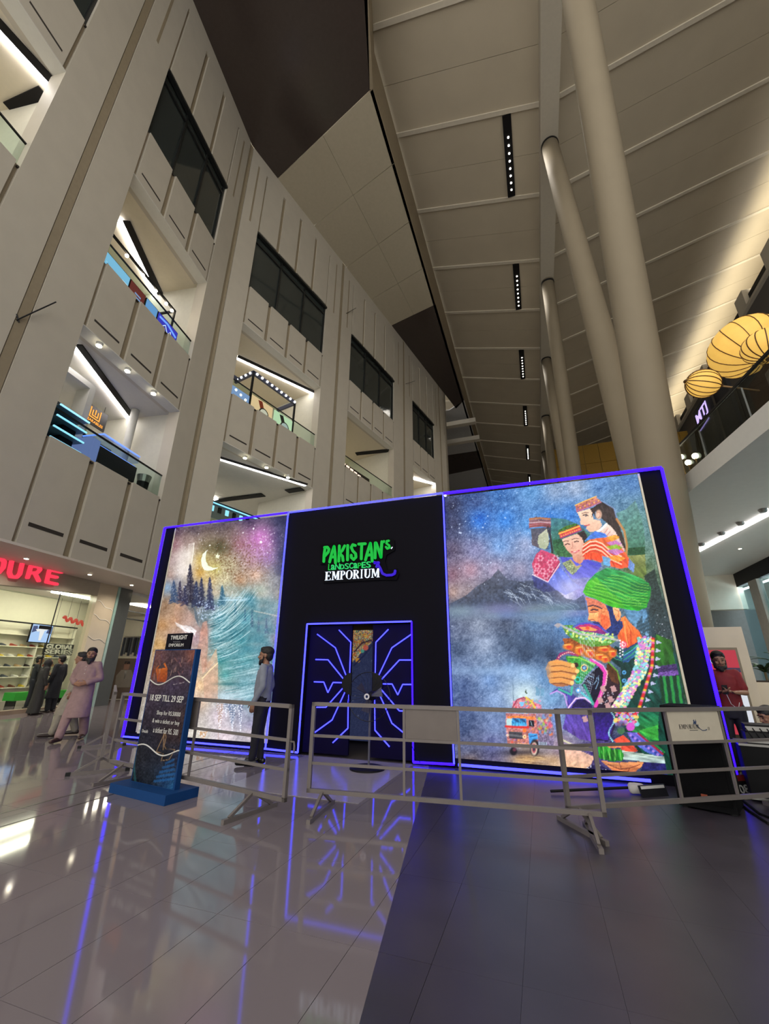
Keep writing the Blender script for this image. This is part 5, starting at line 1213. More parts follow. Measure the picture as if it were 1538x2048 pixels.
# ------------------------------------------------------------------ stand print
def stand_print():
    ca, sa = math.cos(ang), math.sin(ang); L = np.array(stand.location)
    def fn(u, v):
        x = -0.405 + 0.80 * u; y = np.full(len(u), -0.0365); z = 0.105 + 1.54 * v
        return np.c_[L[0] + x * ca - y * sa, L[1] + x * sa + y * ca, z]
    def paint(s):
        s.field([(310,1310,110,70,70),(350,1310,70,50,60),(390,1310,140,84,70),(300,1345,130,66,36),(340,1345,56,44,54),(385,1345,70,52,66),(300,1375,70,54,74),(345,1370,64,52,80),(385,1360,50,44,66),
                 (290,1400,56,46,66),(330,1400,44,40,60),(380,1400,40,38,60),(290,1440,44,36,50),(370,1430,60,44,46),(290,1470,30,30,44),(340,1470,50,36,40),(370,1470,60,40,36),
                 (280,1510,24,26,36),(330,1510,20,24,36),(360,1515,30,40,70),(270,1560,16,20,30),(300,1560,20,26,36),(330,1560,30,60,100),(350,1575,40,100,150)])
        s.speckle(22, 3.0, 61); s.speckle(16, 1.5, 62)
        s.frame(170, 1240, 5.12); rb = np.random.RandomState(4)
        s.poly([(725,500),(750,470),(820,440),(845,500),(840,600),(820,640),(740,630)], (206,110,36), .9, (170,70,30), .3, 4); s.poly([(740,500),(790,430),(830,490)], (60,50,60), .9)
        for k in range(26): x0, y0 = rb.uniform(690, 1150), rb.uniform(350, 560); s.line([(x0, y0), (x0 + rb.uniform(-25, 25), y0 + rb.uniform(15, 60))], 1.6, ((190,120,110),(120,80,90),(90,70,110),(210,170,150))[rb.randint(4)], .5)
        s.poly([(1040,870),(1090,880),(1080,1010),(1050,960)], (190,110,60), .6); s.dot(985, 620, 26, (60,40,60), .9); s.line([(905,660),(940,655)], 1.2, (190,180,180), .8); s.line([(960,650),(1010,640)], 1.2, (190,180,180), .8)
        for k in range(5): s.poly([(700 + k * 30, 1640 - k * 46), (930 - k * 4, 1610 - k * 48), (930 - k * 4, 1635 - k * 48), (700 + k * 30, 1665 - k * 46)], (40,110,180), .55)
        s.poly([(1000,1320),(1020,1320),(980,1560),(940,1560)], (16,14,20), .8)
        s.line([(520,1330),(500,1500),(520,1700)], 4, (40,120,120), .5)
        for ln in ([(820,1150),(760,1280),(730,1350),(800,1370),(780,1440),(860,1430),(920,1330),(830,1320),(810,1290),(830,1200),(820,1150)], [(800,1330),(810,1160)]): s.line(ln, 1.3, (200,160,110), .75)
        s.stars(40, (260, 1400, 380, 1570), 9, .7, .5)
        s.frame(0, 0, 1)
    return grid_print('print', M_PRN, stand, fn, 90, 170, paint, (0, 0, 0))
o = stand_print()
inv = Matrix.Translation(stand.location) @ Matrix.Rotation(ang, 4, 'Z')
o.matrix_parent_inverse = inv.inverted()
# ================================================================== PEOPLE
def capsule(mb, a, b, ra, rb, n=12, sx=1.0, sy=1.0):
    """tapered limb with round ends; sx, sy flatten the section (x, y in world axes)"""
    a = Vector(a); b = Vector(b); d = b - a; L = d.length
    if L < 1e-5: d = Vector((0, 0, 1)); L = 1e-5
    d.normalize(); ref = d.orthogonal().normalized(); q = d.cross(ref); R = []
    st = [(-ra * math.cos(t), ra * math.sin(t)) for t in (0.25, 0.65, 1.1)] + [(0, ra), (L * .33, ra + (rb - ra) * .33), (L * .66, ra + (rb - ra) * .66), (L, rb)] + [(L + rb * math.cos(t), rb * math.sin(t)) for t in (1.1, 0.65, 0.25)]
    for z, r in st:
        c = a + d * z; ring = []
        for k in range(n):
            t = 2 * math.pi * k / n; o = (ref * math.cos(t) + q * math.sin(t)) * r; ring.append((c.x + o.x * sx, c.y + o.y * sy, c.z + o.z))
        R.append(ring)
    mb.rings(R)
def loft(mb, secs, n=20):
    """secs: (x, y, z, rx, ry[, turn]) stacked ellipses"""
    R = []
    for s in secs:
        x, y, z, rx, ry = s[:5]; tw = s[5] if len(s) > 5 else 0.0; ring = []
        for k in range(n):
            t = 2 * math.pi * k / n; u, v = rx * math.cos(t), ry * math.sin(t)
            ring.append((x + u * math.cos(tw) - v * math.sin(tw), y + u * math.sin(tw) + v * math.cos(tw), z))
        R.append(ring)
    mb.rings(R)
def fuse(name, mb, voxel, m, parent, smooth=4, fold=0.0, seed=0, fscale=(9, 9, 3)):
    """weld overlapping limbs into one continuous skin"""
    o = mb.build(name, None); 
    md = o.modifiers.new('r', 'REMESH'); md.mode = 'VOXEL'; md.voxel_size = voxel; md.use_smooth_shade = True
    sm = o.modifiers.new('s', 'SMOOTH'); sm.factor = 0.5; sm.iterations = smooth
    me = bpy.data.meshes.new_from_object(o.evaluated_get(bpy.context.evaluated_depsgraph_get()))
    bpy.data.objects.remove(o)
    if fold > 0:
        n = len(me.vertices); co = np.zeros(n * 3); no = np.zeros(n * 3); me.vertices.foreach_get('co', co); me.vertices.foreach_get('normal', no)
        co = co.reshape(-1, 3); no = no.reshape(-1, 3)
        f = (fbm(co[:, 0] * fscale[0] + co[:, 2] * fscale[2] * .6 + seed, co[:, 1] * fscale[1] + co[:, 2] * fscale[2], seed, 3) - .5) * 2
        co += no * (f * fold)[:, None]; me.vertices.foreach_set('co', co.ravel()); me.update()
    me.polygons.foreach_set('use_smooth', [True] * len(me.polygons))
    return obj(name, me, m, parent)
def hand(mb, wrist, fdir, palm_n, side, curl=0.4, s=1.0):
    """palm plus five separate bent fingers; fdir = finger direction, palm_n = palm normal, side = thumb side"""
    w = Vector(wrist); f = Vector(fdir).normalized(); n = Vector(palm_n).normalized(); r = f.cross(n).normalized() * side
    pc = w + f * 0.045 * s
    for k in (-1, 0, 1): capsule(mb, w + f * .01 * s + r * k * .016 * s, w + f * .085 * s + r * k * .024 * s, .019 * s, .016 * s, 8)
    for k, (off, ln) in enumerate(((0.034, .068), (0.012, .078), (-0.011, .073), (-0.033, .058))):
        b = w + f * .088 * s + r * off * s; c1 = (f * math.cos(curl) + n * math.sin(curl)); c2 = (f * math.cos(curl * 2.2) + n * math.sin(curl * 2.2))
        m1 = b + c1 * ln * .5 * s; e = m1 + c2 * ln * .5 * s
        capsule(mb, b, m1, .0098 * s, .009 * s, 8); capsule(mb, m1, e, .009 * s, .0078 * s, 8)
    tb = w + f * .022 * s + r * .03 * s; tm = tb + (f * .6 + r * .75 + n * .25).normalized() * .042 * s; te = tm + (f * .9 + r * .25 + n * .35).normalized() * .034 * s
    capsule(mb, tb, tm, .0125 * s, .0108 * s, 8); capsule(mb, tm, te, .0108 * s, .009 * s, 8)
SKIN = mat('skin', (150, 108, 84), 0.5, var=0.06, nscale=9)
SKIN2 = mat('skin_tan', (128, 90, 70), 0.5, var=0.06, nscale=9)
HAIR = mat('black_hair', (20, 17, 16), 0.6, var=0.3, nscale=60, bump=0.3, bscale=160)
EYEW = mat('eye', (20, 16, 14), 0.2)
LIPS = mat('lips', (118, 68, 58), 0.5)
def person(label, loc, face, h=1.75, pose=None, top=None, bottom=None, skin=SKIN, head_yaw=0.0, head_pitch=0.0, beard=True, shoes=None, kameez=None, abaya=False, hair='short', sleeves='long', hands=(0.4, 0.4), belly=0.0, extra=None, cat='person', legs=True):
    """a figure facing local +y; face = world direction angle of that +y axis; pose overrides joints (metres at 1.75 m height)"""
    k = h / 1.75
    t = thing('person', label, cat, loc, face - math.pi / 2); t.scale = (k, k, k)
    J = dict(pel=(0, 0, .95), wai=(0, .0, 1.10), che=(0, .005, 1.28), nec=(0, -.005, 1.46), hd=(0, .02, 1.615), shL=(-.168, -.005, 1.415), shR=(.168, -.005, 1.415), elL=(-.225, -.02, 1.14), elR=(.225, -.02, 1.14),
             wrL=(-.25, .06, .90), wrR=(.25, .06, .90), hiL=(-.09, 0, .92), hiR=(.09, 0, .92), knL=(-.10, .02, .50), knR=(.10, .02, .50), anL=(-.10, -.02, .085), anR=(.10, -.02, .085), toL=(-.12, .15, .035), toR=(.12, .15, .035),
             fdL=(0, .1, -1), fdR=(0, .1, -1), pnL=(1, 0, 0), pnR=(-1, 0, 0))
    J.update(pose or {})
    V = {q: Vector(p) for q, p in J.items()}
    hy = Matrix.Rotation(head_yaw, 3, 'Z') @ Matrix.Rotation(head_pitch, 3, 'X'); hc = V['hd']
    HS = 1.09; H = lambda x, y, z: hc + hy @ (Vector((x, y, z)) * HS)
    # ---- body: one continuous skin
    mb = MB(); 
    pel, wai, che, nec = V['pel'], V['wai'], V['che'], V['nec']
    loft(mb, [(pel.x, pel.y, pel.z - .10, .12, .09), (pel.x, pel.y, pel.z, .155, .105), (wai.x, wai.y + belly * .4, wai.z, .14 + belly * .2, .10 + belly * .6), (che.x, che.y, che.z, .165, .112), (che.x, che.y, che.z + .10, .155, .10), (nec.x, nec.y, nec.z - .02, .07, .06)])
    capsule(mb, V['shL'], V['shR'], .058, .058)
    capsule(mb, nec - Vector((0, 0, .04)), hc + Vector((0, -.01, -.06)), .060, .054)
    mb.ball(tuple(H(0, -.008, .03)),   .087, .111, .105, 18, 12, hy); mb.ball(tuple(H(0, .018, -.045)), .068, .085, .082, 18, 12, hy)
    capsule(mb, H(0, .088, .012), H(0, .112, -.028), .010, .017, 8)        # nose
    mb.ball(tuple(H(0, .072, -.092)), .030, .026, .024, 10, 8, hy)          # chin
    capsule(mb, H(-.045, .082, .030), H(.045, .082, .030), .012, .012, 8)   # brow
    for sg in (-1, 1):
        mb.ball(tuple(H(sg * .080, -.012, -.008)), .012, .022, .034, 8, 8, hy); mb.ball(tuple(H(sg * .042, .068, -.022)), .024, .02, .02, 8, 6, hy)
    capsule(mb, H(-.02, .088, -.058), H(.02, .088, -.058), .010, .010, 8)
    for sd, sg in (('L', -1), ('R', 1)):
        sh, el, wr = V['sh' + sd], V['el' + sd], V['wr' + sd]
        capsule(mb, sh, el, .052, .040); capsule(mb, el, wr, .041, .027)
        hand(mb, wr, V['fd' + sd], V['pn' + sd], sg if sd == 'L' else sg, hands[0 if sd == 'L' else 1])
        if legs:
            capsule(mb, V['hi' + sd], V['kn' + sd], .088, .056, 14); capsule(mb, V['kn' + sd], V['an' + sd], .056, .037, 14); capsule(mb, V['an' + sd] - Vector((0, .02, .03)), V['to' + sd], .038, .028)
    fuse('body', mb, 0.0085, skin, t, 3)
    # ---- face details
    for sg in (-1, 1):
        MB().ball(tuple(H(sg * .034, .0905, .008)), .012, .007, .0065, 8, 6, hy).build('eye', EYEW, t, True)
        m2 = MB(); capsule(m2, H(sg * .018, .096, .034), H(sg * .054, .084, .036), .005, .004, 6); m2.build('eyebrow', HAIR, t, True)
    if not abaya:
        m2 = MB(); capsule(m2, H(-.020, .0985, -.058), H(.020, .0985, -.058), .006, .006, 6); m2.build('mouth', LIPS, t, True)
        m2 = MB(); m2.ball(tuple(H(0, -.020, .054)), .097, .118, .092, 18, 12, hy); m2.ball(tuple(H(0, -.055, .0)), .083, .068, .098, 14, 10, hy); m2.ball(tuple(H(0, .03, .098)), .072, .068, .037, 14, 8, hy)
        fuse('hair', m2, .009, HAIR, t, 2, .004, 3, (40, 40, 30))
    if beard:
        m2 = MB(); 
        for a in range(-4, 5):
            q = a / 4.0 * 1.35; m2.ball(tuple(H(.066 * math.sin(q), .018 + .064 * math.cos(q), -.078 - .018 * math.cos(q))), .020, .020, .034 + .012 * (beard > 1), 8, 6, hy)
        m2.ball(tuple(H(0, .080, -.118 - .02 * (beard > 1))), .034, .024, .036 + .015 * (beard > 1), 10, 8, hy)
        for sg in (-1, 1): capsule(m2, H(sg * .072, .02, -.06), H(sg * .078, .0, .01), .014, .010, 8)
        capsule(m2, H(-.030, .094, -.043), H(.030, .094, -.043), .008, .008, 6)
        fuse('beard', m2, .007, HAIR, t, 2, .003, 5, (60, 60, 40))
    # ---- clothes
    if kameez or abaya:
        m2 = MB(); zh = 0.42 if not abaya else 0.06
        hx = (V['knL'].x + V['knR'].x) / 2; hyy = (V['knL'].y + V['knR'].y) / 2
        ax, ay = (V['anL'].x + V['anR'].x) / 2, (V['anL'].y + V['anR'].y) / 2
        spread = abs(V['knL'].y - V['knR'].y) * .35
        secs = [(ax if abaya else hx, ay if abaya else hyy, zh, .235 + (.03 if abaya else 0), .165 + spread), (hx, hyy, .55, .225, .158 + spread * .8), (hx * .6, hyy * .6, .75, .205, .150 + spread * .4), (pel.x, pel.y, .95, .192, .140 + belly * .5), (wai.x, wai.y + belly * .4, 1.10, .180 + belly * .3, .130 + belly * .7), (che.x, che.y, che.z, .190, .132), (che.x, che.y, che.z + .10, .175, .115), (nec.x, nec.y, nec.z - .015, .082, .075)]
        loft(m2, secs, 24); capsule(m2, V['shL'], V['shR'], .068, .068)
        for sd in 'LR':
            capsule(m2, V['sh' + sd], V['el' + sd], .074, .066); capsule(m2, V['el' + sd], V['el' + sd].lerp(V['wr' + sd], .86), .064, .052)
        if abaya:
            m2.ball(tuple(hc + Vector((0, -.02, .01))), .105, .125, .135, 18, 12); capsule(m2, nec - Vector((0, 0, .05)), hc + Vector((0, -.03, -.05)), .12, .095)
        fuse('abaya' if abaya else 'kameez', m2, .013, top, t, 6, .012, int(h * 100) % 17, (7, 7, 2.2))
        if kameez:
            for zz in (1.38, 1.31, 1.24): MB().ball((che.x, che.y + .128 + belly * .2, zz), .008, .006, .008, 8, 6).build('button', M_WHITE, t)
    else:
        m2 = MB()
        loft(m2, [(pel.x, pel.y, pel.z - .04, .172, .122 + belly * .4), (wai.x, wai.y + belly * .4, wai.z, .168 + belly * .3, .122 + belly * .7), (che.x, che.y, che.z, .186, .130), (che.x, che.y, che.z + .10, .172, .115), (nec.x, nec.y, nec.z - .015, .078, .072)], 24)
        capsule(m2, V['shL'], V['shR'], .066, .066)
        for sd in 'LR':
            sh, el, wr = V['sh' + sd], V['el' + sd], V['wr' + sd]
            if sleeves == 'long': capsule(m2, sh, el, .071, .060); capsule(m2, el, el.lerp(wr, .90), .058, .045)
            else: capsule(m2, sh, sh.lerp(el, .72), .073, .066)
        fuse('shirt', m2, .011, top, t, 5, .010, int(h * 77) % 13, (9, 9, 5))
        m2 = MB()
        for a in range(14):
            q = 2 * math.pi * a / 14; m2.ball((nec.x + .066 * math.cos(q), nec.y + .062 * math.sin(q) + .004, nec.z - .012 - .014 * math.sin(q)), .018, .018, .022, 6, 5)
        fuse('collar', m2, .008, top, t, 2)
    if bottom is not None and legs:
        m2 = MB(); loose = 1.35 if (kameez or abaya) else 1.0
        loft(m2, [(pel.x, pel.y, pel.z - .16, .15, .11), (pel.x, pel.y, pel.z - .06, .175, .125), (pel.x, pel.y, pel.z + .06, .165, .118)], 20)
        for sd in 'LR':
            capsule(m2, V['hi' + sd], V['kn' + sd], .102, .072 * loose, 14); capsule(m2, V['kn' + sd], V['an' + sd] + Vector((0, 0, .02)), .072 * loose, .056 * loose, 14)
        fuse('trousers', m2, .012, bottom, t, 4, .009, int(h * 31) % 11, (10, 10, 6))
    if legs:
        for sd in 'LR':
            m2 = MB(); an, to = V['an' + sd], V['to' + sd]; d = (to - an); d.z = 0; d.normalize()
            capsule(m2, an - d * .055 + Vector((0, 0, -.042)), to + d * .04 + Vector((0, 0, .012)), .044, .036, 12); capsule(m2, an + Vector((0, 0, -.02)), an + d * .04 + Vector((0, 0, -.035)), .046, .044, 12)
            fuse('shoe', m2, .010, shoes or mat('dark_shoe', (44, 32, 28), 0.35), t, 3)
    if extra: extra(t, V, H)
    return t
def facing(dx, dy): return math.atan2(dy, dx)
def cloth(n, c, r=0.75): return mat(n, c, r, var=0.10, nscale=14, bump=0.15, bscale=220)
PINK = cloth('dusty_pink_cotton', (146, 118, 116)); SAND = cloth('grey_beige_cotton', (142, 134, 118)); BLKC = cloth('black_cloth', (34, 32, 32)); NAVY = cloth('navy_black_cloth', (26, 28, 36))
SHRT = cloth('pale_grey_shirt', (132, 136, 148)); TROU = cloth('dark_trousers', (26, 24, 36)); REDS = cloth('red_shirt', (120, 26, 32)); DENM = cloth('blue_grey_shirt', (96, 108, 120))
# 1 bearded man in dusty pink, walking towards the viewer
p = onz(143, 1481)
person('bearded man in dusty pink shalwar kameez walking with hands clasped in front', (p[0], p[1], 0), facing(0.50, -0.86), 1.80, dict(
    hiL=(-.09, 0, .92), knR=(.11, .14, .52), anR=(.12, .28, .10), toR=(.14, .45, .04), knL=(-.10, -.05, .50), anL=(-.10, -.20, .10), toL=(-.12, -.05, .035),
    elL=(-.26, -.02, 1.14), elR=(.26, -.02, 1.14), wrL=(-.10, .21, 1.06), wrR=(.09, .22, 1.05), fdL=(1, .5, -.15), fdR=(-1, .5, -.15), pnL=(0, -1, .2), pnR=(0, -1, .2)), PINK, PINK, kameez=True, beard=2, head_yaw=0.25, belly=.03, shoes=mat('brown_sandal', (66, 44, 34), 0.4))
# 2 man half hidden behind him
p2 = onz(127, 1472)
person('man in grey-beige shalwar kameez half hidden behind the man in pink', (p2[0], p2[1], 0), facing(-.6, -.8), 1.72, dict(knR=(.10, -.05, .5), anR=(.10, -.18, .10), toR=(.12, -.02, .04), knL=(-.10, .14, .52), anL=(-.10, .22, .085), toL=(-.12, .40, .04)), SAND, SAND, kameez=True, beard=False, head_yaw=-0.2)
# 3 woman in black abaya at the shop window
p3 = onz(50, 1428)
person('woman in a long black abaya standing at the shop window', (p3[0] + 0.5, p3[1] - .1, 0), facing(.2, 1.0), 1.62, dict(hd=(.02, .06, 1.60), nec=(0, .03, 1.45)), BLKC, None, kameez=False, abaya=True, beard=False)
# 4 man in dark shalwar kameez beside her
p4 = onz(82, 1424)
person('man in navy shalwar kameez looking into the shop window', (p4[0] + .35, p4[1], 0), facing(-.9, -.2), 1.74, dict(), NAVY, NAVY, kameez=True, beard=False, head_yaw=-.1)
# 5 man in the pale shirt in front of the left mural
def belt(t, V, H): 
    m2 = MB(); loft(m2, [(0, 0, .925, .180, .128), (0, 0, .965, .182, .130)], 24); m2.build('belt', M_BLACK, t)
p5 = onz(512, 1530)
person('man in pale grey shirt and dark trousers looking at the left mural', (p5[0], p5[1], 0), facing(-.92, -.30), 1.77, dict(elL=(-.25, -.05, 1.14), elR=(.25, -.05, 1.14), wrL=(-.27, .07, .90), wrR=(.25, .03, .90), anL=(-.09, .05, .085), toL=(-.12, .22, .035)), SHRT, TROU, skin=SKIN, beard=1, shoes=mat('black_shoe', (18, 16, 18), 0.3), extra=belt, belly=.03)
# 6 man in red at the right end of the booth
def phone(t, V, H):
    MB().box(.02, .09, .30, .31, 1.13, 1.26).build('phone', M_BLACK, t)
    MB().tube([(.05, .30, 1.13), (.02, .28, 1.0), (-.06, .22, .93), (-.1, .18, 1.02)], .004, 5).build('white_cable', M_WHITE, t)
p6 = onz(1446, 1300, 1.77)
person('bearded man in a red t-shirt holding a phone beside the booth', (p6[0] + .0, p6[1] + .30, 0), facing(-.15, -1), 1.76, dict(elL=(-.235, .02, 1.15), elR=(.235, .02, 1.15), wrL=(-.06, .27, 1.16), wrR=(.12, .28, 1.16), fdL=(1, .3, .2), fdR=(-.8, .5, .2), pnL=(0, .2, 1), pnR=(0, .2, 1)), REDS, TROU, skin=SKIN, sleeves='short', beard=1, head_pitch=-.12, extra=phone)
# 7 person sitting low at the right edge, behind the barrier
p7 = ony(1546, 1403, 8.05)
person('person in blue-grey shirt crouching low by the sound gear at the right edge', (p7[0] + .02, 8.1, -.02), facing(-1, -.3), 1.72, dict(
    pel=(0, -.10, .26), wai=(0, -.06, .40), che=(0, .02, .58), nec=(0, .08, .75), hd=(0, .14, .90), shL=(-.18, .06, .72), shR=(.18, .06, .72), elL=(-.24, .22, .52), elR=(.24, .22, .52), wrL=(-.14, .44, .50), wrR=(.14, .44, .50), fdL=(.2, 1, 0), fdR=(-.2, 1, 0), pnL=(0, 0, -1), pnR=(0, 0, -1),
    hiL=(-.10, -.08, .26), hiR=(.10, -.08, .26), knL=(-.16, .32, .47), knR=(.16, .32, .47), anL=(-.13, .20, .09), anR=(.13, .20, .09), toL=(-.15, .38, .035), toR=(.15, .38, .035)), DENM, TROU, beard=False, head_pitch=-.3)
# ================================================================== LEFT SHOPS (local frame: s along the facade, d depth, z up)
M_TAUPE = mat('taupe_fascia', (164, 152, 134), 0.5, var=0.03)
M_SHOPW = mat('shop_white', (236, 230, 212), 0.6, var=0.02)
def seg_thing(name, label, cat, s, d, z, group=None):
    t = thing(name, label, cat, S1.P(s, d, z), math.pi / 2 - math.radians(-9.0), group)   # local x = along facade, local y = into the shop
    return t
# local axes of such a thing: x -> S1.u ; y -> -S1.n (deeper)
hd = struct('wall_shopfront', 'taupe shopfront header and end pier over the shoe shop'); hd['category'] = 'wall'
def sbox(s0, s1, d0, d1, z0, z1): return S1.box(s0, s1, d0, d1, z0, z1)
MB().hexa([S1.P(-8, -2.0, 3.05), S1.P(4.05, -2.0, 3.95), S1.P(4.05, -2.3, 3.95), S1.P(-8, -2.3, 3.05), S1.P(-8, -2.0, 4.5), S1.P(4.05, -2.0, 4.5), S1.P(4.05, -2.3, 4.5), S1.P(-8, -2.3, 4.5)]).build('header', M_TAUPE, hd)
sbox(4.05, 4.95, -2.3, -2.0, 0, 4.5).build('pier', mat('veined_marble', (196, 180, 156), 0.12, var=0.04, nscale=2), hd)
sbox(4.97, 5.08, -2.25, -1.98, 0, 4.5).build('glass_edge', mat('teal_glass_edge', (150, 180, 170), 0.1), hd)
sbox(5.1, 5.75, -2.3, -2.0, 0, 4.5).build('dark_pillar', mat('charcoal_pillar', (70, 72, 70), 0.3), hd)
sbox(-8, 4.05, -2.3, -2.05, 0, 0.12).build('sill', mat('sill_stone', (150, 130, 112), 0.4), hd)
for i, (zz, ph) in enumerate(((3.6, 0), (3.1, 1), (2.35, 2))):
    MB().tube([S1.P(4.08 + 0.85 * k / 10.0, -1.995, zz + (0.16 - 0.32 * k / 10.0) * (1 - .6 * i / 2) + 0.04 * math.sin(k * .9 + ph)) for k in range(11)], 0.012, 4).build('marble_vein', mat('pale_vein', (236, 230, 216), 0.3), hd)
win = struct('window_6', 'tall glazed window of the shoe shop'); win['category'] = 'window'
M_SHOPG = glassmat('shop_glass', (0.93, 0.97, 0.94), 0.05, 0.01)
for a, b in ((-8, -5), (-5, -2.1), (-2.1, 0.55), (0.55, 2.65), (2.65, 4.05)):
    sbox(a + 0.006, b - 0.006, -2.16, -2.14, 0.12, 3.95 if a > 2 else 3.6).build('pane', M_SHOPG, win)
for s in (0.55, 2.65): sbox(s - 0.01, s + 0.01, -2.165, -2.135, 0.12, 3.8).build('joint', M_DARKMETAL, win)
sbox(2.25, 2.65, -2.18, -2.12, 2.55, 2.66).build('patch_fitting', M_DARKMETAL, win)
# room
rm = struct('wall_shop', 'bright cream walls inside the shoe shop'); rm['category'] = 'wall'
sbox(-8, 9.0, -7.2, -7.0, 0, 4.45).build('back', M_SHOPW, rm)
MB().hexa([S1.P(5.1, -2.3, 0), S1.P(5.25, -2.3, 0), S1.P(9.15, -7.0, 0), S1.P(9.0, -7.0, 0), S1.P(5.1, -2.3, 4.42), S1.P(5.25, -2.3, 4.42), S1.P(9.15, -7.0, 4.42), S1.P(9.0, -7.0, 4.42)]).build('side', M_SHOPW, rm)
sbox(-8, 8.4, -7.0, -2.3, 4.30, 4.42).build('shop_ceiling', M_WHITE, rm)
for i, (s, d) in enumerate(((1.0, -3.6), (4.6, -3.6), (2.0, -5.2), (6.2, -5.0))):
    o = sbox(s - 1.3, s + 1.3, d - 0.12, d + 0.12, 4.24, 4.30).build('shop_light', glow('shop_led', (1.0, 0.93, 0.74), 30.0)); tag(o, 'long ceiling light inside the shoe shop, %s' % ('front left', 'front right', 'rear left', 'rear right')[i], 'light', group='shoe shop ceiling lights')
# shelving with shoes
sh = seg_thing('shoe_shelf', 'long cream wall shelving filled with shoes in the shop', 'shelf', 2.6, -6.98, 0)
LS = 5.5
for z in (0.55, 0.95, 1.35, 1.75, 2.15, 2.62): MB().box(0, LS, -0.34, 0, z - 0.03, z).build('board', M_SHOPW, sh)
for x in (0, 1.85, 3.7, LS - 0.05): MB().box(x, x + 0.04, -0.34, 0, 0.5, 3.1).build('side', M_SHOPW, sh)
MB().box(0, LS, -0.35, -0.33, 3.06, 3.12).build('rail', M_DARKMETAL, sh)
shoe_cols = [(40, 34, 32), (150, 60, 46), (180, 150, 110), (226, 222, 214), (74, 80, 92), (110, 64, 44), (206, 180, 60)]
def shoe_mesh():
    R = []
    for x, w, z in ((-.14, .02, .075), (-.13, .036, .105), (-.07, .042, .10), (0, .044, .075), (.07, .046, .05), (.12, .036, .036), (.14, .014, .02)):
        R.append([(x, -w, 0), (x, -w * 1.05, z * .5), (x, -w * .55, z), (x, w * .55, z), (x, w * 1.05, z * .5), (x, w, 0)])
    return MB().rings(R).mesh('shoe')
smesh = []
for i, c in enumerate(shoe_cols):
    me = shoe_mesh(); me.materials.append(mat('shoe_colour_%d' % i, c, 0.5)); smesh.append(me)
cn = ['black', 'rust', 'tan', 'white', 'slate', 'brown', 'mustard']
k = 0
rs = random.Random(3)
for zi, z in enumerate((0.55, 0.95, 1.35, 1.75, 2.15)):
    for xi in range(12):
        x = 2.75 + 0.43 * xi; ci = rs.randrange(7)
        if zi == 3 and 3.2 < x - 2.6 < 5.3 and False: continue
        o = obj('shoe', smesh[ci], None); P_ = S1.P(x + .1, -6.82, z + 0.001); o.location = P_; o.rotation_euler = (0, 0, math.radians(99) - 1.3 + rs.uniform(-.2, .2))
        tag(o, '%s shoe on the %s shelf of the shoe shop, %s from the left' % (cn[ci], ('lowest', 'second lowest', 'middle', 'second highest', 'highest')[zi], ('first', 'second', 'third', 'fourth', 'fifth', 'sixth', 'seventh', 'eighth', 'ninth', 'tenth', 'eleventh', 'twelfth')[xi]), 'shoe', 'shoes on the shop shelves')
# television, hanging signs, bench
tv = seg_thing('television', 'wide television showing a pale figure above the shop shelves', 'television', 5.75, -6.55, 2.32)
MB().box(0, 1.0, 0, 0.06, 0, 0.78).build('casing', M_BLACK, tv)
scr = MB().box(0.03, 0.97, -0.006, 0.0, 0.03, 0.75).build('screen', glow('tv_screen', (0.45, 0.62, 1.0), 1.0), tv)
for a in ([(0.45, .1), (0.55, .1), (.62, .5), (.5, .7), (.40, .5)], [(.3, .45), (.45, .5), (.45, .6), (.2, .55)], [(.6, .5), (.85, .6), (.8, .68), (.55, .6)]): MB().prism([(p[0], -.008, p[1]) for p in a], (0, -.002, 0)).build('picture', glow('tv_figure', (.9, .85, .9), 1.0), scr)
for a in ([(.05, .4), (.3, .5), (.25, .7), (.06, .68)], [(.72, .42), (.95, .4), (.95, .7), (.8, .7)]): MB().prism([(p[0], -.0075, p[1]) for p in a], (0, -.002, 0)).build('picture', glow('tv_dark', (.05, .07, .2), 1.0), scr)
gs = seg_thing('hanging_sign', 'grey two-line block-letter sign hanging in the shoe shop', 'sign', 6.05, -5.9, 1.84)
M_GS = mat('sign_grey', (176, 174, 166), 0.4); M_GSB = mat('sign_backing', (40, 40, 40), 0.5)  # dark backing board behind the grey letters
place_text('lettering', text_mesh('GLOBAL', 1, .02, offset=.03), M_GS, (0, 0, .24), (1, 0, 0), (0, 0, 1), gs, 1.35, .19)
place_text('lettering', text_mesh('SERIES', 1, .02, offset=.03), M_GS, (0, 0, .03), (1, 0, 0), (0, 0, 1), gs, 1.35, .19)
MB().box(-.04, 1.4, .03, .06, 0.0, .46).build('backing', M_GSB, gs)
for x in (.2, 1.2): MB().tube([(x, .045, .46), (x, .045, 2.4)], .006, 5).build('wire', M_DARKMETAL, gs)
rs_ = seg_thing('hanging_sign', 'small red script sign hanging in the shoe shop', 'sign', 5.3, -4.6, 3.25)
MB().tube([(x * .1, 0, .08 * math.sin(x * 2.3) - .012 * x) for x in [k * .25 for k in range(54)]], .05, 6).build('script', glow('red_script', (.55, .05, .03), .9), rs_)
for x in (.2, 1.2): MB().tube([(x, .0, .05), (x, .0, 1.0)], .006, 5).build('wire', M_DARKMETAL, rs_)
bn = seg_thing('bench', 'bright green upholstered bench in the shoe shop', 'bench', 4.2, -4.6, 0)
MB().box(0, 2.4, 0, .5, .18, .46).build('seat', mat('green_leather', (40, 150, 50), 0.4), bn)
for x in (.1, 1.2, 2.2): MB().box(x, x + .06, .05, .45, 0, .18).build('leg', M_DARKMETAL, bn)
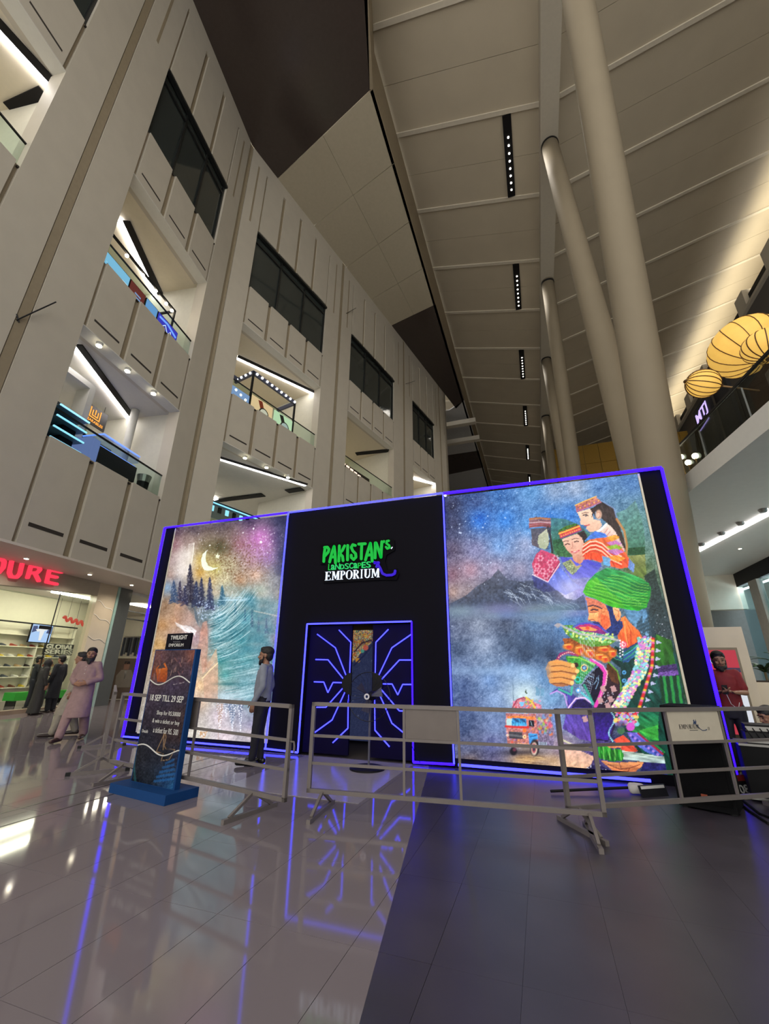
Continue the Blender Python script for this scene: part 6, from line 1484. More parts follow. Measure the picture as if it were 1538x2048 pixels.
# sign letters on the header
lt = thing('shop_sign', 'glowing red channel letters above the shoe shop', 'sign', S1.P(0.2, -2.0, 3.7), math.pi / 2 + math.radians(9.0))
M_RED = glow('red_channel', (1.0, 0.045, 0.09), 1.1)
def lp(px_, py_): # sighted point on the header, in sign coordinates (x along facade, z up)
    P_ = S1.hit(px_, py_, -1.93) - np.array(lt.location); return (float(P_ @ S1.u), -0.05, float(P_[2]))
ZL = lambda x, y: lp(x / 3.938, 980 + y / 3.938)
def rstroke(sts, w=.095, nm='letter'):
    mb = MB()
    for st in sts:
        P_ = [Vector(ZL(*q)) for q in st]
        for a, b in zip(P_[:-1], P_[1:]):
            d = (b - a); 
            if d.length < 1e-5: continue
            d.normalize(); n = Vector((-d.z, 0, d.x)) * w / 2; mb.prism([a - n, b - n, b + n, a + n], (0, -.09, 0))
        for c in P_: mb.prism([c + Vector((math.cos(2 * math.pi * k / 10) * w / 2, 0, math.sin(2 * math.pi * k / 10) * w / 2)) for k in range(10)], (0, -.0902, 0))
    mb.build(nm, M_RED, lt)
rstroke([[(-60, 520), (0, 535), (28, 565), (20, 610), (-15, 650), (-75, 640), (-60, 520)]])
rstroke([[(88, 558), (68, 650), (80, 682), (125, 688), (150, 662), (170, 578)]])
rstroke([[(212, 690), (238, 600), (300, 605), (310, 628), (290, 650), (225, 655)], [(270, 655), (300, 715)]])
rstroke([[(478, 648), (385, 628), (362, 725), (440, 742)], [(378, 675), (440, 688)]])
# second shop further along: bright room with rails, poster
r2 = struct('wall_shop_far', 'bright walls of the clothes shop past the dark pillar'); r2['category'] = 'wall'
sbox(9.0, 22, -10.2, -10.0, 0, 4.4).build('back', M_SHOPW, r2); sbox(14.5, 14.7, -10, -0.5, 0, 4.4).build('side', M_SHOPW, r2)
for i, s in enumerate((9.5, 12.0)):
    o = sbox(s - .9, s + .9, -5.0, -4.7, 4.34, 4.40).build('shop_light', glow('shop_led', (1.0, 0.93, 0.74), 30.0)); tag(o, 'ceiling light of the clothes shop, %s' % ('near end', 'far end')[i], 'light')
for i, z in enumerate((4.05, 3.8)):
    o = sbox(8.5, 14.4, -5.4 - i, -5.3 - i, z, z + .06).build('trim_%d' % (60 + i), M_DARKMETAL); tag(o, 'dark ceiling rail of the clothes shop', 'trim', group='clothes shop rails', kind='structure')
def on_far(px_, py_, s=14.45):  # plane across the far shop's side wall
    d = ray(px_, py_); t_ = ((S1.p + S1.u * s - O0) @ S1.u) / (d @ S1.u); return O0 + d * t_
ra = on_far(250, 1275); rb_ = on_far(288, 1312)
rack = thing('clothes_rail', 'rail of dark hanging clothes in the far shop', 'rail', ra)
nn = S1.n
for k in range(9):
    o_ = nn * (k * .16); MB().box(-.06, .06, -.04, .04, -1.1 + .1 * (k % 3), 0).build('garment', mat('garment_%d' % (k % 3), ((70, 76, 90), (120, 124, 130), (46, 48, 56))[k % 3], .8), rack).location = o_
MB().bar((0, 0, .05), tuple(nn * 1.4 + np.array([0, 0, .05])), .03).build('bar', M_STEEL, rack)
pc = onz(246, 1399); 
po = thing('poster_board', 'standing poster of a man in a grey suit outside the clothes shop', 'poster', (pc[0] - .2, pc[1], 0), facing(0.7, -0.7) + math.pi / 2)
MB().box(-.42, .42, 0, .04, .02, 1.75).build('board', mat('poster_brown', (96, 78, 62), .5), po)
def pblob(pts, c, nm='print'): MB().prism([(p[0], -.002, p[1]) for p in pts], (0, -.002, 0)).build(nm, mat(nm + '_%d_%d_%d' % c, c, .5), po)
pblob([(-.30, .5), (.32, .5), (.36, 1.0), (.22, 1.25), (-.18, 1.25), (-.34, 1.0)], (132, 122, 110), 'suit_print'); pblob([(-.05, 1.22), (.06, 1.22), (.01, .8)], (210, 205, 196), 'shirt_print'); pblob([(-.10, 1.26), (.10, 1.26), (.12, 1.5), (0, 1.6), (-.12, 1.5)], (140, 100, 80), 'face_print'); pblob([(-.12, 1.5), (.12, 1.5), (.10, 1.62), (-.10, 1.62)], (30, 26, 24), 'hair_print')
place_text('lettering', text_mesh('SALE', 1, .002), M_INK, (-.3, -.004, .15), (1, 0, 0), (0, 0, 1), po, .4, .12) if False else None
# person behind the shop glass
P8 = S1.P(3.6, -3.3, 0)
person('man with dark cap and dark shirt behind the shop glass', tuple(P8), facing(.5, .7), 1.72, dict(elR=(.26, .14, 1.2), wrR=(.2, .36, 1.15), fdR=(0, 1, 0)), NAVY, TROU, beard=False)
# ================================================================== GALLERY PROPS
def gbox(seg, s0, s1, d0, d1, z0, z1, nm, m, par): 
    mb = seg.box(s0, s1, d0, d1, z0, z1); L = np.array(par.location); mb.v = [tuple(np.array(v) - L) for v in mb.v]; return mb.build(nm, m, par)
M_BLUEG = glow('display_blue', (.16, .30, 1.0), 1.5); M_CYAN = glow('display_cyan', (.30, .68, .95), 1.5)
# wearables kiosk
wk = thing('display_kiosk', 'dark watch kiosk with blue-lit glass counters in the lower gallery', 'kiosk', S1.P(2.4, -1.0, 7.7))
gbox(S1, 1.3, 3.1, -1.6, -0.7, 7.7, 8.75, 'counter', mat('kiosk_dark', (34, 34, 44), .4), wk)
gbox(S1, 1.3, 3.1, -1.6, -0.7, 8.95, 9.25, 'glass_case', glassmat('case_glass', (.75, .82, 1.0), .1), wk)
gbox(S1, 1.35, 3.05, -1.55, -0.75, 8.76, 8.80, 'lit_shelf', M_BLUEG, wk); gbox(S1, 1.3, 3.1, -0.73, -0.68, 9.22, 9.26, 'edge_light', M_BLUEG, wk); gbox(S1, 1.3, 1.34, -1.6, -0.7, 9.22, 9.26, 'edge_light', M_BLUEG, wk)
gbox(S1, 0.9, 1.28, -1.6, -0.7, 7.7, 8.9, 'side_case', glow('side_case', (.25, .33, .75), .55), wk)
for s in (1.5, 2.3): gbox(S1, s, s + .6, -2.0, -1.9, 9.0, 9.55, 'monitor', M_BLACK, wk)
ws_ = thing('hanging_sign', 'black sign with an orange glowing logo hanging in the lower gallery', 'sign', S1.P(2.12, -3.0, 10.72), math.pi / 2 + math.radians(9.0))
MB().box(0, 1.2, -.03, .03, 0, .82).build('board', mat('sign_brown', (30, 22, 20), .5), ws_)
M_OR = glow('orange_logo', (1.0, .40, .06), 1.2)
def ostroke(sts, w=.05):
    mb = MB()
    for st in sts:
        for a, b in zip(st[:-1], st[1:]):
            A, B = Vector((a[0], -.035, a[1])), Vector((b[0], -.035, b[1])); d = (B - A).normalized(); n = Vector((-d.z, 0, d.x)) * w / 2; mb.prism([A - n - d * w * .4, B - n + d * w * .4, B + n + d * w * .4, A + n - d * w * .4], (0, -.01, 0))
    mb.build('logo', M_OR, ws_)
ostroke([[(.36, .72), (.36, .30), (.84, .30), (.84, .72)], [(.47, .62), (.47, .40), (.73, .40), (.73, .62)], [(.60, .68), (.60, .48)]])
place_text('lettering', text_mesh('WEARABLES', 1, .005, offset=.01), M_OR, (.12, -.036, .10), (1, 0, 0), (0, 0, 1), ws_, .96, .12)
for x in (.2, 1.0): MB().tube([(x, 0, .82), (x, 0, 1.12)], .01, 5).build('wire', M_DARKMETAL, ws_)
ar = thing('display_arch', 'white arch frame beside lit glass shelves in the lower gallery', 'frame', S1.P(1.1, -2.4, 7.7))
gbox(S1, 1.15, 1.38, -2.3, -1.7, 7.7, 11.2, 'leg', M_WHITE, ar); gbox(S1, 0.0, 1.38, -2.3, -1.7, 11.2, 11.42, 'top', M_WHITE, ar)
gc = thing('glass_cabinet', 'glass cabinet with cyan-lit shelves at the left of the lower gallery', 'cabinet', S1.P(.5, -2.6, 7.7))
for i, z in enumerate((8.2, 8.6, 9.0, 9.4)): (gbox(S1, -.3, .85, -1.6, -0.93, z, z + .03, 'shelf', mat('cabinet_shelf', (96, 118, 130), .3), gc), gbox(S1, -.3, .85, -0.95, -0.9, z, z + .05, 'lit_edge', M_CYAN, gc))
gbox(S1, -.3, .85, -1.65, -1.6, 7.7, 9.9, 'back', mat('cabinet_back', (52, 66, 80), .4), gc); gbox(S1, .2, .7, -1.5, -1.2, 7.7, 9.0, 'dark_box', M_BLACK, gc)
rc = thing('round_post', 'round steel-clad post at the right of the watch kiosk', 'post', S1.P(3.55, -1.9, 7.7)); MB().lathe((0, 0, 0), [(.16, 0), (.16, 4.15)], 18).build('shaft', M_WHITE, rc, True)
bn2 = thing('waste_bin', 'dark bin with wire basket by the gallery glass', 'bin', S1.P(3.5, -.65, 7.7)); MB().lathe((0, 0, 0), [(.18, 0), (.22, .6)], 14).build('body', M_BLACK, bn2); MB().lathe((0, 0, .6), [(.22, 0), (.27, .28)], 14).build('basket', M_STEEL, bn2)
# billboards along the upper balustrade, nearest bay
bb = [(-.75, .42, (0.30, .66, 1.0), .85, 'pale blue', [((.05, .2), (.35, .15), (.3, .45), (.1, .5))]), (.45, 1.28, (.20, .035, .03), .8, 'maroon', []), (1.34, 2.02, (.22, .48, .95), .75, 'sky blue', []), (2.06, 3.36, (.055, .05, .62), .9, 'deep blue', [])]
for s0, s1, c, e, nm, _ in bb:
    t = thing('lit_billboard', '%s lit advertising panel along the upper gallery balustrade' % nm, 'billboard', S1.P(s0, -.5, 14.65), math.pi / 2 + math.radians(9.0), 'upper gallery billboards')
    w_ = s1 - s0
    MB().box(0, w_, 0, .08, 0, 1.05).build('case', M_BLACK, t)
    scn = MB().box(.02, w_ - .02, -.01, 0, .04, 1.02).build('face', glow('board_' + nm.replace(' ', '_'), c, e), t)
    if nm == 'pale blue':
        for a in ([(.05, .25), (.30, .1), (.34, .5), (.14, .62)], [(.5, .06), (.68, .1), (.6, .45), (.46, .3)], [(.72, .06), (.86, .1), (.82, .3)]): MB().prism([(p_[0], -.012, p_[1]) for p_ in a], (0, -.004, 0)).build('picture', mat('board_dark', (60, 44, 48), .5), scn)
        for z in (.35, .48, .6): MB().box(.85, 1.1, -.014, -.01, z, z + .02).build('lettering', M_WLET, scn)
    elif nm == 'maroon': 
        for z in (.35, .5, .64): MB().box(.3, .62, -.014, -.01, z, z + .07).build('lettering', glow('board_ink', (.35, .5, .9), .7), scn)
    elif nm == 'sky blue':
        for q in range(9): MB().lathe((.08 + .06 * q, -.012, .25 + .25 * abs(math.sin(q * 2))), [(.05, -.03), (.05, .03)], 8).build('picture', M_WLET if q % 2 else mat('board_navy', (40, 70, 130), .5), scn)
    else:
        MB().tube([(.15, -.012, .35), (.5, -.012, .75), (.7, -.012, .45), (.85, -.012, .7), (1.0, -.012, .3)], .02, 5).build('picture', M_WLET, scn); MB().tube([(.1, -.012, .85), (.6, -.012, .9), (1.2, -.012, .7)], .05, 5).build('picture', M_BLUEG, scn)
fr = thing('open_kiosk', 'black open kiosk frame with small spotlights, upper gallery nearest bay', 'kiosk', S1.P(1.5, -1.0, 14.65))
for s in (-.6, 3.25):
    for d in (-2.0, -.9): gbox(S1, s, s + .07, d, d + .07, 14.65, 17.0, 'post', M_BLACK, fr)
for d in (-2.0, -.9): gbox(S1, -.6, 3.32, d, d + .07, 16.95, 17.05, 'beam', M_BLACK, fr)
for s in (-.6, 3.25): gbox(S1, s, s + .07, -2.0, -.9, 16.95, 17.05, 'beam', M_BLACK, fr)
for s in (.3, 1.2, 2.0, 2.7, 3.1):
    P_ = S1.P(s, -.86, 16.85) - np.array(fr.location); MB().ball(tuple(P_), .07).build('lamp', M_BULB, fr)
gbox(S1, -.4, 3.2, -1.8, -1.0, 14.65, 15.5, 'counter', mat('counter_cream', (190, 170, 140), .5), fr)
rb2 = random.Random(5)
for k in range(8):
    t = thing('display_bottle', '%s bottle on the frame kiosk counter, %s from the left' % (('amber', 'dark', 'gold')[k % 3], ('first', 'second', 'third', 'fourth', 'fifth', 'sixth', 'seventh', 'eighth')[k]), 'bottle', S1.P(-.1 + .38 * k, -1.15, 15.5), group='bottles on the frame kiosk')
    MB().lathe((0, 0, 0), [(.08, 0), (.09, .2), (.03, .3), (.03, .42)], 10).build('glass', mat('bottle_%d' % (k % 3), ((120, 70, 30), (46, 34, 30), (170, 130, 60))[k % 3], .2), t); MB().lathe((0, 0, .42), [(.035, 0), (.035, .06)], 8).build('cap', M_BLACK, t)
# watch kiosk with bulbs, upper gallery second bay
kk = thing('watch_kiosk', 'kiosk frame studded with round bulbs over two watch posters, upper gallery', 'kiosk', S2.P(4.5, -1.2, 14.65))
M_NAV = mat('kiosk_navy', (60, 66, 92), .4)
for s in (3.35, 6.85): gbox(S2, s - .05, s + .05, -1.05, -.95, 14.65, 17.75, 'post', M_BLACK, kk)
for (s0, s1, d0, d1) in ((3.3, 6.9, -1.08, -.95), (1.7, 3.4, -2.4, -2.28)): gbox(S2, s0, s1, d0, d1, 17.55, 17.8, 'beam', M_NAV, kk)
gbox(S2, 3.28, 3.42, -2.6, -1.0, 17.55, 17.8, 'beam', M_NAV, kk); gbox(S2, 6.8, 6.92, -2.6, -1.0, 17.55, 17.8, 'beam', M_NAV, kk)
M_BULBW = glow('white_bulb', (1, 1, 1), 4.0)
for k in range(9): MB().ball(tuple(S2.P(3.55 + .4 * k, -.92, 17.67) - np.array(kk.location)), .075, n=8, m=6).build('bulb', M_BULBW, kk)
for k in range(4): MB().ball(tuple(S2.P(3.26, -1.2 - .38 * k, 17.67) - np.array(kk.location)), .075, n=8, m=6).build('bulb', M_BULBW, kk); MB().ball(tuple(S2.P(2.0 + .35 * k, -1.0, 15.95 - .12 * k) - np.array(kk.location)), .075, n=8, m=6).build('bulb', M_BULBW, kk)
gbox(S2, 2.0, 3.3, -1.1, -1.0, 14.65, 16.0, 'side_screen', glow('kiosk_screen', (.35, .5, .9), .7), kk)
for i, (s0, s1, c) in enumerate(((3.45, 5.05, (.95, .62, .35)), (5.2, 6.75, (.62, .80, .52)))):
    p_ = gbox(S2, s0, s1, -1.0, -.95, 14.7, 16.2, 'poster', glow('watch_poster_%d' % i, c, .95), kk)
    Lk = np.array(kk.location)
    def disc(s, z, r, m, d=-.94, rz=None):
        MB().prism([tuple(S2.P(s + r * math.cos(2 * math.pi * q / 16), d, z + (rz or r) * math.sin(2 * math.pi * q / 16)) - Lk) for q in range(16)], tuple(S2.n * .01)).build('picture', m, kk)
    cs = (s0 + s1) / 2 + .15
    MB().prism([tuple(S2.P(cs - .5, -.945, 16.1) - Lk), tuple(S2.P(cs - .2, -.945, 16.15) - Lk), tuple(S2.P(cs + .35, -.945, 14.9) - Lk), tuple(S2.P(cs + .1, -.945, 14.8) - Lk)], tuple(S2.n * .006)).build('picture', mat('strap_%d' % i, ((190, 70, 36), (50, 50, 46))[i], .5), kk)
    disc(cs, 15.4, .38, mat('watch_bezel', (60, 56, 54), .4)); disc(cs, 15.4, .30, glow('watch_dial_%d' % i, ((.85, .75, .6), (.55, .6, .58))[i], .8), -.93)
pk = thing('display_kiosk', 'kiosk roof edged with cyan light in the lower gallery, second bay', 'kiosk', S2.P(4.3, -2.8, 7.7))
gbox(S2, 2.6, 6.5, -4.2, -2.4, 9.5, 9.75, 'roof', mat('kiosk_top', (90, 104, 116), .4), pk); gbox(S2, 2.6, 6.5, -2.42, -2.36, 9.6, 9.75, 'edge_light', M_CYAN, pk); gbox(S2, 2.55, 2.62, -4.2, -2.4, 9.6, 9.75, 'edge_light', M_CYAN, pk)
for s in (2.8, 6.3): gbox(S2, s - .05, s + .05, -2.6, -2.5, 7.7, 9.5, 'post', M_STEEL, pk)
for k in range(7): gbox(S2, 3.0 + .48 * k, 3.2 + .48 * k, -2.5, -2.44, 9.2, 9.5, 'hanging_box', M_BLACK if k % 2 else M_CYAN, pk)
# pinkish display lights, third bay
lk = thing('display_kiosk', 'small kiosk with pink and white light bars in the upper gallery, third bay', 'kiosk', S2.P(12.2, -.9, 14.65))
gbox(S2, 11.3, 15.5, -1.6, -.8, 14.65, 15.6, 'counter', mat('counter_dark', (60, 44, 40), .5), lk)
for k in range(8): gbox(S2, 11.4 + .5 * k, 11.75 + .5 * k, -.82, -.76, 15.5 - .05 * k, 15.62 - .05 * k, 'light_bar', glow('pink_bar', (1.0, .62, .5), 2.2), lk)
gbox(S2, 11.3, 11.5, -1.4, -.8, 15.6, 17.3, 'mirror', glow('mirror_glow', (.9, .85, .7), .8), lk)

# ================================================================== RIGHT SIDE PROPS
M_LAN = mat('lantern_silk', (222, 180, 92), .6, emit=(224, 176, 84), estr=0.8, var=.12, nscale=3)
def lantern(c, rx, rz, label, axis=(0, 0, 1), pole=None):
    t = thing('silk_lantern', label, 'lantern', c, group='silk lanterns')
    q = Vector((0, 0, 1)).rotation_difference(Vector(axis).normalized()).to_matrix()
    N, Mm = 26, 16
    R = []
    for i in range(1, Mm):
        a = math.pi * i / Mm; R.append([tuple(q @ Vector((rx * math.sin(a) * math.cos(2 * math.pi * k / N), rx * math.sin(a) * math.sin(2 * math.pi * k / N), -rz * math.cos(a)))) for k in range(N)])
    MB().rings(R).build('shade', M_LAN, t, True)
    for k in range(16):
        b = 2 * math.pi * k / 16; MB().tube([tuple(q @ Vector((rx * 1.008 * math.sin(a) * math.cos(b), rx * 1.008 * math.sin(a) * math.sin(b), -rz * 1.008 * math.cos(a)))) for a in [math.pi * (i + 1) / 14.0 for i in range(13)]], .016, 4).build('rib', mat('lantern_rib', (96, 66, 30), .6), t)
    for sg in (-1, 1): MB().ball(tuple(q @ Vector((0, 0, sg * rz * .98))), .09, .09, .06).build('cap', mat('lantern_rib', (96, 66, 30), .6), t)
    if pole: MB().tube([tuple(q @ Vector((0, 0, -rz if pole == 'down' else rz))), tuple(q @ Vector((0, 0, -rz - 1.2 if pole == 'down' else rz + 22)))], .03, 6).build('pole', mat('lantern_rib2', (150, 120, 80), .5), t)
c1 = ony(1489, 694, 16.0); lantern(c1, 1.16, .94, 'largest silk lantern, hanging behind the right-hand balustrade', (-.25, .3, 1), None)
c2 = ony(1534, 692, 11.5); lantern(c2, .54, .40, 'partly cut-off silk lantern in front of the largest one', (0.1, 0, 1), 'down')
c3 = ony(1406, 767, 14.5); lantern(c3, .46, .50, 'smallest silk lantern with a side pole', (-.86, -.1, .30), 'down')
def rthing(name, label, cat, c, group=None): return thing(name, label, cat, c, 0, group)
# black screen with MTJ logo
A = onx(1387, 822, 9.0); B = onx(1413, 790, 9.0)
mt_ = rthing('brand_screen', 'black sign board with glowing violet letters in the right-hand gallery', 'sign', (9.0, 21.3, 7.0))
MB().box(0, .15, 0, 2.0, 3.6, 7.25).build('board', M_BLACK, mt_); MB().box(.2, .35, -1.5, -.1, 3.4, 7.0).build('board', M_BLACK, mt_)
for y in (.1, 1.9): MB().box(0.05, .12, y - .04, y + .04, 0, 3.6).build('post', M_DARKMETAL, mt_)
place_text('lettering', text_mesh('MTJ', 1, .01, offset=.01), glow('mtj_glow', (.55, .42, 1.0), 1.4), (-.02, 1.75, 6.25), (0, -1, 0), (0, 0, 1), mt_, 1.45, .7)
MB().box(-.03, -.01, .4, 1.75, 6.0, 6.06).build('lettering', glow('mtj_glow', (.55, .42, 1.0), 1.4), mt_)
kb = rthing('kiosk', 'dark brown kiosk with a framed picture beside the lanterns', 'kiosk', (7.6, 12.6, 7.0))
MB().box(0, 2.0, 0, 2.6, 0, 3.5).build('body', mat('kiosk_brown', (78, 58, 44), .5, var=.2, nscale=8), kb); MB().box(-.03, 0, .5, 1.5, 2.3, 3.2).build('picture', mat('kiosk_picture', (150, 140, 130), .5, var=.4, nscale=6), kb)
for i, (y, c, lab) in enumerate(((15.6, (34, 34, 36), 'black counter unit behind the right-hand balustrade, near end'), (18.6, (56, 54, 52), 'grey counter unit behind the right-hand balustrade, far end'))):
    k_ = rthing('counter_unit', lab, 'counter', (6.3, y, 7.0)); MB().box(0, 1.6, 0, 2.2, 0, 1.35).build('body', mat('counter_%d' % i, c, .5), k_); MB().box(-.1, 1.7, -.1, 2.3, 1.35, 1.42).build('top', M_DARKMETAL, k_)
    MB().box(-.03, 0, .3, 1.9, .8, 1.2).build('lit_panel', glow('teal_panel', (.35, .55, .5), .5), k_)
for i, (q, Y) in enumerate((((1362, 914), 15.3), ((1390, 912), 13.6), ((1376, 925), 14.6))):
    P_ = ony(*q, Y); o_ = rthing('table_lamp', 'small glowing lamp behind the right-hand glass, %s' % ('leftmost', 'rightmost', 'middle')[i], 'lamp', P_, 'small lamps on the right-hand gallery')
    MB().ball((0, 0, 0), .09, n=8, m=6).build('bulb', M_BULB, o_); MB().tube([(0, 0, -.05), (0, 0, -(P_[2] - 7.0))], .02, 6).build('stem', mat('brass', (170, 130, 70), .3, .8), o_)
# ceiling lights under the right slab
def rlin(q0, q1, z, label, w=.16):
    a = Vector(onz(*q0, z)); b = Vector(onz(*q1, z)); t = thing('linear_light', label, 'light', a, group='linear ceiling lights'); MB().bar((0, 0, 0), b - a, w, .05).build('diffuser', M_STRIP, t)
rlin((1385, 1108), (1560, 1016), 6.41, 'bright line of light under the right-hand gallery slab')
rlin((1405, 1208), (1560, 1152), 5.6, 'second line of light inside the right-hand shop', .12)
for i, q in enumerate(((1403, 1088), (1481, 1046), (1526, 1020), (1443, 1066))):
    P_ = onz(*q, 6.41); o_ = rthing('ceiling_detector', 'small round ceiling fitting under the right slab, %s' % ('nearest the column', 'third from the column', 'cut by the right edge', 'second from the column')[i], 'fitting', P_, 'fittings under the right slab'); MB().lathe((0, 0, -.08), [(.09, 0), (.14, .1)], 12).build('body', M_STEEL, o_)
for i, y in enumerate((9.5, 12.5, 15.5, 18.5, 21.5)):
    t = thing('slab_downlight', 'recessed downlight under the right-hand slab, %s from the front' % ('first', 'second', 'third', 'fourth', 'fifth')[i], 'light', (8.6, y, 6.44), group='right slab downlights')
    MB().lathe((0, 0, -0.02), [(0.07, 0), (0.09, 0.02)], 12).build('ring', M_WHITE, t); MB().lathe((0, 0, -0.03), [(0.055, 0), (0.055, 0.01)], 12).build('lens', M_BULB, t)
    ld = bpy.data.lights.new('slab_beam', 'SPOT'); ld.energy = 900; ld.spot_size = math.radians(160); ld.spot_blend = 1.0; ld.color = (1, .97, .9); ld.shadow_soft_size = .1
    lo = bpy.data.objects.new('slab_beam', ld); C.objects.link(lo); lo.parent = t; lo.location = (0, 0, -0.06)
# right-hand shopfront at X = 10.4
rw = struct('wall_right_shop', 'glazed shopfront and dark header under the right-hand slab'); rw['category'] = 'wall'
MB().box(10.4, 10.7, -5, 27.6, 5.75, 6.45).build('header', M_BLACK, rw)
MB().box(8.2, 10.7, 27.7, 28.2, 4.6, 6.45).build('bulkhead', M_SHOPW, rw); MB().box(4.5, 12, 29, 29.3, 0, 6.45).build('end_wall', mat('end_grey', (120, 124, 124), .5), rw)
MB().box(13.8, 14, -5, 29, 0, 6.45).build('back_wall', mat('cool_white', (206, 222, 224), .6), rw); MB().box(10.7, 13.8, -5, 29, 6.0, 6.1).build('shop_ceiling', M_WHITE, rw)
for y in (25.2,): MB().box(10.35, 10.6, y, y + .9, 0, 5.75).build('pillar', mat('grey_pillar', (150, 144, 134), .5), rw)
for k in range(9): MB().box(10.44, 10.47, 27.6 - 2.6 * (k + 1) + .01, 27.6 - 2.6 * k, .1, 5.75).build('pane', glassmat('right_glass', (.80, .92, .95), .09), rw)
for y in (14, 18, 22, 26):
    o_ = MB().box(11.5, 13.0, y - .5, y + .5, 5.93, 5.99).build('shop_light', glow('cool_panel', (.80, .95, 1.0), 16.0)); tag(o_, 'cool ceiling panel in the right-hand shop, %s from the front' % {14: 'first', 18: 'second', 22: 'third', 26: 'last'}[y], 'light', group='right shop ceiling panels')
ban = rthing('hanging_banner', 'dark red banner hanging inside the right-hand shop', 'banner', (11.2, 22.2, 6.0)); MB().box(0, .05, -1.4, .3, -1.9, 0).build('cloth', mat('banner_red', (150, 40, 44), .7), ban); MB().bar((0, -1.4, 0), (0, .3, 0), .06).build('rod', M_DARKMETAL, ban)
# marble totem with screen
tt = rthing('marble_totem', 'pale marble pillar with a red advertising screen at the right', 'totem', (2.5, 9.0, 0))
MB().box(0, .80, 0, .9, 0, 2.18).build('body', mat('pale_marble', (206, 192, 166), .25, var=.06, nscale=2.5), tt)
MB().box(.12, .64, -.05, 0, .48, 1.84).build('bezel', mat('bronze', (110, 98, 82), .35, .4), tt); MB().box(.155, .605, -.056, -.05, .52, 1.80).build('screen', glow('red_screen', (.52, .045, .07), .9), tt)
MB().box(.155, .605, -.058, -.05, .95, 1.15).build('picture', glow('screen_white', (.75, .78, .85), .9), tt); MB().box(.30, .605, -.059, -.05, 1.45, 1.52).build('picture', glow('screen_dark', (.06, .04, .08), .9), tt); MB().box(.50, .605, -.059, -.05, .7, 1.0).build('picture', glow('screen_white', (.75, .78, .85), .9), tt)
place_text('lettering', text_mesh('NY', 1, .002, offset=.02), glow('screen_white', (.75, .78, .85), .9), (.17, -.06, 1.58), (1, 0, 0), (0, 0, 1), tt, .16, .14)
pn_ = rthing('marble_planter', 'low pale marble planter wall beside the totem', 'planter', (3.31, 9.1, 0)); MB().box(0, 2.2, 0, .8, 0, 1.30).build('wall', mat('pale_marble', (206, 192, 166), .25), pn_); MB().box(.06, 2.14, .06, .74, 1.30, 1.32).build('soil', mat('soil', (50, 40, 32), .9), pn_)
M_LEAF = mat('dark_leaf', (44, 74, 40), .4, var=.25, nscale=12)
def leafy(c, n, L, label, seed, gh):
    t = rthing('potted_plant', label, 'plant', c, 'plants in the marble planter'); r = random.Random(seed)
    MB().tube([(0, 0, 0), (0, 0, gh)], .02, 6).build('stem', mat('plant_stem', (110, 96, 70), .7), t)
    for k in range(n):
        a = 2 * math.pi * k / n + r.uniform(-.3, .3); l = L * r.uniform(.7, 1.1); up = r.uniform(.25, 1.0); w = .045
        pts = [Vector((0, 0, gh * r.uniform(.6, 1.0)))]; dirv = Vector((math.cos(a) * .7, math.sin(a) * .7, up)).normalized(); R = []
        p_ = pts[0]
        side = Vector((-math.sin(a), math.cos(a), 0))
        for i in range(6):
            ww = w * math.sin(math.pi * (i + .6) / 6.4); R.append([tuple(p_ - side * ww), tuple(p_ + Vector((0, 0, .008))), tuple(p_ + side * ww), tuple(p_ - Vector((0, 0, .004)))]); p_ = p_ + dirv * l / 5; dirv = (dirv + Vector((0, 0, -.22))).normalized()
        MB().rings(R).build('leaf', M_LEAF, t, True)
leafy((3.95, 9.4, 1.31), 16, .55, 'leafy dark green plant in the marble planter, nearest the totem', 2, .22); leafy((4.5, 9.5, 1.31), 14, .55, 'leafy dark green plant at the right edge of the planter', 5, .25); leafy((3.70, 9.65, 1.31), 12, .45, 'smaller leafy plant at the back of the planter', 9, .2)
# ------------------------------------------------------------------ sound gear behind the right barrier
spk = thing('loudspeaker', 'tall black loudspeaker cabinet behind the white-panelled barrier', 'speaker', (1.68, 6.62, 0), math.radians(-24))
MB().box(-.27, .27, -.26, .26, .02, 1.06).build('cabinet', mat('speaker_black', (10, 10, 12), .8, bump=.3, bscale=200, spec=.15), spk); MB().box(-.24, .24, -.275, -.26, .08, 1.02).build('grille', mat('speaker_grille', (8, 8, 9), .8, bump=.5, bscale=500, spec=.15), spk); MB().box(-.03, .03, -.280, -.275, .12, .17).build('badge', mat('orange_badge', (150, 70, 40), .5), spk)
for x in (-.22, .22):
    for y in (-.2, .2): MB().lathe((x, y, 0), [(.03, 0), (.03, .03)], 10).build('foot', M_RUB, spk)
cs_ = thing('flight_case', 'dark equipment case with silver edges behind the right barrier', 'case', (2.62, 7.2, 0), math.radians(-12))
MB().box(-.35, .55, -.25, .25, .03, .62).build('body', mat('case_black', (16, 16, 18), .7, spec=.2), cs_)
for z in (.03, .60): MB().box(-.36, .56, -.26, .26, z, z + .025).build('edge_strip', M_STEEL, cs_)
MB().box(.0, .3, -.265, -.25, .22, .42).build('handle_plate', M_STEEL, cs_); MB().box(.04, .26, -.275, -.262, .28, .36).build('handle', M_RUB, cs_)
mx = thing('audio_mixer', 'black and silver mixer standing on the equipment case', 'mixer', (2.57, 7.17, .628), math.radians(-12)); MB().box(-.22, .22, -.18, .18, 0, .12).build('body', M_DARKMETAL, mx); MB().box(-.22, .22, -.185, -.18, .01, .05).build('panel', M_STEEL, mx); MB().box(-.20, .20, -.15, .15, .12, .21).build('receiver', M_BLACK, mx); MB().box(-.20, .20, -.153, -.15, .14, .19).build('display', M_STEEL, mx)
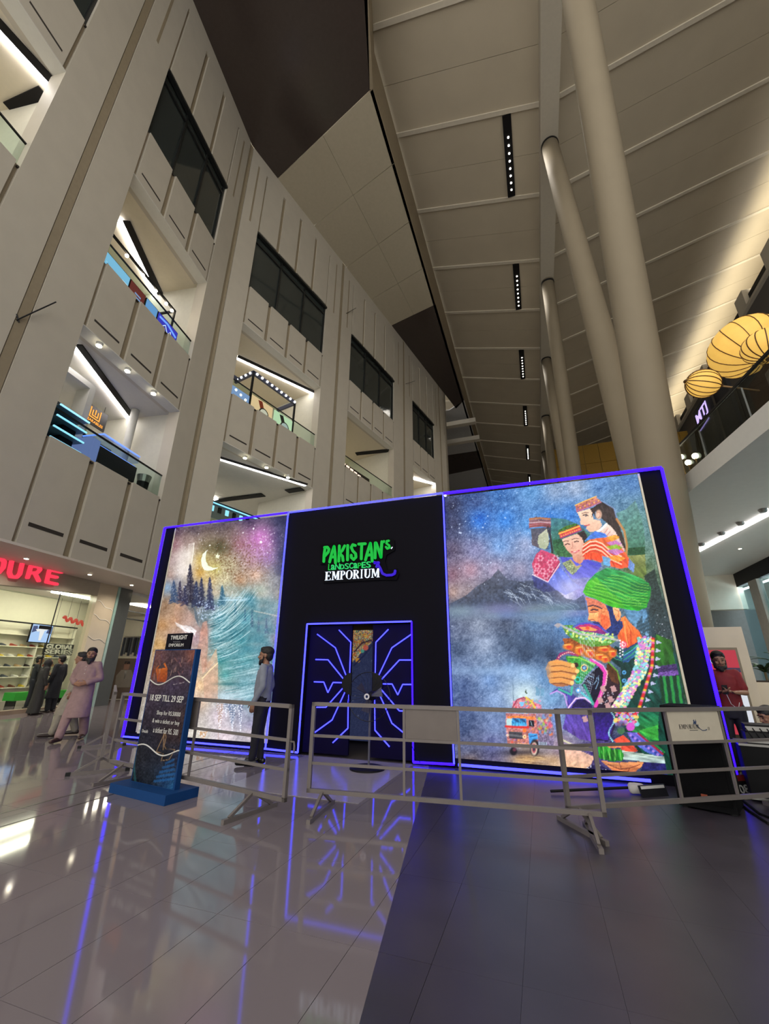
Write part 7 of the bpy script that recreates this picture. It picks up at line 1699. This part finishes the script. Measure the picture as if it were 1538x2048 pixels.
for k in range(6): MB().tube([(-.2 + .07 * k, -.1, .12), (-.2 + .07 * k, -.16, .17), (-.15 + .07 * k, -.22, .05)], .006, 5).build('patch_cable', M_BLACK, mx)
def floor_board(q0, q1, label, w, h, c, txt=None, strip=None, red=None, white=False):
    P_ = onz(*q0); Q_ = onz(*q1); d = Vector((Q_[0] - P_[0], Q_[1] - P_[1], 0)); rz = math.atan2(d.y, d.x); t = thing('sale_board', label, 'sign', (P_[0], P_[1], 0), rz, 'sale boards on the floor'); w = d.length
    bo_ = MB().hexa([(0, 0, 0), (w, 0, 0), (w, .02, 0), (0, .02, 0), (0, h * .3, h), (w, h * .3, h), (w, h * .3 + .02, h), (0, h * .3 + .02, h)]).build('board', mat('board_black_%d' % c[0], c, .5), t)
    up = Vector((0, .3, 1)).normalized()
    if txt: place_text('lettering', text_mesh(txt, 1, .002, offset=.015), M_INK, (w * .25, -.004 + h * .3 * .15, h * .15), (1, 0, 0), tuple(up), t, w * .6, h * .42)
    if white: MB().hexa([(.02, h * .3 * .7 - .004, h * .7), (w - .02, h * .3 * .7 - .004, h * .7), (w - .02, h * .3 * .7, h * .7), (.02, h * .3 * .7, h * .7), (.02, h * .3 * .95 - .004, h * .95), (w - .02, h * .3 * .95 - .004, h * .95), (w - .02, h * .3 * .95, h * .95), (.02, h * .3 * .95, h * .95)]).build('strip', M_INK, t)
    if red: MB().hexa([(0, h * .3 * .72 - .004, h * .72), (w, h * .3 * .72 - .004, h * .72), (w, h * .3 * .72, h * .72), (0, h * .3 * .72, h * .72), (0, h * .3 - .004, h), (w, h * .3 - .004, h), (w, h * .3, h), (0, h * .3, h)]).build('band', mat('board_red', (150, 44, 44), .5), t)
floor_board((1456, 1596), (1514, 1592), 'black and red sale board with big white numerals on the floor', .4, .22, (24, 22, 24), '%08', red=True)
floor_board((1286, 1596), (1338, 1592), 'black floor board with a white strip left of the loudspeaker', .4, .12, (22, 22, 24), None, red=None, white=True)
P_ = onz(1262, 1586); Q_ = onz(1102, 1588)
mp = thing('mop', 'mop with dark handle and white head lying on the floor', 'mop', (P_[0], P_[1], 0)); dv = Vector((Q_[0] - P_[0], Q_[1] - P_[1], 0))
MB().tube([(0, 0, .06), tuple(dv + Vector((0, 0, .03)))], .016, 8).build('handle', M_BLACK, mp)
m2 = MB()
for k in range(12): m2.ball((.02 + .035 * (k % 4), -.05 + .04 * (k // 4), .06), .055, .045, .06, 8, 6)
fuse('head', m2, .012, mat('mop_white', (190, 186, 184), .9), mp, 3, .01, 4)
for i, pts in enumerate(([(1470, 1600), (1500, 1625), (1538, 1650)], [(1480, 1598), (1520, 1630), (1545, 1640)], [(1462, 1590), (1490, 1600), (1530, 1598)])):
    W_ = [onz(*q) for q in pts]; o_ = MB().tube([(p_[0], p_[1], .012) for p_ in W_], .012, 6).build('cable', M_BLACK if i < 2 else mat('grey_cable', (120, 116, 112), .6)); tag(o_, ('thick black cable running off to the right', 'black cable beside the thick one on the floor', 'grey cable behind the black ones')[i], 'cable', 'cables on the floor')
if False: MBb = thing('subwoofer', 'low black speaker box at the right edge behind the case', 'speaker', (3.15, 7.6, 0)); MB().box(-.3, .3, -.25, .25, 0, .55).build('cabinet', mat('speaker_black', (14, 14, 16), .6), MBb); MB().box(-.26, .26, -.265, -.25, .05, .5).build('grille', mat('speaker_grille', (10, 10, 11), .5), MBb)
# ------------------------------------------------------------------ render economy (light paths only)
cy = scene.cycles
cy.max_bounces = 5; cy.diffuse_bounces = 2; cy.glossy_bounces = 3; cy.transmission_bounces = 2; cy.transparent_max_bounces = 10; cy.caustics_reflective = False; cy.caustics_refractive = False
cy.sample_clamp_indirect = 4.0; cy.use_adaptive_sampling = True; cy.adaptive_threshold = 0.08
LAMPS = ('linear_led', 'shop_led', 'gallery_panel', 'cool_panel', 'blue_neon', 'violet_neon')
for m in bpy.data.materials:      # small glowing things still shine, they are just not sampled as lamps
    if not m.name.startswith(LAMPS): m.cycles.emission_sampling = 'NONE'
